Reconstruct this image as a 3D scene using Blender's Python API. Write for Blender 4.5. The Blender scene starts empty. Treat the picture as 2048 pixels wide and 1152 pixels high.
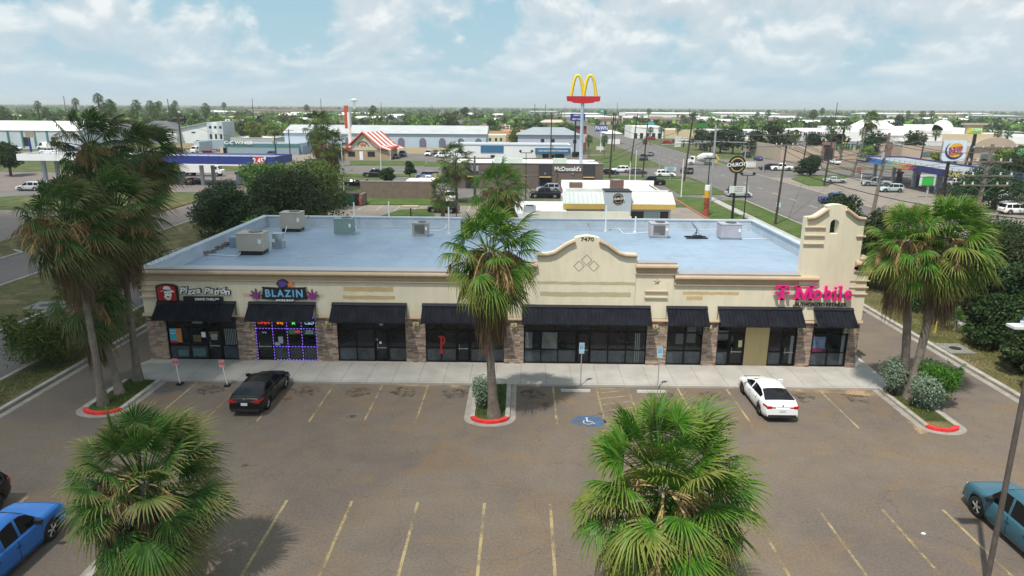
import bpy, math, random
import numpy as np
from mathutils import Vector, Matrix
R=math.radians; PI=math.pi
D=bpy.data; SC=bpy.context.scene
COL=SC.collection
random.seed(7)
# ------------------------------------------------------------------ camera model
F_=1366.8;H_=15.93;PIT=math.atan((576-213.61)/F_);YAW=R(.8177);ROL=R(.382)
def ray(px,py):
    u=px-1024;v=576-py
    u,v=u*math.cos(ROL)-v*math.sin(ROL),u*math.sin(ROL)+v*math.cos(ROL)
    a=u/F_;b=v/F_;cp,sp=math.cos(PIT),math.sin(PIT)
    fy=cp+b*sp;z=-sp+b*cp;c,s=math.cos(YAW),math.sin(YAW)
    return (a*c-fy*s,a*s+fy*c,z)
def at(px,py,z=0.):
    d=ray(px,py);t=(z-H_)/d[2];return (d[0]*t,d[1]*t)
def up(px,py,Y):
    d=ray(px,py);t=Y/d[1];return (d[0]*t,Y,H_+d[2]*t)
cam=D.cameras.new('camera');co=D.objects.new('camera',cam);COL.objects.link(co)
c,s=math.cos(YAW),math.sin(YAW);cp,sp=math.cos(PIT),math.sin(PIT)
rt=Vector((c,s,0));fw=Vector((-s*cp,c*cp,-sp));uv=rt.cross(fw)
cr,sr=math.cos(ROL),math.sin(ROL)
X=rt*cr+uv*sr;U=uv*cr-rt*sr
M=Matrix((X,U,-fw)).transposed().to_4x4();M.translation=Vector((0,0,H_))
co.matrix_world=M
cam.sensor_width=36;cam.lens=F_/2048*36;cam.clip_end=20000;cam.clip_start=.3
SC.camera=co
# ------------------------------------------------------------------ objects
def tag(o,label=None,cat=None,group=None,kind=None):
    if label:o['label']=label
    if cat:o['category']=cat
    if group:o['group']=group
    if kind:o['kind']=kind
    return o
def thing(name,label,cat,loc=(0,0,0),group=None,rotz=0):
    o=D.objects.new(name,None);COL.objects.link(o);o.location=loc;o.rotation_euler=(0,0,rotz);o.empty_display_size=.3
    return tag(o,label,cat,group)
def rootloc(p):
    while p.parent:p=p.parent
    return p.location.copy()
def link(name,me,parent=None):
    o=D.objects.new(name,me);COL.objects.link(o)
    if parent:o.parent=parent
    return o
def copy_tree(o,parent=None):
    c=o.copy();COL.objects.link(c);c.parent=parent
    for ch in [x for x in o.children]:copy_tree(ch,c)
    return c
def dup(root,loc,rotz=0,label=None,group=None,color=None,scale=None):
    r=copy_tree(root);r.location=loc;r.rotation_euler=(0,0,rotz)
    if label:r['label']=label
    if group:r['group']=group
    if scale:r.scale=(scale,)*3 if not hasattr(scale,'__len__') else scale
    if color:setcol(r,color)
    return r
def setcol(r,color):
    for ch in r.children:ch.color=(*color,1)
    r.color=(*color,1)
class MB:
    def __init__(s):s.v=[];s.f=[];s.m=[];s.sm=[]
    def add(s,vs,fs,mi=0,sm=False):
        b=len(s.v);s.v.extend(vs)
        for f in fs:s.f.append([b+i for i in f]);s.m.append(mi);s.sm.append(sm)
        return s
    def box(s,x0,y0,z0,x1,y1,z1,mi=0):
        if x0>x1:x0,x1=x1,x0
        if y0>y1:y0,y1=y1,y0
        if z0>z1:z0,z1=z1,z0
        v=[(x0,y0,z0),(x1,y0,z0),(x1,y1,z0),(x0,y1,z0),(x0,y0,z1),(x1,y0,z1),(x1,y1,z1),(x0,y1,z1)]
        return s.add(v,[(0,3,2,1),(4,5,6,7),(0,1,5,4),(1,2,6,5),(2,3,7,6),(3,0,4,7)],mi)
    def rbox(s,c,sz,rz=0,mi=0,rx=0,ry=0):
        m=Matrix.Rotation(rz,3,'Z')@Matrix.Rotation(ry,3,'Y')@Matrix.Rotation(rx,3,'X')
        a,b,d=sz[0]/2,sz[1]/2,sz[2]/2;c=Vector(c)
        v=[tuple(c+m@Vector(p)) for p in [(-a,-b,-d),(a,-b,-d),(a,b,-d),(-a,b,-d),(-a,-b,d),(a,-b,d),(a,b,d),(-a,b,d)]]
        return s.add(v,[(0,3,2,1),(4,5,6,7),(0,1,5,4),(1,2,6,5),(2,3,7,6),(3,0,4,7)],mi)
    def tube(s,pts,rad,n=8,mi=0,cap=True,sm=True):
        pts=[Vector(p) for p in pts];L=len(pts)
        if not hasattr(rad,'__len__'):rad=[rad]*L
        V=[];Fc=[];prev=None
        for i,p in enumerate(pts):
            t=(pts[min(i+1,L-1)]-pts[max(i-1,0)]).normalized()
            if prev is None:
                a=Vector((0,0,1)) if abs(t.z)<.9 else Vector((1,0,0));u=t.cross(a).normalized()
            else:u=(prev-t*prev.dot(t)).normalized()
            prev=u;w=t.cross(u)
            for k in range(n):
                an=2*PI*k/n;V.append(tuple(p+(u*math.cos(an)+w*math.sin(an))*rad[i]))
        for i in range(L-1):
            for k in range(n):Fc.append((i*n+k,i*n+(k+1)%n,(i+1)*n+(k+1)%n,(i+1)*n+k))
        s.add(V,Fc,mi,sm)
        if cap:
            s.add(V[:n],[tuple(range(n))[::-1]],mi);s.add(V[-n:],[tuple(range(n))],mi)
        return s
    def cyl(s,x,y,z0,z1,r0,r1=None,n=12,mi=0):
        return s.tube([(x,y,z0),(x,y,z1)],[r0,r0 if r1 is None else r1],n,mi)
    def ext(s,poly,ax,a,b,mi=0,sm=False):
        """extrude a 2D polygon: ax 'x' -> poly in (y,z); 'y' -> (x,z); 'z' -> (x,y)"""
        n=len(poly)
        def P(p,t):return (t,p[0],p[1]) if ax=='x' else (p[0],t,p[1]) if ax=='y' else (p[0],p[1],t)
        v=[P(p,a) for p in poly]+[P(p,b) for p in poly]
        s.add(v,[(i,(i+1)%n,n+(i+1)%n,n+i) for i in range(n)],mi,sm)
        s.add(v,[tuple(range(n))[::-1],tuple(range(n,2*n))],mi)
        return s
    def sheet(s,poly,z,mi=0):
        return s.add([(p[0],p[1],z) for p in poly],[tuple(range(len(poly)))],mi)
    def build(s,name,mats,parent=None,origin=None):
        if not isinstance(mats,(list,tuple)):mats=[mats]
        me=D.meshes.new(name);off=rootloc(parent) if parent else Vector(origin or (0,0,0))
        v=[(a-off.x,b-off.y,c-off.z) for a,b,c in s.v]
        me.from_pydata(v,[],s.f)
        for m in mats:me.materials.append(m)
        me.polygons.foreach_set('material_index',s.m);me.polygons.foreach_set('use_smooth',s.sm)
        import bmesh
        bm=bmesh.new();bm.from_mesh(me);bmesh.ops.recalc_face_normals(bm,faces=bm.faces);bm.to_mesh(me);bm.free()
        me.update()
        o=link(name,me,parent)
        if origin is not None and not parent:o.location=off
        return o
def npmesh(name,V,k,mat,parent=None,attr=None,smooth=False,origin=None):
    """V (N,3) vertices, faces are consecutive groups of k"""
    n=len(V)//k;me=D.meshes.new(name);V=V.astype(np.float32)
    if origin is not None:V=V-np.array(origin,dtype=np.float32)
    elif parent:V=V-np.array(rootloc(parent),dtype=np.float32)
    me.vertices.add(n*k);me.vertices.foreach_set('co',V.ravel())
    me.loops.add(n*k);me.loops.foreach_set('vertex_index',np.arange(n*k,dtype=np.int32))
    me.polygons.add(n);me.polygons.foreach_set('loop_start',np.arange(0,n*k,k,dtype=np.int32))
    try:me.polygons.foreach_set('loop_total',np.full(n,k,dtype=np.int32))
    except Exception:pass
    if smooth:me.polygons.foreach_set('use_smooth',np.ones(n,dtype=bool))
    me.materials.append(mat);me.update();me.validate()
    if attr is not None:
        a=me.attributes.new('tip','FLOAT','POINT');a.data.foreach_set('value',attr.astype(np.float32))
    o=link(name,me,parent)
    if origin is not None and not parent:o.location=origin
    return o
# ------------------------------------------------------------------ materials
MT={}
def nt(name):
    m=D.materials.new(name);m.use_nodes=True;t=m.node_tree;t.nodes.clear()
    o=t.nodes.new('ShaderNodeOutputMaterial');b=t.nodes.new('ShaderNodeBsdfPrincipled');t.links.new(b.outputs[0],o.inputs[0])
    return m,t,b,o
def N(t,ty,**k):
    n=t.nodes.new(ty)
    for a,v in k.items():
        if a in('inp',):
            for i,x in v.items():n.inputs[i].default_value=x
        else:setattr(n,a,v)
    return n
def noise(t,vec,scale,detail=4,rough=.55,dist=0):
    n=N(t,'ShaderNodeTexNoise',inp={'Scale':scale,'Detail':detail,'Roughness':rough,'Distortion':dist});t.links.new(vec,n.inputs['Vector']);return n.outputs['Fac']
def ramp(t,fac,stops):
    r=t.nodes.new('ShaderNodeValToRGB');t.links.new(fac,r.inputs[0]);e=r.color_ramp.elements
    while len(e)<len(stops):e.new(.5)
    for i,(p,c) in enumerate(stops):
        e[i].position=p;e[i].color=(c,c,c,1) if not hasattr(c,'__len__') else (*c,1)
    return r.outputs[0]
def mix(t,f,a,b,mode='MIX'):
    n=t.nodes.new('ShaderNodeMix');n.data_type='RGBA';n.blend_type=mode
    for i,x in ((0,f),(6,a),(7,b)):
        if hasattr(x,'links') or hasattr(x,'is_linked'):t.links.new(x,n.inputs[i])
        elif i==0:n.inputs[0].default_value=x
        else:n.inputs[i].default_value=(*x,1) if hasattr(x,'__len__') else (x,x,x,1)
    return n.outputs[2]
def math_(t,op,a,b=None,c=None):
    n=t.nodes.new('ShaderNodeMath');n.operation=op
    for i,x in enumerate((a,b,c)):
        if x is None:continue
        if hasattr(x,'is_linked'):t.links.new(x,n.inputs[i])
        else:n.inputs[i].default_value=x
    return n.outputs[0]
def bump(t,b,h,strength=.3,dist=.02):
    n=N(t,'ShaderNodeBump',inp={'Strength':strength,'Distance':dist});t.links.new(h,n.inputs['Height']);t.links.new(n.outputs[0],b.inputs['Normal'])
def mat(name,col,rough=.75,var=.18,scale=1.2,fine=18,metal=0,bmp=0,coat=0,emit=0,spec=None):
    if name in MT:return MT[name]
    m,t,b,o=nt(name);g=t.nodes.new('ShaderNodeNewGeometry').outputs['Position']
    if var:
        n1=noise(t,g,scale,5);n2=noise(t,g,fine,3)
        f=math_(t,'ADD',math_(t,'MULTIPLY',n1,.7),math_(t,'MULTIPLY',n2,.3))
        cc=ramp(t,f,[(.3,tuple(x*(1-var) for x in col)),(.5,col),(.7,tuple(min(1,x*(1+var)) for x in col))])
        t.links.new(cc,b.inputs['Base Color'])
        rr=ramp(t,n1,[(.3,max(0,rough-.08)),(.7,min(1,rough+.08))]);t.links.new(rr,b.inputs['Roughness'])
        if bmp:bump(t,b,n2,bmp,.02)
    else:
        b.inputs['Base Color'].default_value=(*col,1);b.inputs['Roughness'].default_value=rough
    b.inputs['Metallic'].default_value=metal
    if spec is not None:b.inputs['Specular IOR Level'].default_value=spec
    if coat:b.inputs['Coat Weight'].default_value=coat;b.inputs['Coat Roughness'].default_value=.03
    if emit:b.inputs['Emission Color'].default_value=(*col,1);b.inputs['Emission Strength'].default_value=emit
    MT[name]=m;return m
def asphalt(name,c0,c1,stain=.5):
    m,t,b,o=nt(name);g=t.nodes.new('ShaderNodeNewGeometry').outputs['Position']
    big=noise(t,g,.16,6,.6,.6);mid=noise(t,g,.9,5,.6);gr=noise(t,g,9,3,.7);gr2=noise(t,g,34,2,.8)
    a=mix(t,ramp(t,big,[(.36,0),(.62,1)]),c0,c1)
    brown=tuple(x*y for x,y in zip(c1,(1.15,.95,.68)))
    a=mix(t,math_(t,'MULTIPLY',ramp(t,noise(t,g,.33,6,.65,1.2),[(.48,0),(.66,1)]),stain),a,brown)
    a=mix(t,.35,a,ramp(t,mid,[(.3,.82),(.7,1.12)]),'MULTIPLY')
    a=mix(t,.4,a,ramp(t,gr,[(.32,.6),(.5,1),(.68,1.35)]),'MULTIPLY')
    a=mix(t,.6,a,ramp(t,gr2,[(.3,.5),(.5,1),(.7,1.55)]),'MULTIPLY')
    st=math_(t,'MULTIPLY',ramp(t,noise(t,g,.55,4,.6),[(.66,0),(.78,1)]),ramp(t,gr,[(.35,1),(.75,.4)]))
    a=mix(t,math_(t,'MULTIPLY',st,.18),a,(.03,.028,.026))
    # fine cracks
    vo=N(t,'ShaderNodeTexVoronoi',feature='DISTANCE_TO_EDGE',inp={'Scale':.22});dv=t.nodes.new('ShaderNodeVectorMath');dv.operation='ADD'
    nz=N(t,'ShaderNodeTexNoise',inp={'Scale':1.4,'Detail':5});t.links.new(g,nz.inputs['Vector']);t.links.new(g,dv.inputs[0]);t.links.new(nz.outputs['Color'],dv.inputs[1]);t.links.new(dv.outputs[0],vo.inputs['Vector'])
    cr=ramp(t,vo.outputs['Distance'],[(.0,1),(.004,0)])
    a=mix(t,math_(t,'MULTIPLY',cr,.35),a,(.02,.02,.02))
    t.links.new(a,b.inputs['Base Color']);b.inputs['Roughness'].default_value=.92;b.inputs['Specular IOR Level'].default_value=.25
    bump(t,b,gr2,.5,.01);MT[name]=m;return m
def grassmat(name,c0,c1,dirt=(.16,.12,.07),dr=.5):
    m,t,b,o=nt(name);g=t.nodes.new('ShaderNodeNewGeometry').outputs['Position']
    a=mix(t,ramp(t,noise(t,g,.5,6,.7),[(.35,0),(.65,1)]),c0,c1)
    a=mix(t,math_(t,'MULTIPLY',ramp(t,noise(t,g,.23,6,.7,1),[(.5,0),(.66,1)]),dr),a,dirt)
    a=mix(t,.8,a,ramp(t,noise(t,g,7,4,.8),[(.3,.45),(.7,1.5)]),'MULTIPLY')
    t.links.new(a,b.inputs['Base Color']);b.inputs['Roughness'].default_value=.95;b.inputs['Specular IOR Level'].default_value=.15
    bump(t,b,noise(t,g,14,4,.8),.8,.06);MT[name]=m;return m
def leafmat(name,dark,light,tip=None,trans=.25,rough=.5,objvar=0):
    m,t,b,o=nt(name);g=t.nodes.new('ShaderNodeNewGeometry');pos=g.outputs['Position'];isl=g.outputs['Random Per Island']
    f=math_(t,'ADD',math_(t,'MULTIPLY',isl,.6),math_(t,'MULTIPLY',noise(t,pos,.8,3),.4))
    a=mix(t,ramp(t,f,[(.2,0),(.8,1)]),dark,light)
    if tip:
        at_=N(t,'ShaderNodeAttribute',attribute_name='tip')
        a=mix(t,ramp(t,at_.outputs['Fac'],[(.6,0),(1.0,.8)]),a,tip)
    if objvar:
        oi=t.nodes.new('ShaderNodeObjectInfo').outputs['Random']
        hs=N(t,'ShaderNodeHueSaturation');t.links.new(a,hs.inputs['Color'])
        t.links.new(math_(t,'MULTIPLY_ADD',oi,.07,.465),hs.inputs['Hue']);t.links.new(math_(t,'MULTIPLY_ADD',oi,objvar,1-objvar/2),hs.inputs['Value']);a=hs.outputs[0]
    t.links.new(a,b.inputs['Base Color']);b.inputs['Roughness'].default_value=rough;b.inputs['Specular IOR Level'].default_value=.22
    tr=t.nodes.new('ShaderNodeBsdfTranslucent');t.links.new(a,tr.inputs[0]);ms=t.nodes.new('ShaderNodeMixShader');ms.inputs[0].default_value=trans
    t.links.new(b.outputs[0],ms.inputs[1]);t.links.new(tr.outputs[0],ms.inputs[2]);t.links.new(ms.outputs[0],o.inputs[0])
    MT[name]=m;return m
ASP=asphalt('weathered_asphalt',(.122,.101,.088),(.158,.130,.104),.6)
ROAD=asphalt('road_asphalt',(.125,.118,.118),(.155,.145,.14),.15)
ROADP=asphalt('side_lane_asphalt',(.15,.13,.125),(.18,.155,.145),.25)
LOTC=asphalt('pale_lot_paving',(.2,.18,.165),(.25,.22,.19),.3)
GRASS=grassmat('dry_green_turf',(.075,.078,.028),(.15,.13,.055),(.24,.185,.105),1.0)
GRASSG=grassmat('fresh_green_turf',(.045,.085,.02),(.085,.135,.032),(.14,.13,.06),.6)
LANDM=grassmat('scrub_land',(.05,.075,.025),(.10,.12,.045),(.2,.17,.11),.6)
CONC=mat('pale_concrete',(.36,.345,.32),.85,.2,.7,14,bmp=.15)
KERB=mat('kerb_concrete',(.34,.315,.28),.9,.35,1.5,9,bmp=.2)
REDK=mat('red_kerb_paint',(.62,.03,.03),.6,.3,3,12)
WHITEP=mat('white_paint',(.78,.78,.77),.5,.06,1.5)
WHITER=mat('white_roofing',(.8,.8,.79),.6,.1,.6)
BLACKM=mat('black_metal',(.015,.015,.018),.35,.2,2)
GALV=mat('galvanised_steel',(.42,.45,.48),.4,.12,2,metal=.5)
GREYM=mat('grey_painted_steel',(.35,.39,.43),.45,.1,1)
WOODP=mat('dark_utility_pole_wood',(.045,.034,.026),.9,.3,3)
WOODG=mat('grey_weathered_pole_wood',(.16,.14,.12),.9,.3,3)
BARK=mat('tree_bark',(.09,.07,.05),.95,.4,4,bmp=.5)
TYRE=mat('tyre_rubber',(.012,.012,.012),.8,.2,4)
RIM=mat('alloy_rim',(.55,.56,.58),.25,0,metal=.9)
RIMD=mat('dark_alloy_rim',(.08,.08,.085),.3,0,metal=.8)
CHROME=mat('chrome_trim',(.6,.6,.62),.15,0,metal=1)
GLASS=mat('dark_car_glass',(.004,.005,.008),.04,0,spec=.35)
UNDER=mat('black_plastic',(.012,.012,.013),.6,.1,3)
REDL=mat('red_tail_lens',(.42,.012,.015),.15,0)
CLEAR=mat('clear_lamp_lens',(.6,.62,.65),.08,0)
AMBER=mat('amber_lens',(.7,.25,.02),.2,0)
PLATE=mat('licence_plate_white',(.62,.66,.72),.5,0)
LEAF=leafmat('oak_leaf',(.010,.026,.008),(.038,.078,.016),trans=.18,objvar=.35)
LEAFL=leafmat('light_tree_leaf',(.08,.14,.02),(.21,.30,.05),trans=.25,objvar=.5)
LEAFM=leafmat('mid_tree_leaf',(.045,.09,.018),(.12,.19,.035),trans=.22,objvar=.55)
SAGE=leafmat('sage_leaf',(.12,.18,.12),(.24,.31,.22),trans=.15)
PALMG=leafmat('palm_frond_green',(.018,.085,.010),(.11,.26,.022),(.24,.25,.06),.28,.45)
PALMD=leafmat('palm_frond_deep_green',(.012,.055,.010),(.075,.175,.025),(.21,.20,.07),.25,.45)
PALMW=leafmat('palm_frond_wind_burnt',(.012,.05,.008),(.07,.14,.025),(.17,.15,.06),.25,.5)
DEADF=leafmat('dead_palm_frond',(.075,.05,.03),(.25,.175,.10),trans=.15,rough=.8)
STALK=leafmat('palm_flower_stalk',(.24,.16,.07),(.46,.33,.15),trans=.1,rough=.8)
def trunkmat():
    m,t,b,o=nt('palm_trunk_bark');g=t.nodes.new('ShaderNodeNewGeometry').outputs['Position']
    w=N(t,'ShaderNodeTexWave',bands_direction='Z',inp={'Scale':3.3,'Distortion':7,'Detail':4,'Detail Scale':2});t.links.new(g,w.inputs['Vector'])
    a=mix(t,ramp(t,noise(t,g,2.2,6,.7),[(.3,0),(.7,1)]),(.10,.082,.066),(.215,.185,.155))
    a=mix(t,.28,a,ramp(t,w.outputs['Fac'],[(.1,.55),(.6,1.15)]),'MULTIPLY')
    t.links.new(a,b.inputs['Base Color']);b.inputs['Roughness'].default_value=.95
    bump(t,b,w.outputs['Fac'],.4,.03);MT['palm_trunk_bark']=m;return m
TRUNK=trunkmat()
BRG=leafmat('vivid_shrub_leaf',(.03,.11,.012),(.10,.25,.028),trans=.25)
def paintmat():
    m,t,b,o=nt('car_paint');oi=t.nodes.new('ShaderNodeObjectInfo');t.links.new(oi.outputs['Color'],b.inputs['Base Color'])
    b.inputs['Roughness'].default_value=.3;b.inputs['Coat Weight'].default_value=.35;b.inputs['Coat Roughness'].default_value=.03;b.inputs['Specular IOR Level'].default_value=.15
    return m
PAINT=paintmat()
# ------------------------------------------------------------------ text
def text(s,size,m,parent,name,loc,ext=.02,bold=0,shear=0,rz=0,sx=1,align='CENTER',tilt=0,flat=False,origin=None):
    cu=D.curves.new(name,'FONT');cu.body=s;cu.size=size;cu.extrude=ext;cu.offset=bold;cu.shear=shear;cu.align_x=align;cu.align_y='CENTER';cu.resolution_u=3
    o=D.objects.new(name,cu);COL.objects.link(o);dg=bpy.context.evaluated_depsgraph_get();me=D.meshes.new_from_object(o.evaluated_get(dg))
    D.objects.remove(o);D.curves.remove(cu)
    mx=Matrix.Translation(Vector(loc))@Matrix.Rotation(rz,4,'Z')@(Matrix.Identity(4) if flat else Matrix.Rotation(PI/2,4,'X'))@Matrix.Rotation(tilt,4,'Z')@Matrix.Diagonal((sx,1,1,1))
    if parent:mx=Matrix.Translation(-rootloc(parent))@mx
    if not parent:mx=Matrix.Translation(-Vector(loc))@mx
    me.transform(mx);me.materials.clear();me.materials.append(m);me.name=name
    o=link(name,me,parent)
    if not parent:o.location=loc
    return o
SKYS=.10;SUNS=5.0;EXPO=0.0;HAZE=.0002
# ------------------------------------------------------------------ palms
def fan(V,T,base,az,el,pet,Rf,rng,nb=24,spread=2.2,droop=.5,wind=(0,0),seg=5,wb=1.0,pr=.018,old=0):
    """one fan frond: a thin petiole plus folded blades, quads appended to V, tip values to T"""
    b=np.array(base);h=np.array([math.cos(az),math.sin(az),0.]);zz=np.array([0,0,1.])
    d=h*math.cos(el)+zz*math.sin(el);side=np.array([-math.sin(az),math.cos(az),0.])
    n=4;pts=[b];cur=b.copy();dd=d.copy()
    for i in range(n):
        dd=dd-zz*(.05+.06*old)*pet/1.2+np.array([wind[0],wind[1],0])*.05;dd/=np.linalg.norm(dd);cur=cur+dd*pet/n;pts.append(cur.copy())
    nrm=np.cross(side,dd);nrm/=np.linalg.norm(nrm)
    side=np.cross(dd,nrm)
    if nrm[2]<0:nrm=-nrm
    for i in range(n):
        a,c=pts[i],pts[i+1];w=pr*(1.6-.8*i/n)
        V+=[a-side*w,a+side*w,c+side*w*.9,c-side*w*.9];T+=[0]*4
        V+=[a-nrm*w,a+nrm*w,c+nrm*w*.9,c-nrm*w*.9];T+=[0]*4
    hub=pts[-1];tilt=rng.uniform(-.6,.6)
    cs,sn=math.cos(tilt),math.sin(tilt);side,nrm=side*cs+nrm*sn,nrm*cs-side*sn
    W=np.array([wind[0],wind[1],0.])
    phs=np.linspace(-spread,spread,nb)+rng.uniform(-.03,.03,nb)
    for k,ph in enumerate(phs):
        L=Rf*(.72+.28*math.cos(ph*.75))*rng.uniform(.88,1.06)
        bd=dd*math.cos(ph)+side*math.sin(ph)-nrm*.0
        fold=.28*abs(ph)/spread
        pn=np.cross(bd,nrm);pn/=np.linalg.norm(pn)
        dr=droop*rng.uniform(.7,1.35);w0=2*spread/nb
        q=[]
        rs=np.linspace(.03,1,seg+1)
        tw=rng.uniform(-.5,.5)
        for r in rs:
            p=hub+bd*(r*L)+nrm*(.12*L*math.sin(r*2.4)-fold*L*r)-zz*(dr*L*r**2.9)+W*(.35*L*r**2.2)
            w=(w0*r*L*.5*.95 if r<.48 else w0*.48*L*.5*.95*(1-((r-.48)/.52)**1.4)+.004)*wb
            e=(pn*math.cos(tw*r)+nrm*math.sin(tw*r))*w
            q.append((p-e,p-nrm*w*.55,p+e,r))
        for i in range(seg):
            a,c=q[i],q[i+1]
            V+=[a[0],a[1],c[1],c[0],a[1],a[2],c[2],c[1]]
            T+=[a[3],a[3],c[3],c[3]]*2
def palm(name,label,loc,top,crownR,nl,seed,leafm,skirt=2.0,trunk_r=.26,wind=(0,0),nb=24,seg=4,stalks=0,group=None,eltop=80,elbot=-55,skirtn=None,cluster=0,curve=0,pet=None,droop=.5):
    rng=np.random.default_rng(seed)
    t=thing(name,label,'palm tree',loc,group)
    B=Vector(loc);Tt=Vector(top)
    mb=MB();n=16;pts=[];rad=[]
    for i in range(n+1):
        u=i/n;p=B.lerp(Tt,u);bow=math.sin(u*PI)*curve
        p=Vector((B.x+(Tt.x-B.x)*u**(1.0)+bow,p.y,p.z))
        pts.append(p);rad.append(trunk_r*.80*(1.0+.8*math.exp(-u*12)-.18*u)*(1+.03*math.sin(i*2.4)))
    mb.tube(pts,rad,14);mb.build('trunk',TRUNK,t)
    if pet is None:pet=crownR*.5
    Rf=crownR*.42
    V=[];T=[]
    for i in range(nl):
        u=(i+.5)/nl;el=R(eltop+(elbot-eltop)*u)+rng.uniform(-.22,.22);az=i*2.39996+rng.uniform(-.25,.25)
        h=Tt.z-.9*u*crownR*.35+.25*crownR*.3
        b=(Tt.x+math.cos(az)*trunk_r*.6,Tt.y+math.sin(az)*trunk_r*.6,h)
        k=rng.uniform(.78,1.15)
        t0=len(T);fan(V,T,b,az,el,pet*rng.uniform(.8,1.2),Rf*k,rng,nb,rng.uniform(1.5,2.2),droop*rng.uniform(.5,1.3)*(.45+.5*u),wind,seg,old=u)
        off=max(0,rng.normal(.0,.22))+(.28*rng.uniform() if u>.7 else 0)
        T[t0:]=[min(1,v+off) for v in T[t0:]]
    npmesh('crown',np.array(V),4,leafm,t,np.array(T))
    ns=skirtn if skirtn is not None else int(skirt*16)
    if ns:
        V=[];T=[]
        for i in range(ns):
            u=rng.uniform(0,1);az=rng.uniform(0,2*PI);b=(Tt.x+math.cos(az)*trunk_r*.7,Tt.y+math.sin(az)*trunk_r*.7,Tt.z-.1-u*skirt*.62)
            fan(V,T,b,az,R(rng.uniform(-60,-15)) if u<.25 else R(rng.uniform(-86,-64)),pet*.5*rng.uniform(.6,1.2),Rf*.85*rng.uniform(.6,1),rng,max(10,nb//2),.8,1.8,(wind[0]*.4,wind[1]*.4),seg,1.1,old=1)
        npmesh('dead_frond_skirt',np.array(V),4,DEADF,t)
    if stalks:
        V=[]
        for i in range(stalks):
            az=rng.uniform(0,2*PI);h=np.array([math.cos(az),math.sin(az),0.]);p=np.array([Tt.x,Tt.y,Tt.z-.1]);dd=h*.8+np.array([0,0,.5])+np.array([wind[0],wind[1],0])*.5
            L=crownR*rng.uniform(.6,1.0);pp=[p.copy()]
            for k in range(9):
                dd=dd-np.array([0,0,.22]);dd/=np.linalg.norm(dd);p=p+dd*L/9;pp.append(p.copy())
            for k in range(9):
                a,c=pp[k],pp[k+1];s_=np.array([-h[1],h[0],0])*.038;V+=[a-s_,a+s_,c+s_*.8,c-s_*.8]
                if k>2:
                    for j in range(16):
                        q0=a+(c-a)*rng.uniform();vd=rng.normal(0,.35,3);vd[2]-=.55;vd/=np.linalg.norm(vd);ll=rng.uniform(.2,.55);q1=q0+vd*ll*.5;q2=q1+(vd+np.array([0,0,-.6]))*ll*.5;e=np.cross(vd,[.3,.5,.8]);e=e/np.linalg.norm(e)*.014
                        V+=[q0-e,q0+e,q1+e,q1-e,q1-e,q1+e,q2+e,q2-e]
        npmesh('flower_stalks',np.array(V),4,STALK,t)
    return t
# ------------------------------------------------------------------ leafy trees and shrubs
def leafcloud(lobes,n,size,rng,flat=.5,shell=.45):
    """lobes: list of (cx,cy,cz,rx,ry,rz); n leaf faces shared by volume; returns (4n,3)"""
    lo=np.array(lobes,float);w=(lo[:,3]*lo[:,4]*lo[:,5])**.67;w/=w.sum()
    idx=rng.choice(len(lo),n,p=w);c=lo[idx]
    d=rng.normal(size=(n,3));d/=np.linalg.norm(d,axis=1)[:,None]
    r=rng.uniform(shell,1.03,n)**.7
    lump=1+.16*np.sin(d[:,0]*6+idx)*np.sin(d[:,1]*5+idx*2)+.12*np.sin(d[:,2]*9+idx)
    p=c[:,:3]+d*c[:,3:6]*(r*lump)[:,None]
    nrm=d*.6+rng.normal(size=(n,3))*.6;nrm[:,2]+=.35;nrm/=np.linalg.norm(nrm,axis=1)[:,None]
    a=rng.normal(size=(n,3));u=np.cross(nrm,a);u/=np.linalg.norm(u,axis=1)[:,None];v=np.cross(nrm,u)
    s=size*rng.uniform(.6,1.35,n)[:,None];v*=s*flat;u*=s
    return np.stack([p-u,p-v*.9,p+u,p+v],axis=1).reshape(-1,3)
def lobes_tree(h,w,rng,k=14,zb=.3):
    L=[]
    for i in range(k):
        a=rng.uniform(0,2*PI);r=(w/2)*rng.uniform(.15,.72);z=h*(zb+(.92-zb)*rng.uniform(.15,1)**.8)
        f=1-max(0,(z/h-.6))*1.2
        s=w*rng.uniform(.11,.21)
        L.append((math.cos(a)*r*f,math.sin(a)*r*f,z-s*.5,s*1.15,s*1.15,s*.85))
    L.append((0,0,h*.62,w*.3,w*.3,h*.26))
    return L
def tree(name,label,loc,h,w,seed,leafm,n=3500,size=.22,group=None,k=14,zb=.3,cat='tree',limbs=5,trunk=True,lobes=None,shell=.45):
    rng=np.random.default_rng(seed);t=thing(name,label,cat,loc,group);x,y,z=loc
    L=lobes or lobes_tree(h,w,rng,k,zb)
    V=leafcloud(L,n,size,rng,shell=shell)+np.array([x,y,z]);npmesh('crown',V,4,leafm,t)
    if trunk:
        mb=MB();tr=max(.06,w*.028);mb.tube([(x,y,z-.1),(x+.05*w*.1,y,z+h*.25),(x,y,z+h*.55)],[tr*1.3,tr,tr*.5],8)
        for i in range(limbs):
            l=L[i%len(L)];z0=h*(.16+.06*i)
            mb.tube([(x,y,z+z0),(x+l[0]*.45,y+l[1]*.45,z+(z0+l[2])*.5),(x+l[0],y+l[1],z+l[2])],[tr*.6,tr*.4,tr*.12],6)
        mb.build('trunk',BARK,t)
    return t
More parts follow.
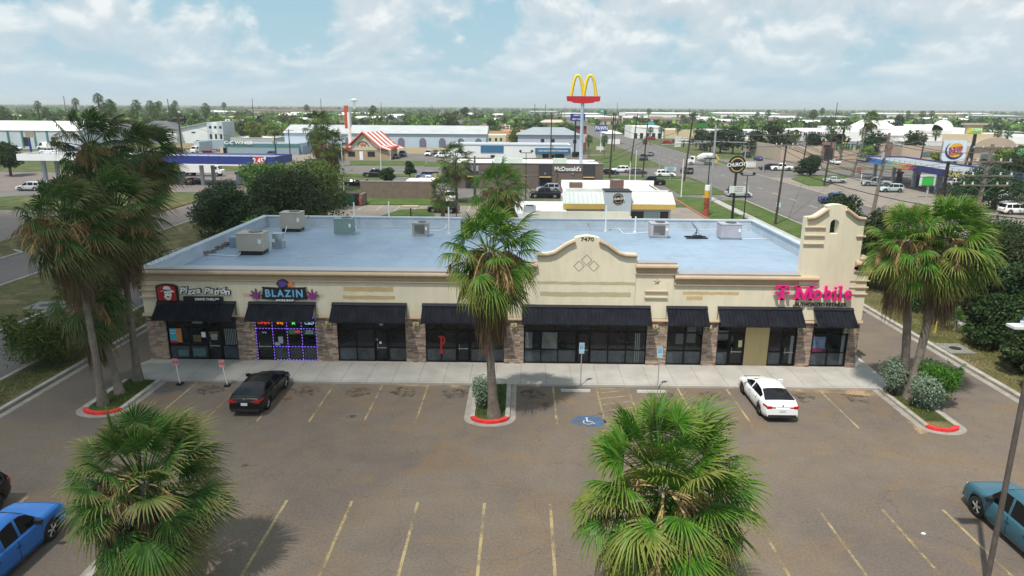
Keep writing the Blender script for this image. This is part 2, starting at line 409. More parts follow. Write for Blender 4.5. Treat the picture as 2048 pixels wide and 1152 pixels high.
def farpalm(seed,h=11):
    rng=np.random.default_rng(seed);t=thing('fan_palm','x','palm tree',(0,0,0))
    mb=MB();lx=rng.uniform(-.5,.5);mb.tube([(0,0,0),(lx*.4,0,h*.5),(lx,0,h)],[.28,.2,.16],7);mb.build('trunk',TRUNK,t)
    V=[];T=[]
    for i in range(26):
        u=i/26;fan(V,T,(lx,0,h-.5*u),i*2.4,R(80-120*u),rng.uniform(.8,1.5),1.1,rng,8,1.5,.8,(.3,0),2,1.1,.04)
    npmesh('crown',np.array(V),4,PALMW,t,np.array(T));V=[];T=[]
    for i in range(14):
        fan(V,T,(lx,0,h-.3-rng.uniform(0,1)),rng.uniform(0,6.28),R(-78),.4,.8,rng,5,.5,1.5,(0,0),2,1.6,.04)
    npmesh('dead_frond_skirt',np.array(V),4,DEADF,t)
    return t
# ------------------------------------------------------------------ vehicles
def interp(P,x):
    if x<=P[0][0]:return P[0][1]
    for (a,b),(c_,d) in zip(P,P[1:]):
        if x<=c_:
            u=(x-a)/(c_-a) if c_>a else 0;return b+(d-b)*u
    return P[-1][1]
KINDS={
'sedan':dict(L=4.9,W=1.84,top=[(-2.45,.80),(-2.38,1.02),(-2.2,1.09),(-1.7,1.10),(1.0,1.0),(1.7,.90),(2.15,.78),(2.38,.62),(2.45,.5)],
 roof=[(-1.95,1.09),(-1.5,1.24),(-.95,1.39),(-.3,1.445),(.2,1.42),(.55,1.31),(1.15,1.0)],ws=(.28,1.15),rw=(-1.95,-1.0),wx=(1.43,-1.42),wr=.34,pil=[-.08,.04],gx=(-1.5,.95),side=.66),
'suv':dict(L=4.8,W=1.92,top=[(-2.4,.85),(-2.36,1.05),(-2.2,1.12),(1.0,1.08),(1.7,1.0),(2.15,.9),(2.35,.72),(2.4,.5)],
 roof=[(-2.3,1.12),(-2.05,1.55),(-1.85,1.68),(-.8,1.74),(.1,1.72),(.45,1.62),(1.15,1.09)],ws=(.25,1.15),rw=(-2.3,-1.92),wx=(1.42,-1.42),wr=.37,pil=[-.1,.02,-1.25,-1.13],gx=(-2.0,.95),side=.74),
'bigsuv':dict(L=5.6,W=2.02,top=[(-2.8,.9),(-2.76,1.1),(-2.65,1.2),(1.2,1.16),(2.1,1.12),(2.6,1.02),(2.76,.8),(2.8,.5)],
 roof=[(-2.72,1.2),(-2.55,1.7),(-2.4,1.86),(-.8,1.92),(.4,1.9),(.7,1.78),(1.35,1.17)],ws=(.55,1.35),rw=(-2.72,-2.45),wx=(1.75,-1.6),wr=.41,pil=[0,.12,-1.2,-1.08],gx=(-2.45,1.1),side=.78),
'pickup':dict(L=5.8,W=2.02,top=[(-2.9,1.08),(-2.86,1.16),(-.95,1.18),(1.2,1.2),(2.0,1.2),(2.62,1.12),(2.84,.98),(2.9,.5)],
 roof=[(-1.12,1.14),(-1.0,1.55),(-.85,1.9),(-.1,1.95),(.6,1.93),(.9,1.8),(1.4,1.17)],ws=(.75,1.4),rw=(-1.12,-.9),wx=(1.85,-1.75),wr=.43,pil=[.1,.22],gx=(-.95,1.2),side=.80,bed=(-2.8,-1.15,.68)),
'cabpickup':dict(L=5.6,W=2.0,top=[(-2.8,1.08),(-2.76,1.16),(-.5,1.18),(1.2,1.2),(2.0,1.2),(2.5,1.12),(2.74,.98),(2.8,.5)],
 roof=[(-.62,1.18),(-.52,1.6),(-.42,1.84),(.1,1.9),(.6,1.87),(.85,1.75),(1.4,1.17)],ws=(.7,1.4),rw=(-.62,-.45),wx=(1.8,-1.7),wr=.41,pil=[.25,.36],gx=(-.42,1.15),side=.74,bed=(-2.7,-.66,.68)),
'van':dict(L=5.6,W=2.0,top=[(-2.8,1.1),(-2.76,1.25),(1.6,1.25),(2.2,1.1),(2.6,.9),(2.8,.55)],
 roof=[(-2.78,1.25),(-2.75,2.3),(-2.6,2.45),(0,2.5),(1.1,2.42),(1.4,2.2),(2.15,1.12)],ws=(1.15,2.15),rw=(-9,-9),wx=(1.8,-1.7),wr=.36,pil=[.5,.6],gx=(.5,1.8),side=.86),
}
def wheelmb(r,w,x,y,rimr=.64):
    ty=MB();n=20;out=1 if y>0 else -1
    prof=[(r*rimr,-w/2),(r*.93,-w/2),(r,-w*.36),(r,w*.36),(r*.93,w/2),(r*rimr,w/2)]
    V=[];Fc=[]
    for k in range(n):
        a=2*PI*k/n
        for (rr,yy) in prof:V.append((x+math.cos(a)*rr,y+yy,r+math.sin(a)*rr))
    m=len(prof)
    for k in range(n):
        for i in range(m-1):Fc.append((k*m+i,((k+1)%n)*m+i,((k+1)%n)*m+i+1,k*m+i+1))
    ty.add(V,Fc,0,True)
    rm=MB();yo=y+out*w*.42
    for k in range(5):
        a=2*PI*k/5+.3
        for da in(-.13,.13):
            p0=(x+math.cos(a)*r*.10,yo,r+math.sin(a)*r*.10);p1=(x+math.cos(a+da)*r*rimr,yo-out*.02,r+math.sin(a+da)*r*rimr);rm.tube([p0,p1],[r*.09,r*.07],5)
    rm.tube([(x,yo-.03,r),(x,yo+.03,r)],r*.16,10)
    V=[(x+math.cos(2*PI*k/n)*r*rimr*1.01,y+out*w*.1,r+math.sin(2*PI*k/n)*r*rimr*1.01) for k in range(n)]
    rm.add(V,[tuple(range(n))],1)
    V=[];
    for k in range(n):
        a=2*PI*k/n
        V+=[(x+math.cos(a)*r*rimr*1.02,yo,r+math.sin(a)*r*rimr*1.02),(x+math.cos(a)*r*rimr*.92,yo,r+math.sin(a)*r*rimr*.92)]
    rm.add(V,[(2*k,2*((k+1)%n),2*((k+1)%n)+1,2*k+1) for k in range(n)],0)
    return ty,rm
def car(kind,label,color=(.5,.5,.5),cat='car',near=False,name=None,rim=None,group=None):
    K=KINDS[kind];Lh=K['L']/2;W=K['W']/2
    t=thing(name or {'sedan':'sedan','suv':'suv','bigsuv':'suv','pickup':'pickup_truck','cabpickup':'pickup_truck','van':'van'}[kind],label,cat,(0,0,0),group)
    xs=set([-Lh,Lh,-Lh+.04,Lh-.05,-Lh+.18,Lh-.2])
    step=.12 if near else .2
    x=-Lh
    while x<Lh:xs.add(round(x,3));x+=step
    r=K['wr'];ar=r*1.16
    for wx in K['wx']:
        for k in range(-6,7):xs.add(round(wx+ar*math.sin(k*PI/12),3))
    bed=K.get('bed')
    if bed:xs|={bed[0]-.001,bed[0]+.001,bed[1]-.001,bed[1]+.001}
    xs=sorted(xs);ring=[]
    for x in xs:
        e=max(0,(abs(x)-Lh*.62)/(Lh*.38));w=W*(1-.13*e**2.4);T=interp(K['top'],x);b=.26+.12*e**3
        for wx in K['wx']:
            d=abs(x-wx)
            if d<ar:b=max(b,r+math.sqrt(max(0,ar*ar-d*d))*.98)
        inb=bed and bed[0]<x<bed[1]
        f=bed[2] if inb else T
        h=[(0,f),(.5*w,f-.004*(not inb)),(.84*w,f if inb else T-.025),(.85*w,T-.025),(.93*w,T-.05),(.985*w,T-.15),(w,max(b,T*.66)),(.99*w,max(b,.46)),(.955*w,max(b,.27)),(.6*w,b)]
        ring.append([(x,p,z) for p,z in h])
    body=MB();m=len(ring[0]);V=[];
    for rg in ring:V+=[(a,-b,c_) for a,b,c_ in rg[::-1]]+[p for p in rg[1:]]
    mm=2*m-1;Fc=[]
    for i in range(len(xs)-1):
        for k in range(mm-1):Fc.append((i*mm+k,(i+1)*mm+k,(i+1)*mm+k+1,i*mm+k+1))
    Fc+=[tuple(range(mm)),tuple(range((len(xs)-1)*mm,len(xs)*mm))]
    body.add(V,Fc[:-2],0,True);body.add(V,Fc[-2:],0)
    # cabin
    rf=K['roof'];gx=sorted(set([p[0] for p in rf]+list(K['ws'])+[max(rf[0][0],K['rw'][1])]+K['pil']+list(K['gx'])+[rf[0][0]+i*.15 for i in range(1,int((rf[-1][0]-rf[0][0])/.15)+1)]))
    gx=[g for g in gx if rf[0][0]<=g<=rf[-1][0]];rings=[]
    for x in gx:
        zr=interp(rf,x);zb=interp(K['top'],x)-.03;wb=W*.93;wr=W*K['side'];u=min(1,max(0,(zr-zb)/(rf[3][1]-zb)));wt=wb+(wr-wb)*u
        if zr<zb+.02:zr=zb+.02
        z2=zr-.05*u;z3=zr-.11*u
        rings.append([(x,0,zr+.015*u),(x,.55*wt,zr+.005*u),(x,wt*.96,z2),(x,wt+(wb-wt)*.10,z3),(x,wb,zb)])
    gl=MB();rp=MB();V=[];m=5;mm=9
    for rg in rings:V+=[(a,-b,c_) for a,b,c_ in rg[::-1]]+rg[1:]
    gf=[];pf=[]
    for i in range(len(gx)-1):
        xm=(gx[i]+gx[i+1])/2
        for k in range(8):
            q=(i*mm+k,(i+1)*mm+k,(i+1)*mm+k+1,i*mm+k+1);kk=k if k<4 else 7-k
            if kk==0:
                isg=K['gx'][0]<xm<K['gx'][1] and not any(K['pil'][j]<xm<K['pil'][j+1] for j in range(0,len(K['pil']),2))
            elif kk==1:isg=False
            else:isg=K['ws'][0]<xm<K['ws'][1] or K['rw'][0]<xm<K['rw'][1]
            (gf if isg else pf).append(q)
    pf+=[tuple(range(mm)),tuple(range((len(gx)-1)*mm,len(gx)*mm))]
    gl.add(V,gf,0,True);body.add(V,pf,0,True)
    bo=body.build('body',PAINT,t);gl.build('windows',GLASS,t)
    # trim
    ub=MB();ub.box(-Lh+.25,-W*.84,.2,Lh-.25,W*.84,.55);ub.box(-Lh-.012,-W*.80,.30,-Lh+.2,W*.80,.47)
    ub.box(Lh-.2,-W*.72,.28,Lh+.01,W*.72,.46);ub.build('underbody',UNDER,t)
    zt=interp(K['top'],-Lh+.05)
    for s_ in(-1,1):
        l=MB()
        if kind in('sedan',):
            l.box(-Lh-.006,s_*W*.40,.84,-Lh+.2,s_*W*.875,.90);l.box(-Lh-.004,s_*W*.62,.80,-Lh+.2,s_*W*.872,.94);l.rbox((-Lh+.22,s_*W*.915,.90),(.42,.03,.11),s_*.20)
        else:l.box(-Lh-.01,s_*W*.74,.72,-Lh+.14,s_*W*.885,zt-.05)
        l.build('tail_light',REDL,t)
        l=MB();zf=interp(K['top'],Lh-.25);l.rbox((Lh-.16,s_*W*.66,zf-.235),(.26,W*.30,.10),-s_*.3);l.build('headlight',CLEAR,t)
        l=MB();xm=K['ws'][1]-.35;zb=interp(K['top'],xm);l.rbox((xm,s_*(W+.10),zb+.05),(.13,.24,.16),0);l.rbox((xm+.02,s_*(W*.95),zb+.0),(.08,.2,.05),0);mo=l.build('mirror',PAINT if kind in('sedan','suv') else UNDER,t)
    l=MB();l.box(-Lh-.022,-.17,.66 if kind=='sedan' else .7,-Lh,.17,.80 if kind=='sedan' else .84);l.build('licence_plate',PLATE,t)
    l=MB();l.box(Lh-.12,-W*.5,.5,Lh+.015,W*.5,.68 if kind=='sedan' else .85)
    l.build('grille',UNDER,t)
    if near:
        h=MB()
        for s_ in(-1,1):
            for hx in(.0,-.95):h.box(hx,s_*W*.97,.86,hx+.2,s_*(W*1.0+.02),.89)
        h.build('door_handles',PAINT if 'pickup' not in kind else UNDER,t)
        sm=MB()
        for s_ in(-1,1):
            for hx in([1.02,.02,-.98] if kind=='sedan' else [1.3,.12,-1.0]):
                sm.box(hx,s_*W*.984,.34,hx+.012,s_*(W*1.0+.003),interp(K['top'],hx)-.1)
        sm.build('door_seams',UNDER,t)
        if kind=='sedan':
            cl=MB();zt_=1.098
            cl.tube([(-1.98,-W*.74,1.10),(-2.12,-W*.76,1.095),(-2.34,-W*.74,1.04)],.007,4);cl.tube([(-1.98,W*.74,1.10),(-2.12,W*.76,1.095),(-2.34,W*.74,1.04)],.007,4);cl.tube([(1.12,-W*.7,.985),(1.7,-W*.68,.905),(2.1,-W*.62,.80)],.006,4);cl.tube([(1.12,W*.7,.985),(1.7,W*.68,.905),(2.1,W*.62,.80)],.006,4)
            cl.tube([(-2.44,-W*.36,.915),(-2.455,0,.925),(-2.44,W*.36,.915)],.008,4);cl.build('panel_gaps',UNDER,t)
            tr_=MB()
            for s_ in(-1,1):
                P=[(x,s_*(W*.935),interp(K['top'],x)-.012) for x in(-1.5,-1,-.5,0,.5,.98)];tr_.tube(P,.010,4)
            tr_.build('window_trim',CHROME,t);bd=MB();bd.tube([(-2.452,0,.985),(-2.425,0,.99)],.045,10);bd.build('badge',CHROME,t)
    for wx in K['wx']:
        for s_ in(-1,1):
            a,b=wheelmb(r,.22,wx,s_*(W-.13));wo=a.build('wheel',TYRE,t);b.build('rim',[rim or RIM,UNDER],wo)
    setcol(t,color)
    return t
# ------------------------------------------------------------------ setting: ground and paving
def struct(o):o['kind']='structure';return o
def sheet(name,poly,z,m,th=None):
    mb=MB()
    if th:mb.ext(poly,'z',z-th,z)
    else:mb.sheet(poly,z)
    return struct(mb.build(name,m))
def rect(x0,y0,x1,y1):return [(x0,y0),(x1,y0),(x1,y1),(x0,y1)]
sheet('ground',rect(-12000,-300,12000,18000),-.03,LANDM)
sheet('parking_lot',rect(-27.65,2,28.45,66.4),0,ASP)
sheet('rear_parking_lot',rect(-30,66.4,27.3,113),0,LOTC)
sheet('left_lane',rect(-37.4,2,-30.95,126),0,ROADP)
sheet('far_left_lane',[(-55,58),(-47,20),(-47,126),(-55,126)],.0,ROADP)
sheet('far_left_lot',rect(-120,20,-55.2,104),-.006,asphalt('pinkish_lot_paving',(.19,.16,.15),(.24,.2,.18),.2))
sheet('left_verge',rect(-47,2,-37.7,100),.10,GRASS,.15)
sheet('left_verge_beyond_road',rect(-62,74,-55.3,116),.10,GRASS,.15)
sheet('left_corner_lawn',[(-64,58),(-55.2,66),(-55.2,72.5),(-57,74),(-70,74)],.11,GRASS,.16)
sheet('left_grass_strip',rect(-30.65,2,-28.1,84),.11,GRASS,.15)
sheet('lawn_behind_mall',rect(-37,84,-30.2,118),.09,GRASS,.12)
sheet('lawn_behind_mall_front',rect(-30.2,62.3,-24.2,66),.07,GRASS,.1)
sheet('wall_lawn',rect(-29.5,113.2,-14,121.5),.09,GRASSG,.12)
sheet('drive_island_lawn',[at(760,433),at(800,420),at(865,418),at(870,433)],.08,GRASSG,.1)
sheet('restaurant_lot',rect(-30.5,121.6,38.5,160),0,ROAD)
sheet('left_fuel_lot',rect(-128,128,-47.2,164),.004,ROADP)
sheet('street_verge_near',rect(-60,160.5,38,166),.09,GRASSG,.12)
sheet('left_street',[(-200,100),(-93,118),(-47,158),(-47,188),(-110,146),(-200,130)],-.004,ROAD)
sheet('cross_street',rect(-47,166,240,190),-.012,ROAD)
sheet('main_road',rect(39.8,4,58,900),.0,ROAD)
sheet('roadside_lawn',[(27.6,84),(33.3,84),(33.3,124.5),(30,127),(27.6,125)],.10,GRASSG,.13)
sheet('roadside_footway',rect(33.5,10,35,128),.11,CONC,.14)
sheet('road_verge',rect(35.2,10,39.5,122),.10,GRASSG,.13)
sheet('corner_lawn',[(30,130),(38.7,131),(40,150),(34,158),(30,158)],.1,GRASSG,.13)
sheet('drive_verge',rect(28.9,2,33.3,82),.10,GRASS,.14)
sheet('fuel_station_lot',rect(58.3,60,150,166),-.005,LOTC)
sheet('fuel_station_lawn',[at(1582,358),at(1600,353),at(1668,350),at(1700,352),at(1652,373),at(1618,372)],.1,GRASSG,.15)
sheet('fuel_station_lawn_east',rect(100,118,165,158),.08,GRASS,.12)
sheet('market_lot',rect(62,192,260,226),0,ROADP)
sheet('market_verge',rect(60,190.4,250,197),.09,GRASS,.12)
sheet('burger_lot',rect(-60,192,-2,243),.002,ROAD)
sheet('burger_lawn',[at(700,330),at(850,330),at(850,322),at(700,322)],.08,GRASSG,.1)
sheet('burger_lawn_right',[at(848,333),at(925,333),at(922,324),at(855,324)],.08,GRASSG,.1)
sheet('shop_lawn',[at(1175,335),at(1287,333),at(1230,310),at(1175,312)],.08,GRASSG,.1)
sheet('shop_lot',rect(-2,198,30,243),.001,ROADP)
sheet('yard_paving',rect(-170,205,-62,250),-.002,LOTC)
sheet('mall_paving',rect(110,226,420,330),-.006,LOTC)
def kerb(name,pts,w=.28,h=.14,m=KERB,z=0):
    """a raised kerb along a polyline, with its gutter pan on the right side"""
    mb=MB()
    for (a,b) in zip(pts,pts[1:]):
        d=Vector((b[0]-a[0],b[1]-a[1]));l=d.length
        if l<1e-4:continue
        n=Vector((-d.y,d.x))/l*w/2
        q=[(a[0]-n.x,a[1]-n.y),(b[0]-n.x,b[1]-n.y),(b[0]+n.x,b[1]+n.y),(a[0]+n.x,a[1]+n.y)]
        mb.ext(q,'z',z-.02,z+h)
    return struct(mb.build(name,m))
kerb('kerb',[(-27.85,2),(-27.85,84)]);kerb('kerb',[(-30.8,2),(-30.8,84)]);kerb('kerb',[(-37.55,2),(-37.55,100)]);kerb('kerb',[(28.65,2),(28.65,82)],.34)
kerb('kerb',[(-46.9,20),(-46.9,100)]);kerb('kerb',[(-55.1,66),(-55.1,73),(-57,74.3)]);kerb('kerb',[(27.45,84),(27.45,125)],.25,.14,mat('faded_red_kerb',(.42,.13,.11),.8,.4,3));kerb('kerb',[(39.65,10),(39.65,122),(37,128)]);kerb('kerb',[(58.2,100),(58.2,900)])
for x0,x1 in((-27.55,-27.2),(28.0,28.4)):sheet('gutter',rect(x0,2,x1,82),.004,mat('gutter_concrete',(.27,.25,.225),.9,.3,2,10))
def stripes(name,segs,w=.1,z=.006,m=None):
    mb=MB()
    for (a,b) in segs:
        d=Vector((b[0]-a[0],b[1]-a[1]));n=Vector((-d.y,d.x)).normalized()*w/2
        mb.add([(a[0]-n.x,a[1]-n.y,z),(b[0]-n.x,b[1]-n.y,z),(b[0]+n.x,b[1]+n.y,z),(a[0]+n.x,a[1]+n.y,z)],[(0,1,2,3)])
    return struct(mb.build(name,m))
def wornpaint(name,c,worn=.5):
    m,t,b,o=nt(name);g=t.nodes.new('ShaderNodeNewGeometry').outputs['Position']
    b.inputs['Base Color'].default_value=(*c,1);b.inputs['Roughness'].default_value=.8
    f=math_(t,'ADD',math_(t,'MULTIPLY',noise(t,g,22,3,.7),.5),math_(t,'MULTIPLY',noise(t,g,.9,3,.6),.5))
    f=ramp(t,f,[(worn-.07,1),(worn+.05,0)])
    tr=t.nodes.new('ShaderNodeBsdfTransparent');ms=t.nodes.new('ShaderNodeMixShader');t.links.new(f,ms.inputs[0]);t.links.new(b.outputs[0],ms.inputs[1]);t.links.new(tr.outputs[0],ms.inputs[2]);t.links.new(ms.outputs[0],o.inputs[0]);return m
YEL=wornpaint('worn_yellow_paint',(.34,.27,.14),.485);YELW=wornpaint('very_worn_yellow_paint',(.40,.31,.14),.53);WHL=wornpaint('worn_white_paint',(.55,.55,.54),.45)
BLU=wornpaint('worn_blue_paint',(.05,.13,.26),.485)
fx=[-19.2,-16.45,-13.72,-11.0,-8.15,-5.45,1.92,4.45,6.29,9.24,12.08,17.5]
stripes('bay_lines',[((x,37.45),(x,32.45)) for x in fx if x not in(4.45,)],.11,m=YEL)
stripes('bay_lines_second_row',[((x,25.15),(x,19.6)) for x in(-20.6,-17.9,-9.69,-6.97,-4.22,-1.44,1.29,17.45)],.12,m=YEL)
stripes('bay_lines_second_row_worn',[((x,25.1),(x,19.6)) for x in(9.54,12.3,14.95)],.11,m=YELW)
hs=[((4.45,37.4),(4.45,32.6)),((4.45,37.25),(6.29,37.25))]
for k in range(6):hs.append(((4.45,36.6-k*.8-.0),(6.29,37.15-k*.8)))
stripes('access_aisle_hatching',hs,.1,m=YEL)
mb=MB();cx,cy=3.6,32.95;n=20
mb.sheet([(cx+.92*math.cos(2*PI*k/n)*(1+.04*math.sin(3*k)),cy+.66*math.sin(2*PI*k/n)*(1+.05*math.cos(2*k)),) for k in range(n)],.006)
struct(mb.build('blue_bay_patch',BLU))
# wheelchair symbol
mb=MB();z=.01
pts=[(cx-.05+.24*math.cos(a),cy-.12+.24*math.sin(a)) for a in np.linspace(PI*.75,PI*2.15,14)]
for a,b in zip(pts,pts[1:]):
    d=Vector((b[0]-a[0],b[1]-a[1]));q=Vector((-d.y,d.x)).normalized()*.03;mb.add([(a[0]-q.x,a[1]-q.y,z),(b[0]-q.x,b[1]-q.y,z),(b[0]+q.x,b[1]+q.y,z),(a[0]+q.x,a[1]+q.y,z)],[(0,1,2,3)])
mb.sheet(rect(cx-.11,cy-.05,cx-.03,cy+.28),z);mb.sheet(rect(cx-.02,cy-.07,cx+.2,cy),z);mb.sheet([(cx+.15,cy-.07),(cx+.21,cy-.05),(cx+.32,cy-.32),(cx+.26,cy-.35)],z);mb.sheet([(cx-.07+.07*math.cos(a),cy+.37+.07*math.sin(a)) for a in np.linspace(0,2*PI,10)[:-1]],z)
struct(mb.build('wheelchair_symbol',WHL))
# stains, dried fronds and dirt on the lot
def film(name,c,op):
    m,t,b,o=nt(name);g=t.nodes.new('ShaderNodeNewGeometry').outputs['Position'];b.inputs['Base Color'].default_value=(*c,1);b.inputs['Roughness'].default_value=.8
    f=math_(t,'ADD',math_(t,'MULTIPLY',noise(t,g,2.6,5,.7),.7),math_(t,'MULTIPLY',noise(t,g,16,3,.7),.3))
    f=math_(t,'MULTIPLY',ramp(t,f,[(.47,0),(.60,1)]),op*1.5);tr=t.nodes.new('ShaderNodeBsdfTransparent');ms=t.nodes.new('ShaderNodeMixShader');t.links.new(f,ms.inputs[0]);t.links.new(tr.outputs[0],ms.inputs[1]);t.links.new(b.outputs[0],ms.inputs[2]);t.links.new(ms.outputs[0],o.inputs[0]);return m
STAIN=film('oil_stain_film',(.035,.032,.03),.6);SAND=wornpaint('sandy_dirt',(.36,.25,.15),.5)
def blob(cx,cy,rx,ry,seed,n=22):
    r=random.Random(seed);return [(cx+rx*math.cos(2*PI*k/n)*r.uniform(.7,1.15),cy+ry*math.sin(2*PI*k/n)*r.uniform(.7,1.15)) for k in range(n)]
OIL=film('dark_oil_film',(.035,.032,.03),.42)
for i,x in enumerate([-18,-15.2,-12.4,-9.4,-6.8,-3.9,.5,8,10.8,13.4,16,19]):struct(MB().sheet(blob(x+.1,36.4,.8,.75,i),.004+.0001*i).build('oil_stain',OIL))
struct(MB().sheet(blob(-8.9,33.1,.32,.22,40),.005).build('oil_stain',STAIN))
struct(MB().sheet([(13,37.5),(21,37.55),(21.1,35.8),(20.3,36.6),(18.5,37.0),(16,37.2)],.0055).build('sand_drift',SAND))
struct(MB().sheet([(20.75,36.5),(20.9,32.2),(20.3,31.9),(20.55,34.5)],.0057).build('sand_drift',SAND))
struct(MB().sheet([(-9,37.5),(-3.3,37.5),(-3.3,37.1),(-6,37.3)],.0053).build('sand_drift',SAND))
WET=film('damp_blue_patch',(.17,.19,.23),.6)
for i,(x,y) in enumerate([(-20.6,36.1),(-19.0,36.0)]):struct(MB().sheet(blob(x,y,.55,.4,50+i),.0056).build('damp_patch',WET))
# sidewalk in front of the shops
mb=MB();mb.ext([(-22.9,37.55),(21.1,37.55),(22.05,38.0),(22.3,43.4),(21.2,43.4),(21.2,41.3),(-23.6,41.3),(-24.2,39.5)],'z',-.02,.12)
struct(mb.build('sidewalk',CONC))
JT=mat('joint_dark',(.17,.155,.14),.95,.2,3)
stripes('sidewalk_joints',[((x,37.6),(x,40.85)) for x in np.arange(-21.4,21,1.53)]+[((-22.9,37.75),(21,37.75))],.022,.1235,JT)
# planted islands
def island(x0,x1,y0,y1,side=0,nm='island'):
    t=y1;n=8
    def outl(o,ya):
        cx,w=(x0+x1)/2,(x1-x0)/2-o
        P=[(x0+o,t)];P+=[(cx+w*math.cos(a),ya+o+w*.75+w*.75*math.sin(a)) for a in np.linspace(PI,2*PI,n+5)];P.append((x1-o,t));return P
    pan=outl(-.32,y0);out=outl(0,y0);inn=outl(.24,y0)
    struct(MB().sheet(pan,.007).build('kerb_pan',MT['gutter_concrete']))
    mb=MB();red=MB()
    for i in range(len(out)-1):
        a,b,c_,d=out[i],out[i+1],inn[i+1],inn[i]
        (red if 2<=i<len(out)-3 else mb).ext([a,b,c_,d],'z',-.01,.15 if 2<=i<len(out)-3 else .148)
    struct(mb.build('kerb',KERB));struct(red.build('red_kerb',REDK))
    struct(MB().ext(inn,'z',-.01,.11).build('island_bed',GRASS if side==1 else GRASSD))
    return inn
GRASSD=grassmat('deep_green_turf',(.035,.07,.018),(.07,.11,.03),(.12,.10,.05),.5)  # darker green turf for most island beds
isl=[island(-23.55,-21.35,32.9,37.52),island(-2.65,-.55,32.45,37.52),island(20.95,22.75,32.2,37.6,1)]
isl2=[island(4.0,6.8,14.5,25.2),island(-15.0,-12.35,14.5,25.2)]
def tufts(name,regs,n,h=.12,w=.012,seed=1,label='short green grass growing in the kerbed islands'):
    rng=np.random.default_rng(seed);V=[]
    for (x0,x1,y0,y1) in regs:
        k=n;x=rng.uniform(x0,x1,k);y=rng.uniform(y0,y1,k);a=rng.uniform(0,6.28,k);hh=h*rng.uniform(.4,1.3,k);lean=rng.normal(0,.05,(k,2))
        p=np.stack([x,y,np.full(k,.11)],1);e=np.stack([np.cos(a)*w,np.sin(a)*w,np.zeros(k)],1);tp=p+np.stack([lean[:,0],lean[:,1],hh],1)
        V.append(np.stack([p-e,p+e,tp+e*.2,tp-e*.2],1).reshape(-1,3))
    o=npmesh(name,np.concatenate(V),4,leafmat(name+'_blade',(.045,.085,.02),(.13,.17,.045)));tag(o,label,'grass',kind='stuff')
tufts('grass',[(-23.2,-21.7,33.8,37.4),(-2.3,-.9,33.3,37.4),(21.3,22.4,33.2,37.4)],2600)
tufts('verge_grass',[(-30.5,-28.2,25,60),(29,33.2,34,75)],14000,.10,.015,2,'thin dry grass growing on the strips beside the driveways')
# roads: markings
stripes('road_markings',[((49,y),(49,y+3)) for y in range(60,400,9)]+[((44.4,y),(44.4,y+3)) for y in range(200,500,9)],.15,.01,WHL)
stripes('road_edge_lines',[((48.6,20),(48.6,160)),((48.6,196),(48.6,600)),((49.1,196),(49.1,600))],.12,.012,YELW)
stripes('street_markings',[((-45,177.8),(38,177.8)),((60,177.8),(230,177.8)),((-45,178.3),(38,178.3)),((60,178.3),(230,178.3))],.18,.008,YEL)
stripes('rear_lot_lines',[((x,107),(x+.0,112.5)) for x in np.arange(-26,14,2.9)],.1,.006,WHL)
# wheel stops
WS=mat('wheel_stop_concrete',(.42,.42,.41),.85,.15,3)
for lab,x0,x1 in(('pale concrete wheel stop in the bay left of the hatched aisle',2.35,4.05),('pale concrete wheel stop in the bay right of the hatched aisle',6.75,8.45)):
    mb=MB();mb.ext([(36.75,0),(36.92,0),(36.89,.12),(36.78,.12)],'x',x0,x1);o=mb.build('wheel_stop',WS,origin=((x0+x1)/2,36.8,0));tag(o,lab,'wheel stop','wheel stops')
    
# ------------------------------------------------------------------ the strip mall
def stoneMat():
    m,t,b,o=nt('ledge_stone');g=t.nodes.new('ShaderNodeNewGeometry').outputs['Position']
    sx=t.nodes.new('ShaderNodeSeparateXYZ');t.links.new(g,sx.inputs[0]);cb=t.nodes.new('ShaderNodeCombineXYZ')
    t.links.new(math_(t,'ADD',sx.outputs[0],sx.outputs[1]),cb.inputs[0]);t.links.new(sx.outputs[2],cb.inputs[1])
    br=N(t,'ShaderNodeTexBrick',offset=.37,squash=1.6,squash_frequency=3,inp={'Color1':(.12,.08,.075,1),'Color2':(.44,.33,.25,1),'Mortar':(.07,.055,.05,1),'Scale':1,'Mortar Size':.008,'Bias':.1,'Brick Width':.34,'Row Height':.115})
    t.links.new(cb.outputs[0],br.inputs['Vector'])
    a=mix(t,ramp(t,noise(t,g,1.7,4),[(.4,0),(.65,1)]),br.outputs['Color'],(.36,.29,.23),'MIX');a=mix(t,.2,br.outputs['Color'],a)
    a=mix(t,.5,a,ramp(t,noise(t,g,12,4),[(.3,.6),(.7,1.3)]),'MULTIPLY')
    t.links.new(a,b.inputs['Base Color']);b.inputs['Roughness'].default_value=.9
    bump(t,b,br.outputs['Fac'],-.8,.03);return m
STONE=stoneMat()
def stuccoMat(name,c):
    m,t,b,o=nt(name);g=t.nodes.new('ShaderNodeNewGeometry').outputs['Position']
    mp=N(t,'ShaderNodeMapping');mp.inputs['Scale'].default_value=(1.6,1.6,.22);t.links.new(g,mp.inputs[0])
    a=mix(t,ramp(t,noise(t,mp.outputs[0],1.2,6,.7),[(.35,.0),(.7,1)]),tuple(x*.9 for x in c),c)
    a=mix(t,.35,a,ramp(t,noise(t,g,.5,4),[(.3,.8),(.7,1.1)]),'MULTIPLY')
    a=mix(t,math_(t,'MULTIPLY',ramp(t,noise(t,mp.outputs[0],3,4,.8),[(.55,0),(.75,1)]),.35),a,tuple(x*.6 for x in c))
    t.links.new(a,b.inputs['Base Color']);b.inputs['Roughness'].default_value=.92;b.inputs['Specular IOR Level'].default_value=.2
    bump(t,b,noise(t,g,60,2),.25,.006);return m
STUC=stuccoMat('cream_stucco',(.745,.68,.53));TRIM=stuccoMat('tan_trim_stucco',(.50,.385,.27))
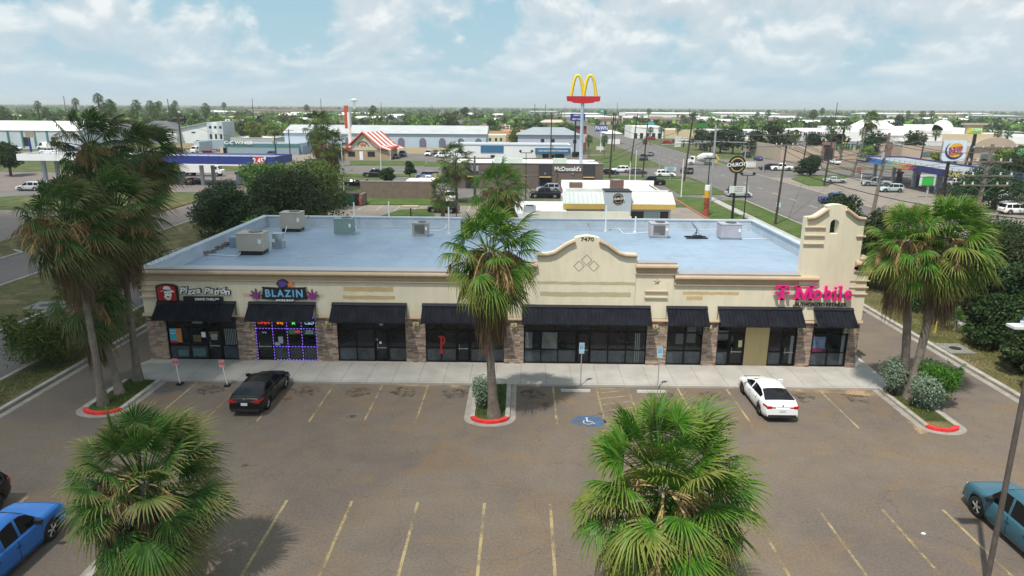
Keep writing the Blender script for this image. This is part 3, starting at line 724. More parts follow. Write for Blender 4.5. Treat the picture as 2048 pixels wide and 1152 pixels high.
def roofMat():
    m,t,b,o=nt('roof_membrane');g=t.nodes.new('ShaderNodeNewGeometry').outputs['Position']
    a=mix(t,ramp(t,noise(t,g,.25,6,.65,.5),[(.35,0),(.7,1)]),(.24,.328,.438),(.30,.388,.495))
    a=mix(t,math_(t,'MULTIPLY',ramp(t,noise(t,g,.45,6,.7,1.5),[(.56,0),(.64,1)]),.3),a,(.17,.215,.265))
    mp=N(t,'ShaderNodeMapping');mp.inputs['Scale'].default_value=(.25,2.2,1);t.links.new(g,mp.inputs[0])
    a=mix(t,.5,a,ramp(t,noise(t,mp.outputs[0],2,5,.7),[(.3,.8),(.7,1.15)]),'MULTIPLY')
    a=mix(t,.3,a,ramp(t,noise(t,g,14,3),[(.3,.75),(.7,1.2)]),'MULTIPLY')
    w=N(t,'ShaderNodeTexWave',bands_direction='X',inp={'Scale':.16,'Distortion':.4});t.links.new(g,w.inputs['Vector'])
    a=mix(t,math_(t,'MULTIPLY',ramp(t,w.outputs['Fac'],[(.985,0),(.997,1)]),.12),a,(.12,.17,.24))
    t.links.new(a,b.inputs['Base Color']);t.links.new(ramp(t,noise(t,g,.4,4),[(.3,.45),(.7,.7)]),b.inputs['Roughness'])
    bump(t,b,noise(t,g,3,5),.25,.03);return m
ROOF=roofMat();PARA=mat('parapet_membrane',(.42,.48,.54),.6,.16,.8,5,bmp=.2)
SFRAME=mat('black_storefront_frame',(.006,.006,.007),.4,.1,2,spec=.2);COPING=mat('metal_coping',(.42,.40,.42),.4,.1,1,metal=.4)
def paneMat():
    m,t,b,o=nt('storefront_glass');g=t.nodes.new('ShaderNodeNewGeometry').outputs['Position']
    a=mix(t,ramp(t,noise(t,g,.7,3),[(.4,0),(.7,1)]),(.003,.004,.006),(.02,.025,.032));t.links.new(a,b.inputs['Base Color'])
    b.inputs['Roughness'].default_value=.02;b.inputs['Specular IOR Level'].default_value=.42;return m
PANE=paneMat()
def lowpane():
    m,t,b,o=nt('pale_lower_glass');g=t.nodes.new('ShaderNodeNewGeometry').outputs['Position']  # lower panes mottled and paler than the panes above
    a=mix(t,ramp(t,noise(t,g,1.3,5,.7),[(.35,0),(.7,1)]),(.02,.028,.038),(.065,.085,.105));t.links.new(a,b.inputs['Base Color'])
    b.inputs['Roughness'].default_value=.12;b.inputs['Specular IOR Level'].default_value=.6;return m
PANEL=lowpane()
MALL=thing('strip_mall','long beige stucco and stone strip mall with black awnings and a flat blue grey roof','shopping building',(-1.3,51.5,0))
OP=[(-22.5,-18.0),(-16.85,-12.95),(-11.62,-7.28),(-6.03,-1.07),(.18,7.91),(9.18,11.42),(12.33,17.33),(18.23,20.5)]
XL,XR,YF,YB=-23.7,21.1,40.85,61.8
ZS=3.05
mb=MB();e=[XL]+[v for o_ in OP for v in o_]+[XR]
for i in range(0,len(e),2):
    MB().box(e[i],YF,.1,e[i+1],41.45,ZS-.001).build('stone_pillar',STONE,MALL)
    mb.box(e[i]-.03 if i else e[i]-.05,YF-.05,.1,e[i+1]+.03,YF-.004,.5) if False else None

mb=MB();mb.box(XL,YF-.04,ZS,XR,41.5,5.35)
mb.box(XL,41.5,.1,XL+.3,YB,6.1);mb.box(XR-.3,41.5,.1,XR,YB,6.1);mb.box(XL+.3,YB-.3,.1,XR-.3,YB,6.1)
mb.build('stucco_wall',STUC,MALL)
def prof(z0,y0=YF-.04,yb=41.45):return [(yb,z0),(y0+.0,z0),(y0-.12,z0+.04),(y0-.12,z0+.13),(y0-.04,z0+.17),(y0-.04,z0+.34),(y0-.14,z0+.38),(y0-.25,z0+.45),(y0-.30,z0+.53),(y0-.28,z0+.62),(y0-.20,z0+.70),(y0-.14,z0+.73),(yb,z0+.73)]
mb=MB()
mb.ext(prof(5.36),'x',XL-.18,-1.5);mb.ext(prof(5.36),'x',9.38,18.1)
mb.ext(prof(6.03,YF-.06),'x',6.95,9.5);mb.ext(prof(6.03,YF-.06),'x',-1.6,.95)
mb.ext(prof(6.33,YF-.06,41.6),'x',20.2,21.32);mb.box(20.5,40.6,7.062,21.2,41.9,7.2)
# sill moulding under the stucco
for i in range(0,len(e),2):mb.ext([(YF-.04,ZS),(YF-.14,ZS+.0),(YF-.14,ZS+.06),(YF-.042,ZS+.2)],'x',e[i]-.02 if i else e[i]-.12,e[i+1]+.02 if i<len(e)-2 else e[i+1]+.1)
def mould(x0,x1,z,y=YF-.04):mb.ext([(y,z),(y-.1,z+.02),(y-.1,z+.08),(y,z+.11)],'x',x0,x1)
for z in(5.02,4.66,4.22):mould(XL-.14,-22.35,z)
for z in(4.95,4.55):mould(7.6,9.0,z,YF-.07);mould(-1.35,.05,z,YF-.07)
for z in(9.02,8.52,8.02):mould(16.92,18.15,z,YF-.10)
for z in(8.5,):mould(20.05,20.6,z,YF-.10)
for z in(5.75,5.32,4.9):mould(20.05,21.22,z)
CXP=3.95;half=[(.74,8.16),(.95,8.06),(1.25,7.92),(1.6,7.66),(1.95,7.42),(2.35,7.31),(3.05,7.29)]
for s_ in(-1,1):mb.tube([(CXP+s_*a,YF-.2,z-.04) for a,z in half],[.12]*len(half),8)
CXT=18.72;halft=[(.55,10.22),(.78,10.05),(1.05,9.85),(1.3,9.7),(1.72,9.66)]
for s_ in(-1,1):mb.tube([(CXT+s_*a,YF-.18,z-.05) for a,z in halft],[.11]*len(halft),8)
mb.build('cornice',TRIM,MALL)
mb=MB()
top=[(CXP+.74,8.16),(CXP+.74,8.28),(CXP+.5,8.36),(CXP,8.43),(CXP-.5,8.36),(CXP-.74,8.28),(CXP-.74,8.16)]
poly=[(.9,5.35),(7.0,5.35),(7.0,7.29)]+[(CXP+a,z) for a,z in half[::-1]][1:]+top[1:]+[(CXP-a,z) for a,z in half[1:]]+[(.9,7.29)]
mb.ext(poly,'y',YF-.12,41.3);mb.box(.9,YF-.12,ZS+.2,7.0,YF-.045,5.349)
mb.box(7.003,YF-.07,ZS+.2,9.35,41.3,6.72);mb.box(-1.45,YF-.07,ZS+.2,.897,41.3,6.72)
mb.build('pediment',STUC,MALL)
mb=MB()
topt=[(CXT+.55,10.22),(CXT+.6,10.34),(CXT+.3,10.43),(CXT,10.46),(CXT-.3,10.43),(CXT-.6,10.34),(CXT-.55,10.22)]
wx,ww,wz0,wz1=18.68,.26,8.68,9.2
outer_r=[(20.45,ZS+.2),(20.45,9.66)]+[(CXT+a,z) for a,z in halft[::-1]][1:]+topt[1:3]+[(wx+.001,10.45)]
arch_r=[(wx,wz1+.36)]+[(wx+ww*math.sin(a),wz1+.1+ww*math.cos(a)) for a in np.linspace(.2,PI/2,5)]+[(wx+ww,wz0),(wx,wz0)]
mb.ext(outer_r+arch_r+[(wx,ZS+.2)],'y',YF-.1,41.3)
outer_l=[(16.98,ZS+.2),(16.98,9.66)]+[(CXT-a,z) for a,z in halft[::-1]][1:]+topt[::-1][1:3]+[(wx-.001,10.45)]
arch_l=[(wx,wz1+.36)]+[(wx-ww*math.sin(a),wz1+.1+ww*math.cos(a)) for a in np.linspace(.2,PI/2,5)]+[(wx-ww,wz0),(wx,wz0)]
mb.ext(outer_l+arch_l+[(wx,ZS+.2)],'y',YF-.1,41.3)
mb.box(20.453,YF-.06,ZS+.2,XR,41.9,7.06)
mb.build('bell_tower',STUC,MALL)
mb=MB();mb.box(XL+.3,41.5,5.15,XR-.3,YB-.3,5.25);mb.build('roof',ROOF,MALL)
mb=MB();mb.box(XL+.3,41.5,5.252,XL+.42,YB-.3,6.1);mb.box(XR-.42,42.1,5.252,XR-.3,YB-.3,6.1);mb.box(XL+.42,YB-.45,5.252,XR-.42,YB-.3,6.1);mb.box(XL+.42,41.5,5.252,16.9,41.6,6.1)
mb.box(XL+.42,YB-.62,5.253,XR-.42,YB-.451,5.33);mb.box(XL-.02,41.46,6.102,XL+.5,YB+.02,6.2);mb.box(XR-.5,42.12,6.102,XR+.02,YB+.02,6.2);mb.box(XL+.5,YB-.5,6.102,XR-.5,YB+.02,6.2)
mb.build('parapet',PARA,MALL)
mb=MB();mb.box(XL-.05,40.62,6.095,-1.5,41.58,6.16);mb.box(9.38,40.62,6.095,16.97,41.58,6.16);mb.box(6.98,40.62,6.765,9.45,41.35,6.83);mb.box(-1.55,40.62,6.765,.9,41.35,6.83)
mb.build('coping',COPING,MALL)
mb=MB();p=[(1.2,0),(9.9,0),(9.9,.2),(9.6,.33),(9.8,.45),(9.6,.6),(1.2,.6)];mb.ext([(a,b+6.2) for a,b in p],'y',YB-.2,YB+.02);mb.build('rear_parapet_panel',STUC,MALL)
# diamonds, star, street number
mb=MB()
for dx,dz in((0,7.25),(-.45,6.87),(.45,6.87)):
    r1,r2=.34,.31
    for k in range(4):
        a0,a1=k*PI/2,(k+1)*PI/2
        q=[(CXP+dx+r*math.sin(a)*1.0,dz-.3+r*math.cos(a)) for r,a in((r1,a0),(r1,a1),(r2,a1),(r2,a0))];mb.ext(q,'y',YF-.135,YF-.115)
mb.build('diamond_relief',mat('painted_groove_shadow',(.26,.20,.13),.9,.1,2),MALL)  # dark strips carry the shade of the recessed edges in their colour
def star(mb,x,y,z,r,d=.06):
    c_=(x,y-d,z);P=[(x+(r if k%2==0 else r*.42)*math.sin(k*PI/5),y,z+(r if k%2==0 else r*.42)*math.cos(k*PI/5)) for k in range(10)]
    mb.add(P+[c_],[(i,(i+1)%10,10) for i in range(10)]);mb.add(P,[tuple(range(10))])
mb=MB();star(mb,8.32,YF-.075,5.62,.26);mb.build('relief_star',TRIM,MALL)
text('7470',.32,mat('black_lettering',(.03,.025,.02),.5,0),MALL,'street_number',(CXP,YF-.13,8.22),.012,.004,sx=1.25)
# faded patches where old signs were
def patch(x0,x1,z0,z1,m,seed,y=YF-.0435,name='faded_sign_patch'):
    r=random.Random(seed);n=16;P=[(x0+(x1-x0)*k/n,z0+r.uniform(-.02,.03)) for k in range(n+1)]+[(x1-(x1-x0)*k/n,z1+r.uniform(-.03,.02)) for k in range(n+1)]
    MB().ext(P,'y',y,y+.003).build(name,m,MALL)
PY=mat('yellowed_stucco_patch',(.52,.385,.2),.9,.12,1.5);PG=mat('greenish_stucco_patch',(.42,.40,.25),.9,.08,1.5);PP=mat('pinkish_stucco_patch',(.60,.44,.38),.9,.08,2)
patch(-11.05,-7.95,4.78,5.1,PY,1);patch(-11.1,-7.85,4.27,4.53,PY,2);patch(9.95,13.4,4.8,5.0,PY,3);patch(10.2,11.2,4.45,4.7,PY,4)
patch(.95,6.98,5.38,5.58,PG,5,YF-.1235);patch(1.15,6.75,4.62,4.92,PG,6,YF-.1235);patch(-17.35,-16.75,4.35,4.6,PP,7);patch(-12.75,-12.3,4.35,4.6,PP,8)
# star wall lamps
LAMPB=mat('lamp_box_cream',(.5,.4,.24),.7,.1,2);STARM=mat('verdigris_star',(.16,.15,.08),.6,.3,6)
for px in(318,499,655,831,1028,1312,1420,1606,1701):
    x=up(px,648,40.6)[0];z=2.56;mb=MB();mb.box(x-.19,YF-.1,z-.12,x+.19,YF-.002,z+.28);lm=mb.build('wall_lamp',LAMPB,MALL);mb=MB();star(mb,x,YF-.12,z+.02,.26,.07);mb.build('star',STARM,lm)
# storefronts
STORES=[([-22.5,-21.15,-20.0,-19.05,-18.0],[2]),([-16.85,-15.75,-14.83,-13.9,-12.95],[0]),([-11.62,-10.45,-9.3,-8.4,-7.28],[2]),([-6.03,-5.05,-4.1,-3.2,-2.15,-1.07],[2]),
([.18,1.28,2.36,3.5,4.4,5.52,6.65,7.91],[3]),([9.18,10.32,11.42],[]),([12.33,13.1,14.1],[1]),([15.6,16.45,17.33],[1]),([18.23,19.35,20.5],[])]
YG=41.02
for xs,doors in STORES:
    mb=MB();x0,x1=xs[0],xs[-1];w=.05
    mb.box(x0,YG-.06,.12,x0+w,YG+.06,ZS-.004);mb.box(x1-w,YG-.06,.12,x1,YG+.06,ZS-.004)
    for x in xs[1:-1]:mb.box(x-w*.7,YG-.055,.12,x+w*.7,YG+.055,ZS-.006)
    for a,b,i in zip(xs,xs[1:],range(9)):
        for z in((.12,.2),(1.02,1.09),(2.22,2.3),(2.97,ZS-.007)) if i not in doors else ((2.22,2.32),(2.97,ZS-.007)):mb.box(a+.03,YG-.05,z[0],b-.03,YG+.05,z[1])
    sf=mb.build('storefront',SFRAME,MALL)
    for i,(a,b) in enumerate(zip(xs,xs[1:])):
        if i in doors:
            d=MB();d.box(a+.06,YG-.04,.13,a+.15,YG,2.2);d.box(b-.15,YG-.04,.13,b-.06,YG,2.2);d.box(a+.15,YG-.04,.13,b-.15,YG,.28);d.box(a+.15,YG-.04,2.1,b-.15,YG,2.2);d.box(a+.15,YG-.07,1.02,b-.15,YG-.03,1.07,2)
            d.box(a+.12,YG-.02,.27,b-.12,YG-.01,2.12,1);d.tube([(a+.2,YG-.1,.95),(a+.2,YG-.1,1.35)],.015,6,2);d.build('door',[SFRAME,PANE,GALV],sf)
            q=MB();q.box(a+.03,YG,2.3,b-.03,YG+.01,2.97);q.build('window_pane',PANE,sf)
        else:
            q=MB();q.box(a+.03,YG,.19,b-.03,YG+.01,1.03);q.build('lower_pane',PANEL,sf)
            q=MB();q.box(a+.03,YG,1.08,b-.03,YG+.01,2.23);q.build('window_pane',PANE,sf)
            q=MB();q.box(a+.03,YG,2.3,b-.03,YG+.01,2.97);q.build('window_pane',PANE,sf)
mb=MB();mb.box(14.1,YG-.04,.12,15.6,YG+.06,ZS-.01);mb.build('infill_panel',stuccoMat('yellow_infill_stucco',(.50,.40,.215)),MALL)
mb=MB();mb.box(XL+.3,41.5,.1,XR-.3,41.6,ZS);mb.build('interior_back_wall',SFRAME,MALL)
# awnings
def awnMat():
    m,t,b,o=nt('black_corrugated_metal');g=t.nodes.new('ShaderNodeNewGeometry').outputs['Position']
    a=mix(t,ramp(t,noise(t,g,1.5,5,.7),[(.35,0),(.7,1)]),(.006,.007,.011),(.016,.018,.027));t.links.new(a,b.inputs['Base Color']);b.inputs['Roughness'].default_value=.7;b.inputs['Specular IOR Level'].default_value=.08;return m
AWN=awnMat();AWNX=[(-22.75,-17.85),(-17.0,-12.85),(-11.78,-7.15),(-6.15,-1.0),(.05,7.98),(9.0,11.5),(12.18,17.3),(18.05,20.45)]
AY0,AZ0,AY1,AZ1=YF-.06,4.06,YF-1.12,3.14
for (x0,x1) in AWNX:
    mb=MB();n=int((x1-x0)/.115)*2;P=[]
    up_=Vector((0,-(AZ0-.2-AZ1),(-(AY0-.1-AY1)))).normalized();nn=Vector((0,-(AZ0-AZ1),(AY0-AY1))).normalized()
    for k in range(n+1):
        h=.035 if (k%4) in(0,1) else 0.;P.append((x0+(x1-x0)*k/n,h))
    ys,zs=AY0-.16,AZ0-.16
    V=[]
    for (x,h) in P:V+=[(x,ys+(-.7*h),zs+.7*h),(x,AY1-.7*h,AZ1+.7*h)]
    mb.add(V,[(2*k,2*k+1,2*k+3,2*k+2) for k in range(n)]);mb.add([(x,y,z-.03) for x,y,z in V[:2]+V[-2:]],[(0,1,3,2)])
    aw=mb.build('awning',AWN,MALL)
    q=MB();q.ext([(AY0+.02,AZ0+.02),(AY0-.06,AZ0+.03),(ys-.07,zs+.07),(ys-.05,zs+.0),(AY0+.02,AZ0-.1)],'x',x0-.02,x1+.02);q.build('ridge_cap',mat('awning_ridge_cap',(.016,.018,.025),.5,.15,2,spec=.2),aw)
    q=MB()
    for x in list(np.arange(x0,x1,1.2))+[x1-.03]:
        for a,b in(((AY0,AZ0-.1),(AY1+.05,AZ1-.02)),((AY0,AZ1-.25),(AY1+.05,AZ1-.05)),((AY0,AZ0-.1),(AY0,AZ1-.25))):q.tube([(x+.015,a[0],a[1]),(x+.015,b[0],b[1])],.02,5)
    q.box(x0,AY1+.02,AZ1-.08,x1,AY1+.06,AZ1-.035);q.build('awning_frame',BLACKM,aw)
q=MB()
for y in(42.4,43.6):
    q.tube([(XR,y,3.95),(XR+1.0,y,3.3),(XR,y,3.25)],.02,5)
for f in(0,.33,.66,1):q.tube([(XR+f,42.4,3.95-.65*f),(XR+f,43.6,3.95-.65*f)],.018,5)
q.build('bare_awning_frame',BLACKM,MALL)
# ------------------------------------------------------------------ signs on the front
def sgn(name,label,cat,x,z,y=YF-.05):return thing(name,label,cat,(x,y,z))
BLK=mat('sign_black',(.012,.012,.012),.4,0);WHT=mat('sign_white',(.85,.87,.88),.4,0);REDS=mat('sign_red',(.45,.02,.02),.4,0)
t=sgn('emblem_sign','red arched emblem sign of a hatted face above the first awning','sign',-22.0,4.6)
def arch_poly(cx,z0,w,h,r):return [(cx-w,z0),(cx+w,z0),(cx+w*1.02,z0+h)]+[(cx+w*math.cos(a),z0+h+r*math.sin(a)) for a in np.linspace(.35,PI-.35,9)]+[(cx-w*1.02,z0+h)]
MB().ext(arch_poly(-22.03,4.06,.66,.92,.2),'y',YF-.24,YF-.05).build('backing',BLK,t);MB().ext(arch_poly(-22.03,4.14,.56,.78,.2),'y',YF-.255,YF-.24).build('red_face',REDS,t)
q=MB();fx_=-21.98
q.ext([(fx_-.24,4.50),(fx_-.2,4.3),(fx_-.02,4.15),(fx_+.14,4.2),(fx_+.24,4.42),(fx_+.26,4.72),(fx_-.26,4.72)],'y',YF-.27,YF-.256)
q.ext([(fx_-.45,4.68),(fx_-.1,4.82),(fx_+.4,4.66),(fx_+.47,4.72),(fx_+.25,4.84),(fx_+.2,5.0),(fx_+.02,5.07),(fx_-.18,5.03),(fx_-.24,4.86)],'y',YF-.285,YF-.271);q.build('face_shape',WHT,t)
q=MB();q.ext([(fx_-.24,4.86),(fx_+.25,4.83),(fx_+.25,4.77),(fx_-.1,4.83),(fx_-.32,4.76)],'y',YF-.292,YF-.286);q.box(fx_-.15,YF-.28,4.58,fx_-.03,YF-.271,4.61);q.box(fx_+.06,YF-.28,4.58,fx_+.18,YF-.271,4.61);q.ext([(fx_-.1,4.38),(fx_+.02,4.42),(fx_+.16,4.38),(fx_+.14,4.34),(fx_-.08,4.34)],'y',YF-.28,YF-.271);q.ext([(fx_-.26,4.6),(fx_-.24,4.4),(fx_-.18,4.45),(fx_-.2,4.7),(fx_-.26,4.72)],'y',YF-.281,YF-.271);q.box(fx_-.05,YF-.28,4.23,fx_+.08,YF-.271,4.25);q.build('face_lines',BLK,t)
t=sgn('lettering_sign','white playful lettering reading Pizza Patron outlined in black','sign',-19.8,4.85)
bf=-21.28
for i,(ch,w) in enumerate(zip('Pizza Patrón',[.33,.17,.27,.27,.29,.2,.33,.28,.22,.22,.28,.28])):
    x=bf+w/2;bf+=w
    if ch==' ':continue
    dz=.05*math.sin(i*2.1)
    kw=dict(shear=.25,sx=1.1,tilt=.1*math.sin(i*1.7))
    text(ch,.56,BLK,t,'letter_outline',(x,YF-.10,4.73+dz),.04,.05,**kw);text(ch,.56,WHT,t,'letter',(x,YF-.17,4.73+dz),.02,.014,**kw)
t=sgn('lettering_sign','black panel reading DRIVE THRU below the pizza lettering','sign',-19.9,4.2)
MB().box(-21.05,YF-.22,4.06,-18.6,YF-.05,4.38).build('panel',BLK,t);text('DRIVE THRU™',.20,WHT,t,'lettering',(-19.55,YF-.23,4.22),.006,.008,sx=1.15)
PUR=mat('sign_magenta',(.28,.03,.24),.4,0);CYAN=mat('sign_cyan',(.16,.45,.72),.4,0);VIO=mat('sign_violet',(.10,.05,.28),.4,0);ORG=mat('sign_orange',(.7,.2,.06),.4,0)
t=sgn('lettering_sign','cyan arched lettering reading BLAZIN SMOKE SHOP over the second awning','sign',-14.75,4.6)
MB().ext([(-16.15,4.28),(-15.3,4.22),(-15.2,4.1),(-14.2,4.1),(-14.1,4.22),(-13.3,4.28),(-13.42,4.95),(-13.3,5.04),(-14.75,4.98),(-16.1,5.04),(-16.02,4.95)],'y',YF-.2,YF-.05).build('backing',BLK,t)
for i,ch in enumerate('BLAZIN'):
    xx=(-15.74,-15.36,-14.94,-14.48,-14.14,-13.76)[i]
    text(ch,.66 if i in(0,5) else .6,CYAN,t,'letter',(xx,YF-.21,4.63),.012,.02,sx=.92)
text('SMOKE SHOP',.17,WHT,t,'lettering',(-14.7,YF-.215,4.2),.006,.006,sx=1.1)
q=MB();rr=random.Random(3);q.ext([(-14.75+(.36+.05*(k%2))*math.cos(a),5.26+.29*math.sin(a)) for k,a in enumerate(np.linspace(0,2*PI,15)[:-1])],'y',YF-.2,YF-.05);q.build('emblem_backing',BLK,t)
q=MB();q.ext([(-14.78+.27*math.cos(a)*(1+.2*math.cos(3*a)),5.26+.21*math.sin(a)) for a in np.linspace(0,2*PI,15)[:-1]],'y',YF-.215,YF-.2);q.build('emblem_disc',VIO,t)
q=MB();q.ext([(-14.42,5.1),(-14.25,5.05),(-14.12,5.2),(-14.15,5.4),(-14.3,5.55),(-14.27,5.38),(-14.36,5.42),(-14.38,5.28),(-14.45,5.3)],'y',YF-.22,YF-.2);q.build('flame_shape',ORG,t)
def leaf7(x,z,s,lab):
    t=sgn('leaf_sign',lab,'sign',x,z)
    for nm,mm,k,y0,y1 in(('outline',BLK,1.0,YF-.16,YF-.05),('leaf',PUR,.84,YF-.175,YF-.16)):
        P=[(x-.03*s,z-.36*s)]
        angs=[-115,-75,-38,0,38,75,115];ln=[.34,.55,.62,.68,.62,.55,.34]
        for a,l in zip(angs[::1],ln):
            a=R(a);w=.16
            P.append((x+math.sin(a-w*1.6)*l*.33*s,z-.12*s+math.cos(a-w*1.6)*l*.33*s));P.append((x+math.sin(a-w)*l*.62*s,z-.12*s+math.cos(a-w)*l*.62*s));P.append((x+math.sin(a)*l*s*(.9 if k<1 else 1),z-.12*s+math.cos(a)*l*s*(.9 if k<1 else 1)));P.append((x+math.sin(a+w)*l*.62*s,z-.12*s+math.cos(a+w)*l*.62*s))
        P.append((x+.03*s,z-.36*s))
        MB().ext(P,'y',y0,y1).build(nm,mm,t)
leaf7(-16.5,4.5,.78,'magenta seven pointed leaf sign left of the cyan lettering');leaf7(-13.0,4.5,.78,'magenta seven pointed leaf sign right of the cyan lettering')
MAG=mat('sign_magenta_bright',(.75,.01,.22),.35,0)
t=sgn('lettering_sign','large magenta lettering reading T Mobile below the bell tower','sign',17.8,4.95)
MB().box(15.45,YF-.22,4.98,19.95,YF-.14,5.1).build('raceway',mat('raceway_pale',(.55,.52,.5),.5,0),t)
zb=4.62
def serif(q,x,w,z,h=.1):q.box(x-w/2,YF-.40,z,x+w/2,YF-.24,z+h)
q=MB();q.box(15.82,YF-.40,zb,16.02,YF-.24,zb+.86);serif(q,15.92,.48,zb);serif(q,15.92,.78,zb+.78,.12);q.box(15.53,YF-.40,zb+.6,15.6,YF-.24,zb+.78);q.box(16.24,YF-.40,zb+.6,16.31,YF-.24,zb+.78);q.box(15.5,YF-.40,zb+.36,15.66,YF-.24,zb+.5);q.box(16.18,YF-.40,zb+.36,16.34,YF-.24,zb+.5);q.build('letter',MAG,t)
q=MB();mx=16.75
q.ext([(mx,zb),(mx+.2,zb),(mx+.2,zb+.9),(mx,zb+.9)],'y',YF-.4,YF-.24);q.ext([(mx+.78,zb),(mx+.98,zb),(mx+.98,zb+.9),(mx+.78,zb+.9)],'y',YF-.4,YF-.24)
q.ext([(mx+.201,zb+.9),(mx+.201,zb+.55),(mx+.46,zb),(mx+.54,zb),(mx+.779,zb+.55),(mx+.779,zb+.9),(mx+.5,zb+.3)],'y',YF-.398,YF-.242)
serif(q,mx+.08,.38,zb,.09);serif(q,mx+.9,.38,zb,.09);serif(q,mx+.04,.3,zb+.82,.09);serif(q,mx+.94,.3,zb+.82,.09);q.build('letter',MAG,t)
for ch,x in zip('obile',(18.08,18.69,19.13,19.45,19.93)):
    text(ch,1.2,MAG,t,'letter',(x,YF-.32,zb+.425),.08,.024,sx=.80)
    if ch in'il':
        q=MB();bxx=x+(-.17 if ch=='b' else 0);q.box(bxx-.14,YF-.40,zb-.005,bxx+.13,YF-.24,zb+.07) if ch!='b' else None;q.box(bxx-.16,YF-.40,zb+(.80 if ch!='i' else .48),bxx,YF-.24,zb+(.88 if ch!='i' else .56));q.build('serif',MAG,t)
t=sgn('lettering_sign','black lettering reading AUTHORIZED RETAILER under the magenta name','sign',18.4,4.3)
text('AUTHORIZED RETAILER',.34,BLK,t,'lettering',(18.42,YF-.135,4.27),.02,.003,sx=.86)
# window stickers, lights and posters
def poster(label,x0,x1,z0,z1,m,name='poster',y=YG-.02,cat='poster'):
    o=MB().box(x0,y-.008,z0,x1,y,z1).build(name,m,origin=((x0+x1)/2,y,z0));tag(o,label,cat);return o
def ptxt(o,s,size,m,x,z,dy=.009,sx=1,y=YG-.02):return text(s,size,m,o,'lettering',(x,y-dy,z),.001,.002,sx=sx)
t=thing('poster','blue and orange pizza poster in the first shop window','poster',(-22.0,YG-.03,1.2))
MB().box(-22.38,YG-.03,1.25,-21.95,YG-.02,2.18).build('blue_half',mat('poster_blue',(.05,.42,.62),.5,0),t);MB().box(-21.949,YG-.03,1.25,-21.62,YG-.02,2.18).build('orange_half',mat('poster_orange',(.65,.22,.04),.5,.4,12),t);MB().box(-22.38,YG-.034,1.2,-21.9,YG-.031,1.36).build('red_band',REDS,t)
text('HOT N',.15,WHT,t,'lettering',(-22.16,YG-.033,2.03),.001,.003,sx=.8);text('READY',.13,WHT,t,'lettering',(-22.16,YG-.033,1.85),.001,.003,sx=.8)
o=poster('grey open panel at the top of the first shop window','x' and -20.85,-20.2,2.52,2.86,mat('open_panel_grey',(.22,.27,.34),.5,0),'open_sign',YG-.02,'sign');ptxt(o,'OPEN',.24,mat('dark_blue_lettering',(.01,.015,.06),.5,0),-20.52,2.69)
o=poster('white hours notice on the first shop door',-19.85,-19.25,1.45,1.8,BLK,'door_notice');[ptxt(o,s_,.075,WHT,-19.55,1.78-.075*i) for i,s_ in enumerate(('WELCOME','TO OUR SHOP','OPEN DAILY','11 TO 10','THANK YOU'))]
o=poster('white square sheet taped inside the first shop window',-20.35,-20.08,1.6,1.95,WHT,'paper_notice')
o=poster('pale sticker cluster on the smoke shop window',-15.45,-15.15,1.25,1.7,mat('pale_sticker',(.4,.45,.48),.5,0),'sticker');poster('pale square sheet low on the smoke shop window',-15.68,-15.35,1.12,1.32,mat('pale_sheet',(.35,.5,.55),.5,0),'paper_notice')
for s_,x,c_,lab in(('OPEN',-16.3,(.9,.04,.03),'red neon reading OPEN in the smoke shop window'),('69¢',-15.25,(.9,.25,.02),'orange neon swirl in the smoke shop window'),('✦',-14.4,(.1,.7,.12),'green neon leaf in the smoke shop window'),('CBD',-13.4,(.3,.5,.6),'pale neon in the corner of the smoke shop window')):
    m=mat('neon_%d'%abs(int(x*10)),c_,.5,0,emit=1.1);tt=thing('neon_sign',lab,'neon sign',(x,YG-.04,2.6))
    if s_=='✦':
        q=MB();star(q,x,YG-.03,2.66,.2,.01);q.build('tubes',m,tt)
    else:text(s_,.3,m,tt,'tubes',(x,YG-.03,2.63),.004,.003,sx=1.0)
o=poster('small red and green picture panel in the smoke shop window',-14.75,-14.0,1.88,2.2,REDS,'poster');MB().box(-14.75,YG-.033,1.88,-14.4,YG-.0285,2.2).build('green_half',mat('poster_green',(.05,.25,.08),.5,.6,30),o);ptxt(o,'VAPE',.15,WHT,-14.2,2.04)
o=poster('dark green panel reading VAPES in the smoke shop window',-13.82,-13.05,1.85,2.17,mat('poster_dark_green',(.02,.09,.05),.5,.3,20),'poster');ptxt(o,'VAPES &',.12,WHT,-13.43,2.09);ptxt(o,'KRATOM',.12,WHT,-13.43,1.95)
ptxt(MALL,'7478',.15,WHT,-16.3,1.98,.06);ptxt(MALL,'130',.18,WHT,-8.85,2.6,.06)
o=poster('white sticker low on the vacant shop door',-9.0,-8.86,1.3,1.45,WHT,'sticker');poster('small white sticker beside the vacant shop door handle',-9.25,-9.12,1.5,1.65,WHT,'sticker')
for i,(x,lab) in enumerate(((-5.05,'tall red P shape on the black shop window'),(-2.25,'tall red P shape on the black window behind the palm trunk'))):
    tt=thing('window_decal',lab,'window decal',(x,YG-.06,.7));q=MB();q.box(x-.12,YG-.07,.7,x+.12,YG-.06,1.0);q.box(x-.06,YG-.07,1.001,x+.06,YG-.06,1.9);q.ext([(x-.16,1.9),(x-.16,1.78),(x-.061,1.78),(x-.061,1.9)],'y',YG-.07,YG-.06);q.ext([(x+.061+.2*math.sin(a)*1.0,1.6+.3*math.cos(a)) for a in np.linspace(0,PI,9)]+[(x+.061+.09*math.sin(a),1.6+.17*math.cos(a)) for a in np.linspace(PI,0,9)],'y',YG-.07,YG-.06);q.build('red_shape',REDS,tt)
LED=mat('violet_led',(.30,.16,1.0),.5,0,emit=1.5);tt=thing('led_string','violet dashed light string framing the smoke shop window','light string',(-14.9,YG-.08,.2));q=MB()
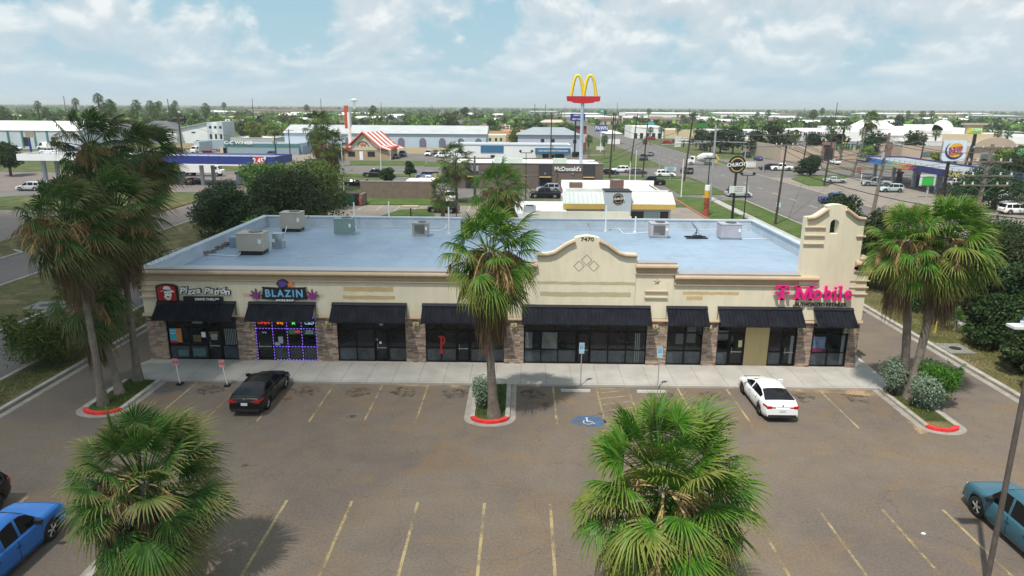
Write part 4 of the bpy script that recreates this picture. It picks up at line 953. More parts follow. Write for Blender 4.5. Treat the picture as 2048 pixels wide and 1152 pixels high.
for x in(-16.82,-15.75,-14.83,-13.9,-12.99):
    for z in np.arange(.2,2.95,.2):q.box(x-.013,YG-.085,z,x+.013,YG-.065,z+.09)
for z in(.16,1.06,2.26,2.96):
    for x in np.arange(-16.8,-13,.2):
        if z in(.16,1.06) and x<-15.8:continue
        q.box(x,YG-.085,z-.013,x+.09,YG-.065,z+.013)
q.build('lights',LED,tt)
o=poster('yellow and white notice on the phone shop door',13.72,14.0,1.35,1.8,mat('notice_yellow',(.55,.55,.3),.5,.2,8),'door_notice');poster('blue screen panel in the last shop window',18.4,19.15,1.3,2.1,mat('screen_blue',(.10,.16,.26),.3,.5,2),'window_display');poster('magenta display low in the last shop window',18.4,19.0,1.1,1.32,mat('display_magenta',(.25,.01,.08),.4,.3,3),'window_display')
poster('whitish smeared sheet behind the long window row',1.33,2.3,1.1,2.2,mat('smeared_sheet',(.12,.13,.12),.5,.7,2.5),'window_sheet')
BLIND=mat('pale_window_blinds',(.16,.18,.19),.6,.35,6);CRATE=mat('teal_crates',(.07,.14,.15),.6,.4,3)
def blinds(lab,x0,x1,z0,z1,st=.09):
    tt=thing('window_blinds',lab,'blinds',((x0+x1)/2,YG-.03,z0));q=MB()
    for x in np.arange(x0,x1,st):q.box(x,YG-.035,z0,x+st*.55,YG-.022,z1+.0)
    q.build('slats',BLIND,tt)
blinds('narrow vertical blinds in the right pane of the first shop',-18.85,-18.15,1.12,2.2,.11);blinds('vertical blinds at the left end of the long window row',.3,.72,1.12,2.2);blinds('pale blind strip at the right end of the long window row',7.2,7.55,.25,2.2,.12)
poster('teal crates behind the lower glass of the first shop',-21.0,-20.2,.3,.85,CRATE,'stacked_crates',YG-.02,'crates');poster('darker teal crates low in the first shop window',-21.95,-21.3,.3,.75,CRATE,'stacked_crates',YG-.02,'crates')
poster('ochre counter front seen through the first shop glass',-20.9,-20.4,1.3,1.75,mat('ochre_counter',(.13,.09,.035),.6,.4,3),'counter_front',YG-.015,'counter');poster('ochre wall seen through the first shop door',-19.85,-19.25,1.82,2.0,mat('ochre_counter',(.13,.09,.035),.6,.4,3),'inner_wall',YG-.045,'inner wall')
poster('pale inner partition in the two pane window',9.75,10.25,1.5,2.2,mat('inner_partition',(.07,.075,.08),.6,.3,2),'inner_partition',YG-.012,'partition');poster('pale inner partition right of the window mullion',10.45,11.0,1.6,2.9,mat('inner_partition',(.07,.075,.08),.6,.3,2),'inner_partition',YG-.012,'partition')
poster('pale curtain strip beside the phone shop glass',16.95,17.15,.3,2.15,BLIND,'curtain',YG-.05,'curtain');poster('pale curtain strip in the last shop window',20.15,20.35,.3,2.9,BLIND,'curtain',YG-.02,'curtain')
# parking signs in front
def parksign(lab,px,py,tilt,red,h=1.9,group=None):
    x,y=at(px,py,.12);t=thing('parking_sign',lab,'sign',(x,y,.0),group)
    q=MB()
    q.tube([(x,y,.0),(x+tilt,y,h+.1)],.03,6);q.build('post',WHITEP if red else GALV,t)
    if red:
        q=MB();q.rbox((x,y-.02,.05),(.3,.34,.1));q.build('base',BLACKM,t)
        PK=mat('faded_pink_plate',(.62,.30,.33),.6,.15,4);q=MB();q.box(x+tilt-.16,y-.045,h-.18,x+tilt+.16,y-.03,h+.28);pl=q.build('plate',PK,t)
        q=MB();q.box(x+tilt-.12,y-.05,h+.0,x+tilt-.02,y-.046,h+.12);q.box(x+tilt+.03,y-.05,h+.0,x+tilt+.13,y-.046,h+.12);q.build('red_marks',REDS,pl);text('PICK UP',.07,REDS,pl,'lettering',(x+tilt,y-.048,h+.2),.001)
    else:
        PB=mat('pale_blue_plate',(.35,.58,.66),.5,.1,4);q=MB();q.box(x+tilt-.15,y-.045,h-.5,x+tilt+.15,y-.03,h+.16);pl=q.build('plate',PB,t)
        q=MB();q.box(x+tilt-.09,y-.05,h-.22,x+tilt+.08,y-.046,h-.05);q.build('blue_square',mat('sign_blue',(.02,.12,.42),.5,0),pl);text('RESERVED',.06,mat('sign_blue',(.02,.12,.42),.5,0),pl,'lettering',(x+tilt,y-.048,h+.08),.001);text('PARKING',.06,mat('sign_blue',(.02,.12,.42),.5,0),pl,'lettering',(x+tilt,y-.048,h+.0),.001);text('&',.15,WHT,pl,'symbol',(x+tilt,y-.052,h-.135),.001);text('VAN ACCESSIBLE',.038,mat('sign_blue',(.02,.12,.42),.5,0),pl,'lettering',(x+tilt,y-.048,h-.4),.001)
parksign('pink plate on a leaning white post left of the other pink plate',360,765,-.12,True,1.35);parksign('pink plate on a leaning white post beside the black sedan',455,768,-.2,True,1.35)
parksign('pale blue disabled parking sign nearest the centre palm',1161,770,0,False,2.6);parksign('pale blue disabled parking sign between two shop pillars',1315,775,0,False,2.5)
# ------------------------------------------------------------------ on the roof
def hvac(lab,x,y,w,d,h,c,fan=True,grille=True,curb=.18,name='rooftop_air_conditioner'):
    t=thing(name,lab,'air conditioner',(x,y,5.25));m=mat('hvac_%d%d%d'%tuple(int(v*99) for v in c),c,.55,.12,1.5,8)
    q=MB();q.box(x-w*.45,y-d*.45,5.25,x+w*.45,y+d*.45,5.25+curb);q.build('curb',PARA if curb<.2 else BLACKM,t)
    z0=5.25+curb;q=MB();q.box(x-w/2,y-d/2,z0,x+w/2,y+d/2,z0+h);q.box(x-w/2-.03,y-d/2-.03,z0+h,x+w/2+.03,y+d/2+.03,z0+h+.05)
    q.box(x-w*.5-.012,y-d*.5-.012,z0+.02,x+w*.02,y-d*.5,z0+h*.35);q.build('casing',m,t)
    if fan:
        q=MB();q.cyl(x+w*.1,y+d*.1,z0+h+.051,z0+h+.1,min(w,d)*.33,n=18);q.build('fan_guard',BLACKM,t)
    if grille:
        q=MB()
        for k in range(12):q.box(x-w*.36,y-d/2-.02,z0+h*(.12+.068*k),x+w*.30,y-d/2-.001,z0+h*(.15+.068*k))
        q.build('coil_grille',mat('coil_dark',(.09,.075,.06),.6,.2,3),t)
    q=MB();q.box(x+w*.34,y-d/2-.012,z0+h*.45,x+w*.46,y-d/2-.001,z0+h*.7);q.build('label_plate',WHITEP,t)
    return t
def roofat(px,py):return at(px,py,5.25)
hvac('tall beige rooftop unit nearest the left parapet',-19.95,49.6,1.9,1.5,1.25,(.42,.38,.31),grille=False,curb=.32)
hvac('tall beige rooftop unit near the back left corner',-20.15,59.2,1.75,1.4,1.35,(.42,.38,.32),grille=False,curb=.3)
hvac('green grey rooftop unit behind the second shop',-15.2,57.7,1.5,1.3,1.2,(.20,.29,.27),grille=False)
hvac('small dark grilled rooftop unit left of the centre palm',-8.6,57.3,1.3,1.1,.95,(.33,.32,.3))
hvac('black boxy rooftop unit half hidden behind the centre palm',-4.6,56.6,1.0,1.0,1.25,(.06,.06,.065),fan=False)
hvac('small grey grilled rooftop unit left of the roof dish',11.6,57.7,1.5,1.3,1.05,(.42,.4,.42))
hvac('plain grey lilac rooftop unit right of the roof dish',17.5,57.4,1.7,1.4,1.1,(.38,.37,.42),grille=False)
t=thing('roof_vent_hood','pale blue grey low duct box behind the nearest beige roof unit','vent',(-21.6,52.0,5.25));MB().box(-22.6,51.6,5.26,-21.2,52.3,6.05).build('duct_box',mat('duct_blue',(.24,.32,.42),.6,.1,1),t)
t=thing('turbine_vent','silver drum vent behind the nearest beige roof unit','vent',(-18.85,51.8,5.25));q=MB();q.box(-19.25,51.4,5.26,-18.45,52.2,5.75);q.cyl(-18.85,51.8,5.75,6.0,.25);q.cyl(-18.85,51.8,6.0,6.4,.45,.45,16);q.build('drum',GALV,t)
def vpipe(lab,px,pyb,pyt,r=.06):
    x,y=at(px,pyb,5.25);z=up(px,pyt,y)[2];q=MB();q.tube([(x,y,5.25),(x,y,z)],r,8);q.cyl(x,y,5.25,5.35,r*2.4);o=q.build('vent_pipe',WHITEP,origin=(x,y,5.25));tag(o,lab,'pipe','white pipes on the mall roof')
vpipe('tall white roof pipe right of the green grey unit',710,456,405);vpipe('tall white roof pipe above the shallow roof hatch',779,454,403);vpipe('white roof pipe beside the black boxy unit',898,468,414);vpipe('white roof pipe right of the raised centre gable',1211,463,411);vpipe('short white roof pipe left of the small grey unit',1270,465,433,.07)
x,y=roofat(751,452);q=MB();q.box(x-.7,y-.3,5.26,x+.7,y+.4,5.5);q.box(x-.75,y-.35,5.5,x+.75,y+.45,5.56);tag(q.build('roof_hatch',WHITER,origin=(x,y,5.25)),'shallow white hatch on the roof near the back parapet','roof hatch')
def conduit(lab,pts,m=WHITEP,r=.035,name='roof_conduit',cat='pipe'):
    P=[(*at(px,py,5.25+z),5.25+z) for px,py,z in pts];o=MB().tube(P,r,6).build(name,m,origin=P[0]);tag(o,lab,cat);return o
conduit('white drain line running left from the nearest beige roof unit',[(393,509,.04),(430,510,.04),(474,512,.04),(480,508,.1),(481,490,.7)])
conduit('white drain line between the two beige roof units',[(530,470,.05),(558,466,.05),(570,466,.06),(574,452,.6)])
conduit('white drain line looping left of the small grey unit',[(1236,455,.12),(1246,467,.04),(1270,467,.04),(1300,464,.04)])
conduit('white drain line running right from the lilac roof unit',[(1450,478,.04),(1500,478,.04),(1540,478,.04),(1512,462,.04),(1500,460,.05)])
conduit('white drain line right of the dark grilled unit',[(857,462,.05),(880,461,.05),(890,458,.06),(894,448,.5)])
conduit('black hose draped over the back parapet by the beige unit',[(600,450,.05),(612,449,.08),(617,444,.4),(617,432,.98)],BLACKM,.06)
conduit('thin dark cable lying in the centre of the roof',[(1180,453,.3),(1165,437,.9),(1130,443,.6),(1115,455,.1)],BLACKM,.015,'roof_cable','cable')
rng=random.Random(5);q=MB()
for k in range(46):
    kk=rng.uniform(0,9);x0,y0=roofat(350+kk*9+rng.uniform(-8,8),520-kk*3.4+rng.uniform(-3,3));q.tube([(x0,y0,5.27),(x0+rng.uniform(.3,1.1),y0+rng.uniform(-.5,.9),5.27+rng.uniform(.05,.3)),(x0+rng.uniform(.8,1.6),y0+rng.uniform(-.2,1.4),5.28)],[.03,.045,.015],5)
tag(q.build('fallen_palm_debris',mat('dry_brown_frond',(.20,.11,.07),.9,.4,6),origin=(-22,48,5.25)),'brown dry frond litter along the left parapet of the roof','plant litter')
q=MB()
for k in range(6):
    x0,y0=roofat(1478+k*6,459+rng.uniform(-2,2));q.tube([(x0,y0,5.27),(x0+rng.uniform(.2,.6),y0+rng.uniform(-.3,.4),5.3)],[.09,.05],5)
tag(q.build('fallen_palm_debris',mat('dry_brown_frond',(.20,.11,.07),.9,.4,6),origin=(18.5,59,5.25)),'small tan litter heap in the back right corner of the roof','plant litter')
x,y=roofat(1392,476);t=thing('satellite_dish','grey satellite dish on a weighted frame on the roof','satellite dish',(x,y,5.25))
q=MB();q.tube([(x,y,5.3),(x,y,6.1)],.03,6);[q.tube([(x+a,y+b,5.3),(x,y,5.8)],.02,5) for a,b in((-.6,-.3),(.6,-.3),(0,.6))];q.box(x-.9,y-.45,5.26,x+.9,y-.25,5.36);q.box(x-.9,y+.3,5.26,x+.9,y+.45,5.36);q.box(x-.3,y-.5,5.36,x+.4,y-.2,5.55);q.build('frame',UNDER,t)
q=MB();mx_=Matrix.Translation((x-.15,y,6.25))@Matrix.Rotation(R(50),4,'Y')@Matrix.Rotation(R(10),4,'Z');V=[tuple(mx_@Vector((0,0,-.12)))];
for j,rr_ in enumerate((.25,.55)):
    for k in range(16):V.append(tuple(mx_@Vector((rr_*math.cos(k*PI/8),rr_*math.sin(k*PI/8)*1.1,-.12+.35*rr_*rr_))))
q.add(V,[(0,1+k,1+(k+1)%16) for k in range(16)]+[(1+k,17+k,17+(k+1)%16,1+(k+1)%16) for k in range(16)],0,True);q.build('dish',GREYM,t)
# ------------------------------------------------------------------ palms
WND=(.5,.1)
palm('fan_palm','big green fan palm filling the bottom centre of the lot island',(4.3,18.0,.1),(4.25,18.0,5.15),3.0,88,11,PALMG,skirt=1.6,trunk_r=.27,wind=(.35,.1),nb=30,seg=5,stalks=20,skirtn=34,elbot=-52,pet=1.6,droop=.42)
palm('fan_palm','big dark green fan palm in the island at bottom left beside the blue truck',(-12.35,19.8,.1),(-12.3,19.8,4.0),2.9,76,12,PALMD,skirt=1.6,trunk_r=.27,wind=(.4,.1),nb=30,seg=5,stalks=10,skirtn=34,elbot=-52,pet=1.55,droop=.42)
palm('fan_palm','lone fan palm on the centre island in front of the mall',(-1.38,33.25,.1),(-1.6,33.2,9.0),2.95,52,13,PALMG,skirt=3.2,trunk_r=.28,wind=(.35,.1),nb=22,seg=4,stalks=14,skirtn=120,elbot=-62,pet=1.4,droop=.6,curve=-.12)
palm('fan_palm','distant fan palm standing behind the mall above the centre palm',(-2.2,67.5,0),(-2.3,67.5,8.2),3.4,50,14,PALMG,skirt=2.0,trunk_r=.26,wind=(.3,.1),nb=18,seg=3,stalks=12,skirtn=60,elbot=-55,droop=.6)
palm('fan_palm','left palm of the pair on the right hand island',(22.05,36.9,.1),(20.5,36.2,9.2),2.5,46,15,PALMG,skirt=2.8,trunk_r=.29,wind=(-.1,.2),nb=22,seg=4,stalks=14,skirtn=90,elbot=-60,pet=1.15,droop=.55,curve=.15)
palm('fan_palm','taller bushier palm of the pair on the right hand island',(22.0,36.1,.1),(22.9,36.6,9.3),3.1,64,16,PALMG,skirt=2.9,trunk_r=.28,wind=(.5,.1),nb=24,seg=4,stalks=26,skirtn=90,elbot=-58,pet=1.35,droop=.55)
g='wind blown fan palms at the left driveway'
W2=(1.0,.15)
palm('fan_palm','leaning palm rooted nearest the red curved kerb of the left island',(-22.74,34.05,.1),(-23.4,34.4,10.0),2.75,50,21,PALMW,skirt=2.7,trunk_r=.225,wind=W2,nb=22,seg=4,stalks=40,skirtn=110,elbot=-60,group=g,pet=1.4,droop=.7,curve=.15)
palm('fan_palm','short palm with thick brown skirt in the middle of the left island',(-22.68,35.52,.1),(-24.1,36.2,5.4),2.3,40,22,PALMW,skirt=2.8,trunk_r=.23,wind=(.5,.1),nb=18,seg=4,stalks=5,skirtn=90,elbot=-50,group=g,droop=.7,curve=.2)
palm('fan_palm','tall straight palm rooted nearest the sidewalk on the left island',(-22.62,37.34,.1),(-22.6,37.6,10.3),2.8,54,23,PALMW,skirt=2.7,trunk_r=.235,wind=W2,nb=22,seg=4,stalks=24,skirtn=110,elbot=-58,group=g,droop=.7)
palm('fan_palm','tallest palm of the left cluster with its crown streaming right',(-28.9,47.0,.1),(-29.6,47.2,13.2),3.1,48,24,PALMW,skirt=3.0,trunk_r=.28,wind=(1.3,.1),nb=22,seg=4,stalks=24,skirtn=70,elbot=-50,group=g,droop=.7)
palm('fan_palm','slim palm on the grass strip behind the left island palms',(-29.3,52.5,.1),(-29.0,52.5,12.3),3.1,50,25,PALMW,skirt=2.2,trunk_r=.24,wind=(1.3,.1),nb=18,seg=4,stalks=6,skirtn=30,elbot=-50,group=g,droop=.7)
palm('fan_palm','outer left palm rooted on the grass strip behind the round bush',(-29.4,42.8,.1),(-29.2,43.0,9.2),2.8,46,26,PALMW,skirt=2.3,trunk_r=.25,wind=W2,nb=20,seg=4,stalks=34,skirtn=80,elbot=-60,group=g,droop=.7)
palm('fan_palm','low palm with yellow drooping stalks behind the left bush',(-29.2,45.0,.1),(-29.7,45.0,4.5),2.4,38,27,PALMW,skirt=1.8,trunk_r=.26,wind=(.4,.1),nb=16,seg=4,stalks=34,skirtn=30,elbot=-55,group=g,droop=.7)
palm('fan_palm','small palm beside the driveway kerb left of the mall corner',(-28.9,50.6,.1),(-28.7,50.6,4.4),2.2,26,28,PALMW,skirt=1.8,trunk_r=.24,wind=(.4,.1),nb=16,seg=3,skirtn=30,elbot=-50,group=g,droop=.7)
palm('fan_palm','thin trunked palm behind the grass strip beside the rear lawn',(-38.6,69.5,.1),(-38.2,69.5,9.4),2.8,40,29,PALMW,skirt=2.6,trunk_r=.22,wind=W2,nb=14,seg=3,skirtn=40,elbot=-50,group=g,droop=.7)
# shrubs
def shrub(label,x,y,w,h,m,seed,n=2600,size=.09,spiky=False,group=None,z=.1,name='shrub',trunk=False):
    rng=np.random.default_rng(seed)
    L=[(rng.uniform(-.28,.28)*w,rng.uniform(-.28,.28)*w,h*rng.uniform(.38,.72),w*rng.uniform(.2,.34),w*rng.uniform(.2,.34),h*rng.uniform(.22,.34)) for _ in range(9)]+[(0,0,h*.4,w*.42,w*.42,h*.36)]
    t=thing(name,label,'shrub',(x,y,z),group)
    V=leafcloud(L,n,size,rng,.35 if spiky else .55)
    if spiky:
        for _ in range(90):
            a=rng.uniform(0,6.28);rr=w*.45*math.sqrt(rng.uniform());p=np.array([math.cos(a)*rr,math.sin(a)*rr,h*.5]);d=np.array([math.cos(a)*.5*rr/w,math.sin(a)*.5*rr/w,1.])
            q=p+d*h*rng.uniform(.3,.62);k=24;u=rng.uniform(0,1,k)[:,None];c_=p+(q-p)*u;o_=rng.normal(0,.05*w,(k,3));e=rng.normal(0,size*.8,(k,3))
            V=np.concatenate([V,np.stack([c_,c_+e*.4+[0,0,.02],c_+o_+e,c_+o_*.5-e*.3],1).reshape(-1,3)])
    npmesh('foliage',V+np.array([x,y,z]),4,m,t)
    q=MB();[q.tube([(x,y,z-.05),(x+rng.uniform(-.3,.3)*w,y+rng.uniform(-.3,.3)*w,z+h*.6)],[.04,.015],5) for _ in range(6)];q.build('stem',BARK,t)
    return t
shrub('grey green sage bush against the centre palm trunk',-1.95,34.4,1.5,1.9,SAGE,1,4200,.055)
shrub('rounded sage bush left of the right hand palms',21.5,36.9,1.7,2.3,SAGE,2,5200,.055,z=.1)
shrub('rounded sage bush in front of the right hand palms',22.15,34.9,1.95,2.1,SAGE,3,6200,.055)
shrub('bright green leafy bush right of the right hand palms',23.1,35.5,2.0,2.2,BRG,4,4600,.075,True)
shrub('large dark green rounded bush on the left grass strip',-29.9,40.2,4.6,3.0,LEAFM,5,12000,.085,True)
shrub('feathery bright green bush beyond the left parapet',-27.0,70.0,3.8,4.2,LEAFL,6,8000,.12,True)
shrub('dark low bush under the small driveway palm',-29.4,54,3.6,2.6,LEAF,7,5000,.12)
shrub('dark bush at the far left edge by the pink lot',-62,66,5,3,LEAFM,8,5000,.12)
for i,(x,y) in enumerate(((-30.6,57),(-31,61))):shrub(('dark hedge like bush beside the lane left of the mall','dark bush at the end of the lane left of the mall')[i],x,y,3.8,3,LEAF,20+i,4500,.13)
for i,(x,y,s_) in enumerate(((36.2,45.8,2.0),(34.9,41.8,1.7),(32.2,48.8,1.6))):
    palm('young_fan_palm',('small dark fan palm beside the concrete pad on the right verge','low fan palm among the right hand trees','knee high fan palm by the yellow post on the right')[i],(x,y,.1),(x,y,.9),s_*.6,16,60+i,PALMD,skirt=.3,trunk_r=.12,wind=(0,0),nb=14,seg=3,skirtn=3,elbot=0,pet=.5)
# near trees
tree('dark_oak_tree','big dark round tree behind the mall at left',(-31,90,0),8.2,13.5,31,LEAF,26000,.17,k=40,zb=.12)
tree('dark_oak_tree','dark tree touching the left side of the big round tree',(-36,84,0),6.6,9,32,LEAF,14000,.17,k=26,zb=.1)
tree('light_oak_tree','lighter green spreading tree right of the big round tree',(-33.0,108,0),8.0,13,33,LEAFM,18000,.19,k=34,zb=.15)
tree('light_oak_tree','mid green tree tucked behind the spreading tree',(-42,113,0),7.2,11,34,LEAFM,13000,.19,k=14,zb=.15)
tree('dark_oak_tree','dark low tree hugging the back left corner of the mall',(-29,76,0),4.6,8,35,LEAF,12000,.15,k=12,zb=.05)
tree('dark_oak_tree','dark tree left of the pale stone enclosure',(-41,92,0),6.5,9,36,LEAF,11000,.18,k=12,zb=.1)
g='dense dark trees along the right verge'
for i,(x,y,h,w,lab) in enumerate(((32.6,61,8.0,6.5,'dark dense tree directly right of the bell tower'),(32.0,68,8.4,6.5,'dark dense tree behind the bell tower tree'),(34.2,55,6.2,6.5,'dark shrubby tree below the bell tower tree'),(37.5,49.5,5.5,6.5,'dark tree at the right above the footway'),(39.5,44,6.2,8,'large dark tree at the right edge by the lamp pole'),(37.2,39.5,5.2,7,'dark leafy tree lowest on the right edge'),(44,52,6.2,8,'dark tree on the far side of the footway at right'),(34.5,74,5.0,6,'dark tree beside the road right of the roof corner'),(44.5,60,5.5,7,'broad dark tree beyond the footway trees'),(41.5,36.5,6.5,9,'low dark tree spilling over the right frame edge'),(31.9,40.6,3.8,4.4,'leafy dark tree just right of the drain inlet'),(31.6,36.9,3.6,4.4,'leafy dark tree nearest the right kerb'),(32.9,44.9,4.2,4.6,'leafy dark tree behind the drain inlet beside the footway'),(31.3,33.2,3.2,4.0,'leafy dark tree lowest along the right kerb'),(35.4,53,5.6,6.5,'dark tree overhanging the footway behind the palms'),(33.8,57.5,4.8,5,'low dark tree behind the yellow bollard'),(35.6,40.6,4.4,5.5,'bushy dark tree leaning over the verge by the kerb'),(37.8,46.5,6.0,7.5,'tall dark tree above the drain inlet'),(36.6,33.5,4.6,6,'bushy dark tree beside the lamp pole near the kerb'),(46.5,44,7,10,'dense dark tree at the right edge behind the others'),(36.8,44.6,5.2,6,'dark tree directly behind the drain inlet'),(48,68,6,9,'wide dark tree beyond the road at right'),(40,66,5,7,'dark tree between the footway and the road'),(52,56,6.5,10,'dark spreading tree above the far footway'),(36.5,60.5,4.6,5.5,'dark tree right of the bell tower beside the footway'))):
    tree('dark_live_oak',lab,(x,y,0),h,w,70+i,LEAF,15000,.13,group=g,k=26,zb=.02)
for i,(px,py,h,w,lab,m) in enumerate(((1620,352,5.2,7.5,'lollipop shaped dark tree on the fuel station lawn',LEAF),(1985,420,7.2,15,'very broad dark tree right of the large round-cornered sign',LEAF),(2035,372,7.5,13,'dark tree at the far right edge beside the broad one',LEAF),(2040,330,6,9,'dark tree by the pale building at the far right',LEAFM),(22,352,8,9,'loose dark tree at the far left edge over the road',LEAF),(805,373,0,0,'',LEAF),(910,430,0,0,'',LEAF),(690,272+30,9,9,'tree with a bare fork behind the tall orange sign',LEAF),(925,316,4.5,7,'dull red leaved tree left of the white shop',LEAF))):
    if h:
        x,y=at(px,py);tree('broadleaf_tree',lab,(x,y,0),h,w,90+i,m,9000,.22,k=13,zb=.22)
for px,py,h,w,lab in((772,373,4,5.0,'round dark little tree by the drive entrance'),(820,362,4.6,3.2,'slender little tree behind the lamp post')):
    x,y=at(px,py);tree('broadleaf_tree',lab,(x,y,0),h,w,px,LEAF,4000,.2,k=9,zb=.3)
x,y=at(886,440);palm('date_palm','short feathery palm at the rear lot beside the parked cars',(x,y,0),(x,y,4.2),2.7,36,41,PALMD,skirt=.5,trunk_r=.35,nb=12,seg=3,skirtn=6,elbot=-40,wind=(.3,0))
x,y=at(912,404);palm('date_palm','dark bushy palm standing left of the dark brick restaurant',(x,y,0),(x,y,7.2),3.8,44,42,PALMW,skirt=.8,trunk_r=.4,nb=14,seg=3,skirtn=16,elbot=-45,wind=(.4,0))
for i,(px,py,h,cr_) in enumerate(((655,392,10,3.3),(640,385,12.5,3.4),(672,380,9,3.2))):
    x,y=at(px,py);palm('fan_palm',('ragged dark palm left of the white lamp post','tallest ragged dark palm in the rear lawn clump','short ragged dark palm nearest the lane')[i],(x,y,0),(x,y,h),cr_,34,43+i,PALMW,skirt=4.5,trunk_r=.4,nb=12,seg=3,skirtn=70,elbot=-50,wind=(.6,0),group='ragged palms left of the lamp post')
# ------------------------------------------------------------------ vehicles near the camera
def place(t,x,y,head,z=0):t.location=(x,y,z);t.rotation_euler=(0,0,R(head));return t
c1=place(car('sedan','white sedan parked in the bays at right facing the mall',(.78,.8,.82),near=True,rim=RIMD),13.68,35.45,90)
c2=place(car('sedan','black sedan parked at left facing the mall',(.006,.007,.009),near=True),-14.5,35.35,90)
TL=mat('lit_tail_red',(.6,.02,.03),.3,0,emit=.25)
pk=car('cabpickup','blue pickup truck with a slatted cab guard at the bottom left corner',(.022,.14,.46),'pickup truck',near=True)
q=MB()
for k in range(6):q.box(-.78,-.75,1.22+.09*k,-.74,.75,1.26+.09*k)
for s_ in(-.78,.78):q.box(-.80,s_-.03,1.1,-.72,s_+.03,1.78)
q.build('cab_guard',BLACKM,pk)
q=MB()
for y in(-.25,.25):q.tube([(-.66,y,1.96),(-.5,y,1.96)],.10,10)
q.build('roof_spot_lamps',CHROME,pk)
q=MB();q.box(-2.6,-.5,.72,-1.8,.1,1.0);q.build('load',mat('tool_box_grey',(.3,.32,.36),.5,.3,4),pk)
q=MB();q.box(-2.68,-.82,.684,-.68,.82,.70);q.build('bed_liner',mat('bed_liner_grey',(.26,.29,.34),.6,.3,3),pk)
place(pk,-18.55,20.5,90)
pk2=place(car('pickup','steel blue pickup with black mirrors at the bottom right',(.035,.11,.155),'pickup truck',near=True),19.45,22.9,90)
place(car('suv','black car with red tail lamps cut off at the left edge',(.01,.01,.012),near=True),-21.95,22.6,-90)
# litter
x,y=at(1847,1068);o=MB().ext(blob(x,y,.1,.07,9,9),'z',.003,.03).build('paper_scrap',WHITEP,origin=(x,y,0));tag(o,'small crumpled white scrap on the asphalt at lower right','litter')
def frondlitter(lab,px,py,r_,seed):
    x,y=at(px,py);rng=np.random.default_rng(seed);V=[];T=[];fan(V,T,(x,y,.03),rng.uniform(0,6.28),.02,r_*.8,r_*.6,rng,12,.9,.05,seg=2,wb=.8);V=np.array(V);V[:,2]=np.abs(V[:,2]-.03)*.25+.012
    o=npmesh('fallen_frond',V,4,DEADF,origin=(x,y,0));tag(o,lab,'fallen frond')
frondlitter('dry tan frond lying on the asphalt right of the bottom left palm',516,930,.55,1);frondlitter('thin dry frond with a long dark stem behind the black sedan',565,812,.9,2);frondlitter('bare pale twig beside the blue parking patch',1185,832,.5,3);frondlitter('brown twig near the centre island',1062,803,.8,4)
# lamp post at right
t=thing('lamp_post','tall brown grey lamp post at the right edge of the lot','lamp post',(16.35,20.7,0))
q=MB();q.tube([(16.35,20.7,0),(15.95,20.4,10.6)],[.115,.095],4);q.build('pole',mat('weathered_bronze_pole',(.10,.08,.075),.6,.35,3),t)
q=MB();q.box(15.15,20.2,9.42,15.95,20.6,9.5);q.box(15.5,20.3,9.5,15.8,20.5,9.62);q.build('lamp_head',mat('lamp_head_pale',(.6,.62,.65),.4,.1,2),t)
q=MB();q.box(15.56,20.28,9.62,15.72,20.5,9.74);q.build('sensor',mat('sensor_blue',(.03,.22,.6),.4,0),t)
# drain pads and small things on the verges
def pad(lab,x,y,w,d):
    t=thing('drain_inlet',lab,'drain',(x,y,0));MB().box(x-w/2,y-d/2,0,x+w/2,y+d/2,.17).build('slab',mat('weathered_slab',(.20,.19,.175),.9,.35,3),t);MB().cyl(x,y,.17,.185,.38,n=18).build('cover',UNDER,t)
    q=MB();q.box(x-w/2-.01 if x>0 else x+w/2-.01,y-d*.45,.03,x-w/2+.02 if x>0 else x+w/2+.02,y+d*.45,.14);q.build('slot',BLACKM,t)
pad('concrete drain inlet on the right verge kerb',29.7,44.6,1.7,2.0);pad('concrete drain inlet on the left verge kerb',-38.6,52.5,2.2,2.2)
x,y=at(1868,668);q=MB();q.cyl(x,y,0,.95,.13,n=10);tag(q.build('bollard',mat('faded_yellow',(.5,.38,.10),.6,.2,4),origin=(x,y,0)),'faded yellow bollard beside the right driveway','bollard')
mb=MB();mb.box(-36.2,66.5,0,-33.2,66.7,1.3);mb.box(-33.4,66.7,0,-33.2,70,1.3);mb.box(-36.2,66.7,0,-36.0,70,1.3);tag(mb.build('low_block_wall',mat('pale_block',(.36,.31,.26),.9,.15,2),origin=(-34.7,68,0)),'pale low block enclosure left of the mall roof corner','wall')
x,y=at(70,493);mb=MB();mb.ext([(y-.6,0),(y+.6,0),(y+.6,.8),(y-.6,.8)],'x',x-1.6,x+1.6);tag(mb.build('planter_box',mat('weathered_planks',(.17,.12,.08),.9,.3,3),origin=(x,y,0)),'weathered wooden box beside the upper left road','box')
# ------------------------------------------------------------------ buildings beyond
WIN=mat('dark_window',(.02,.024,.03),.08,.3,.5);WHW=mat('white_siding_wall',(.72,.74,.76),.8,.08,.3,4);DKR=mat('charcoal_shingle_roof',(.10,.105,.12),.85,.25,.6,5);GRR=mat('grey_metal_roof',(.42,.45,.46),.45,.12,.3,3)
BRN=mat('brown_brick',(.135,.105,.09),.9,.2,.6,5);BGE=mat('beige_wall',(.46,.37,.29),.9,.08,.2,3);CRM=mat('cream_wall',(.60,.50,.33),.9,.08,.3);TEAL=mat('teal_fascia',(.06,.17,.19),.6,.1,.3);SKYB=mat('pale_blue_wall',(.46,.54,.62),.8,.08,.2,2)
YELF=mat('mustard_fascia',(.55,.38,.10),.7,.1,1,10);NAVY=mat('royal_blue_fascia',(.02,.035,.22),.5,.06,.5);ORGR=mat('orange_roof',(.50,.075,.035),.6,.1,.5)
def bx(par,name,m,*b):
    for i in range(0,len(b),6):o=MB().box(*b[i:i+6]).build(name,m,par)
    return o
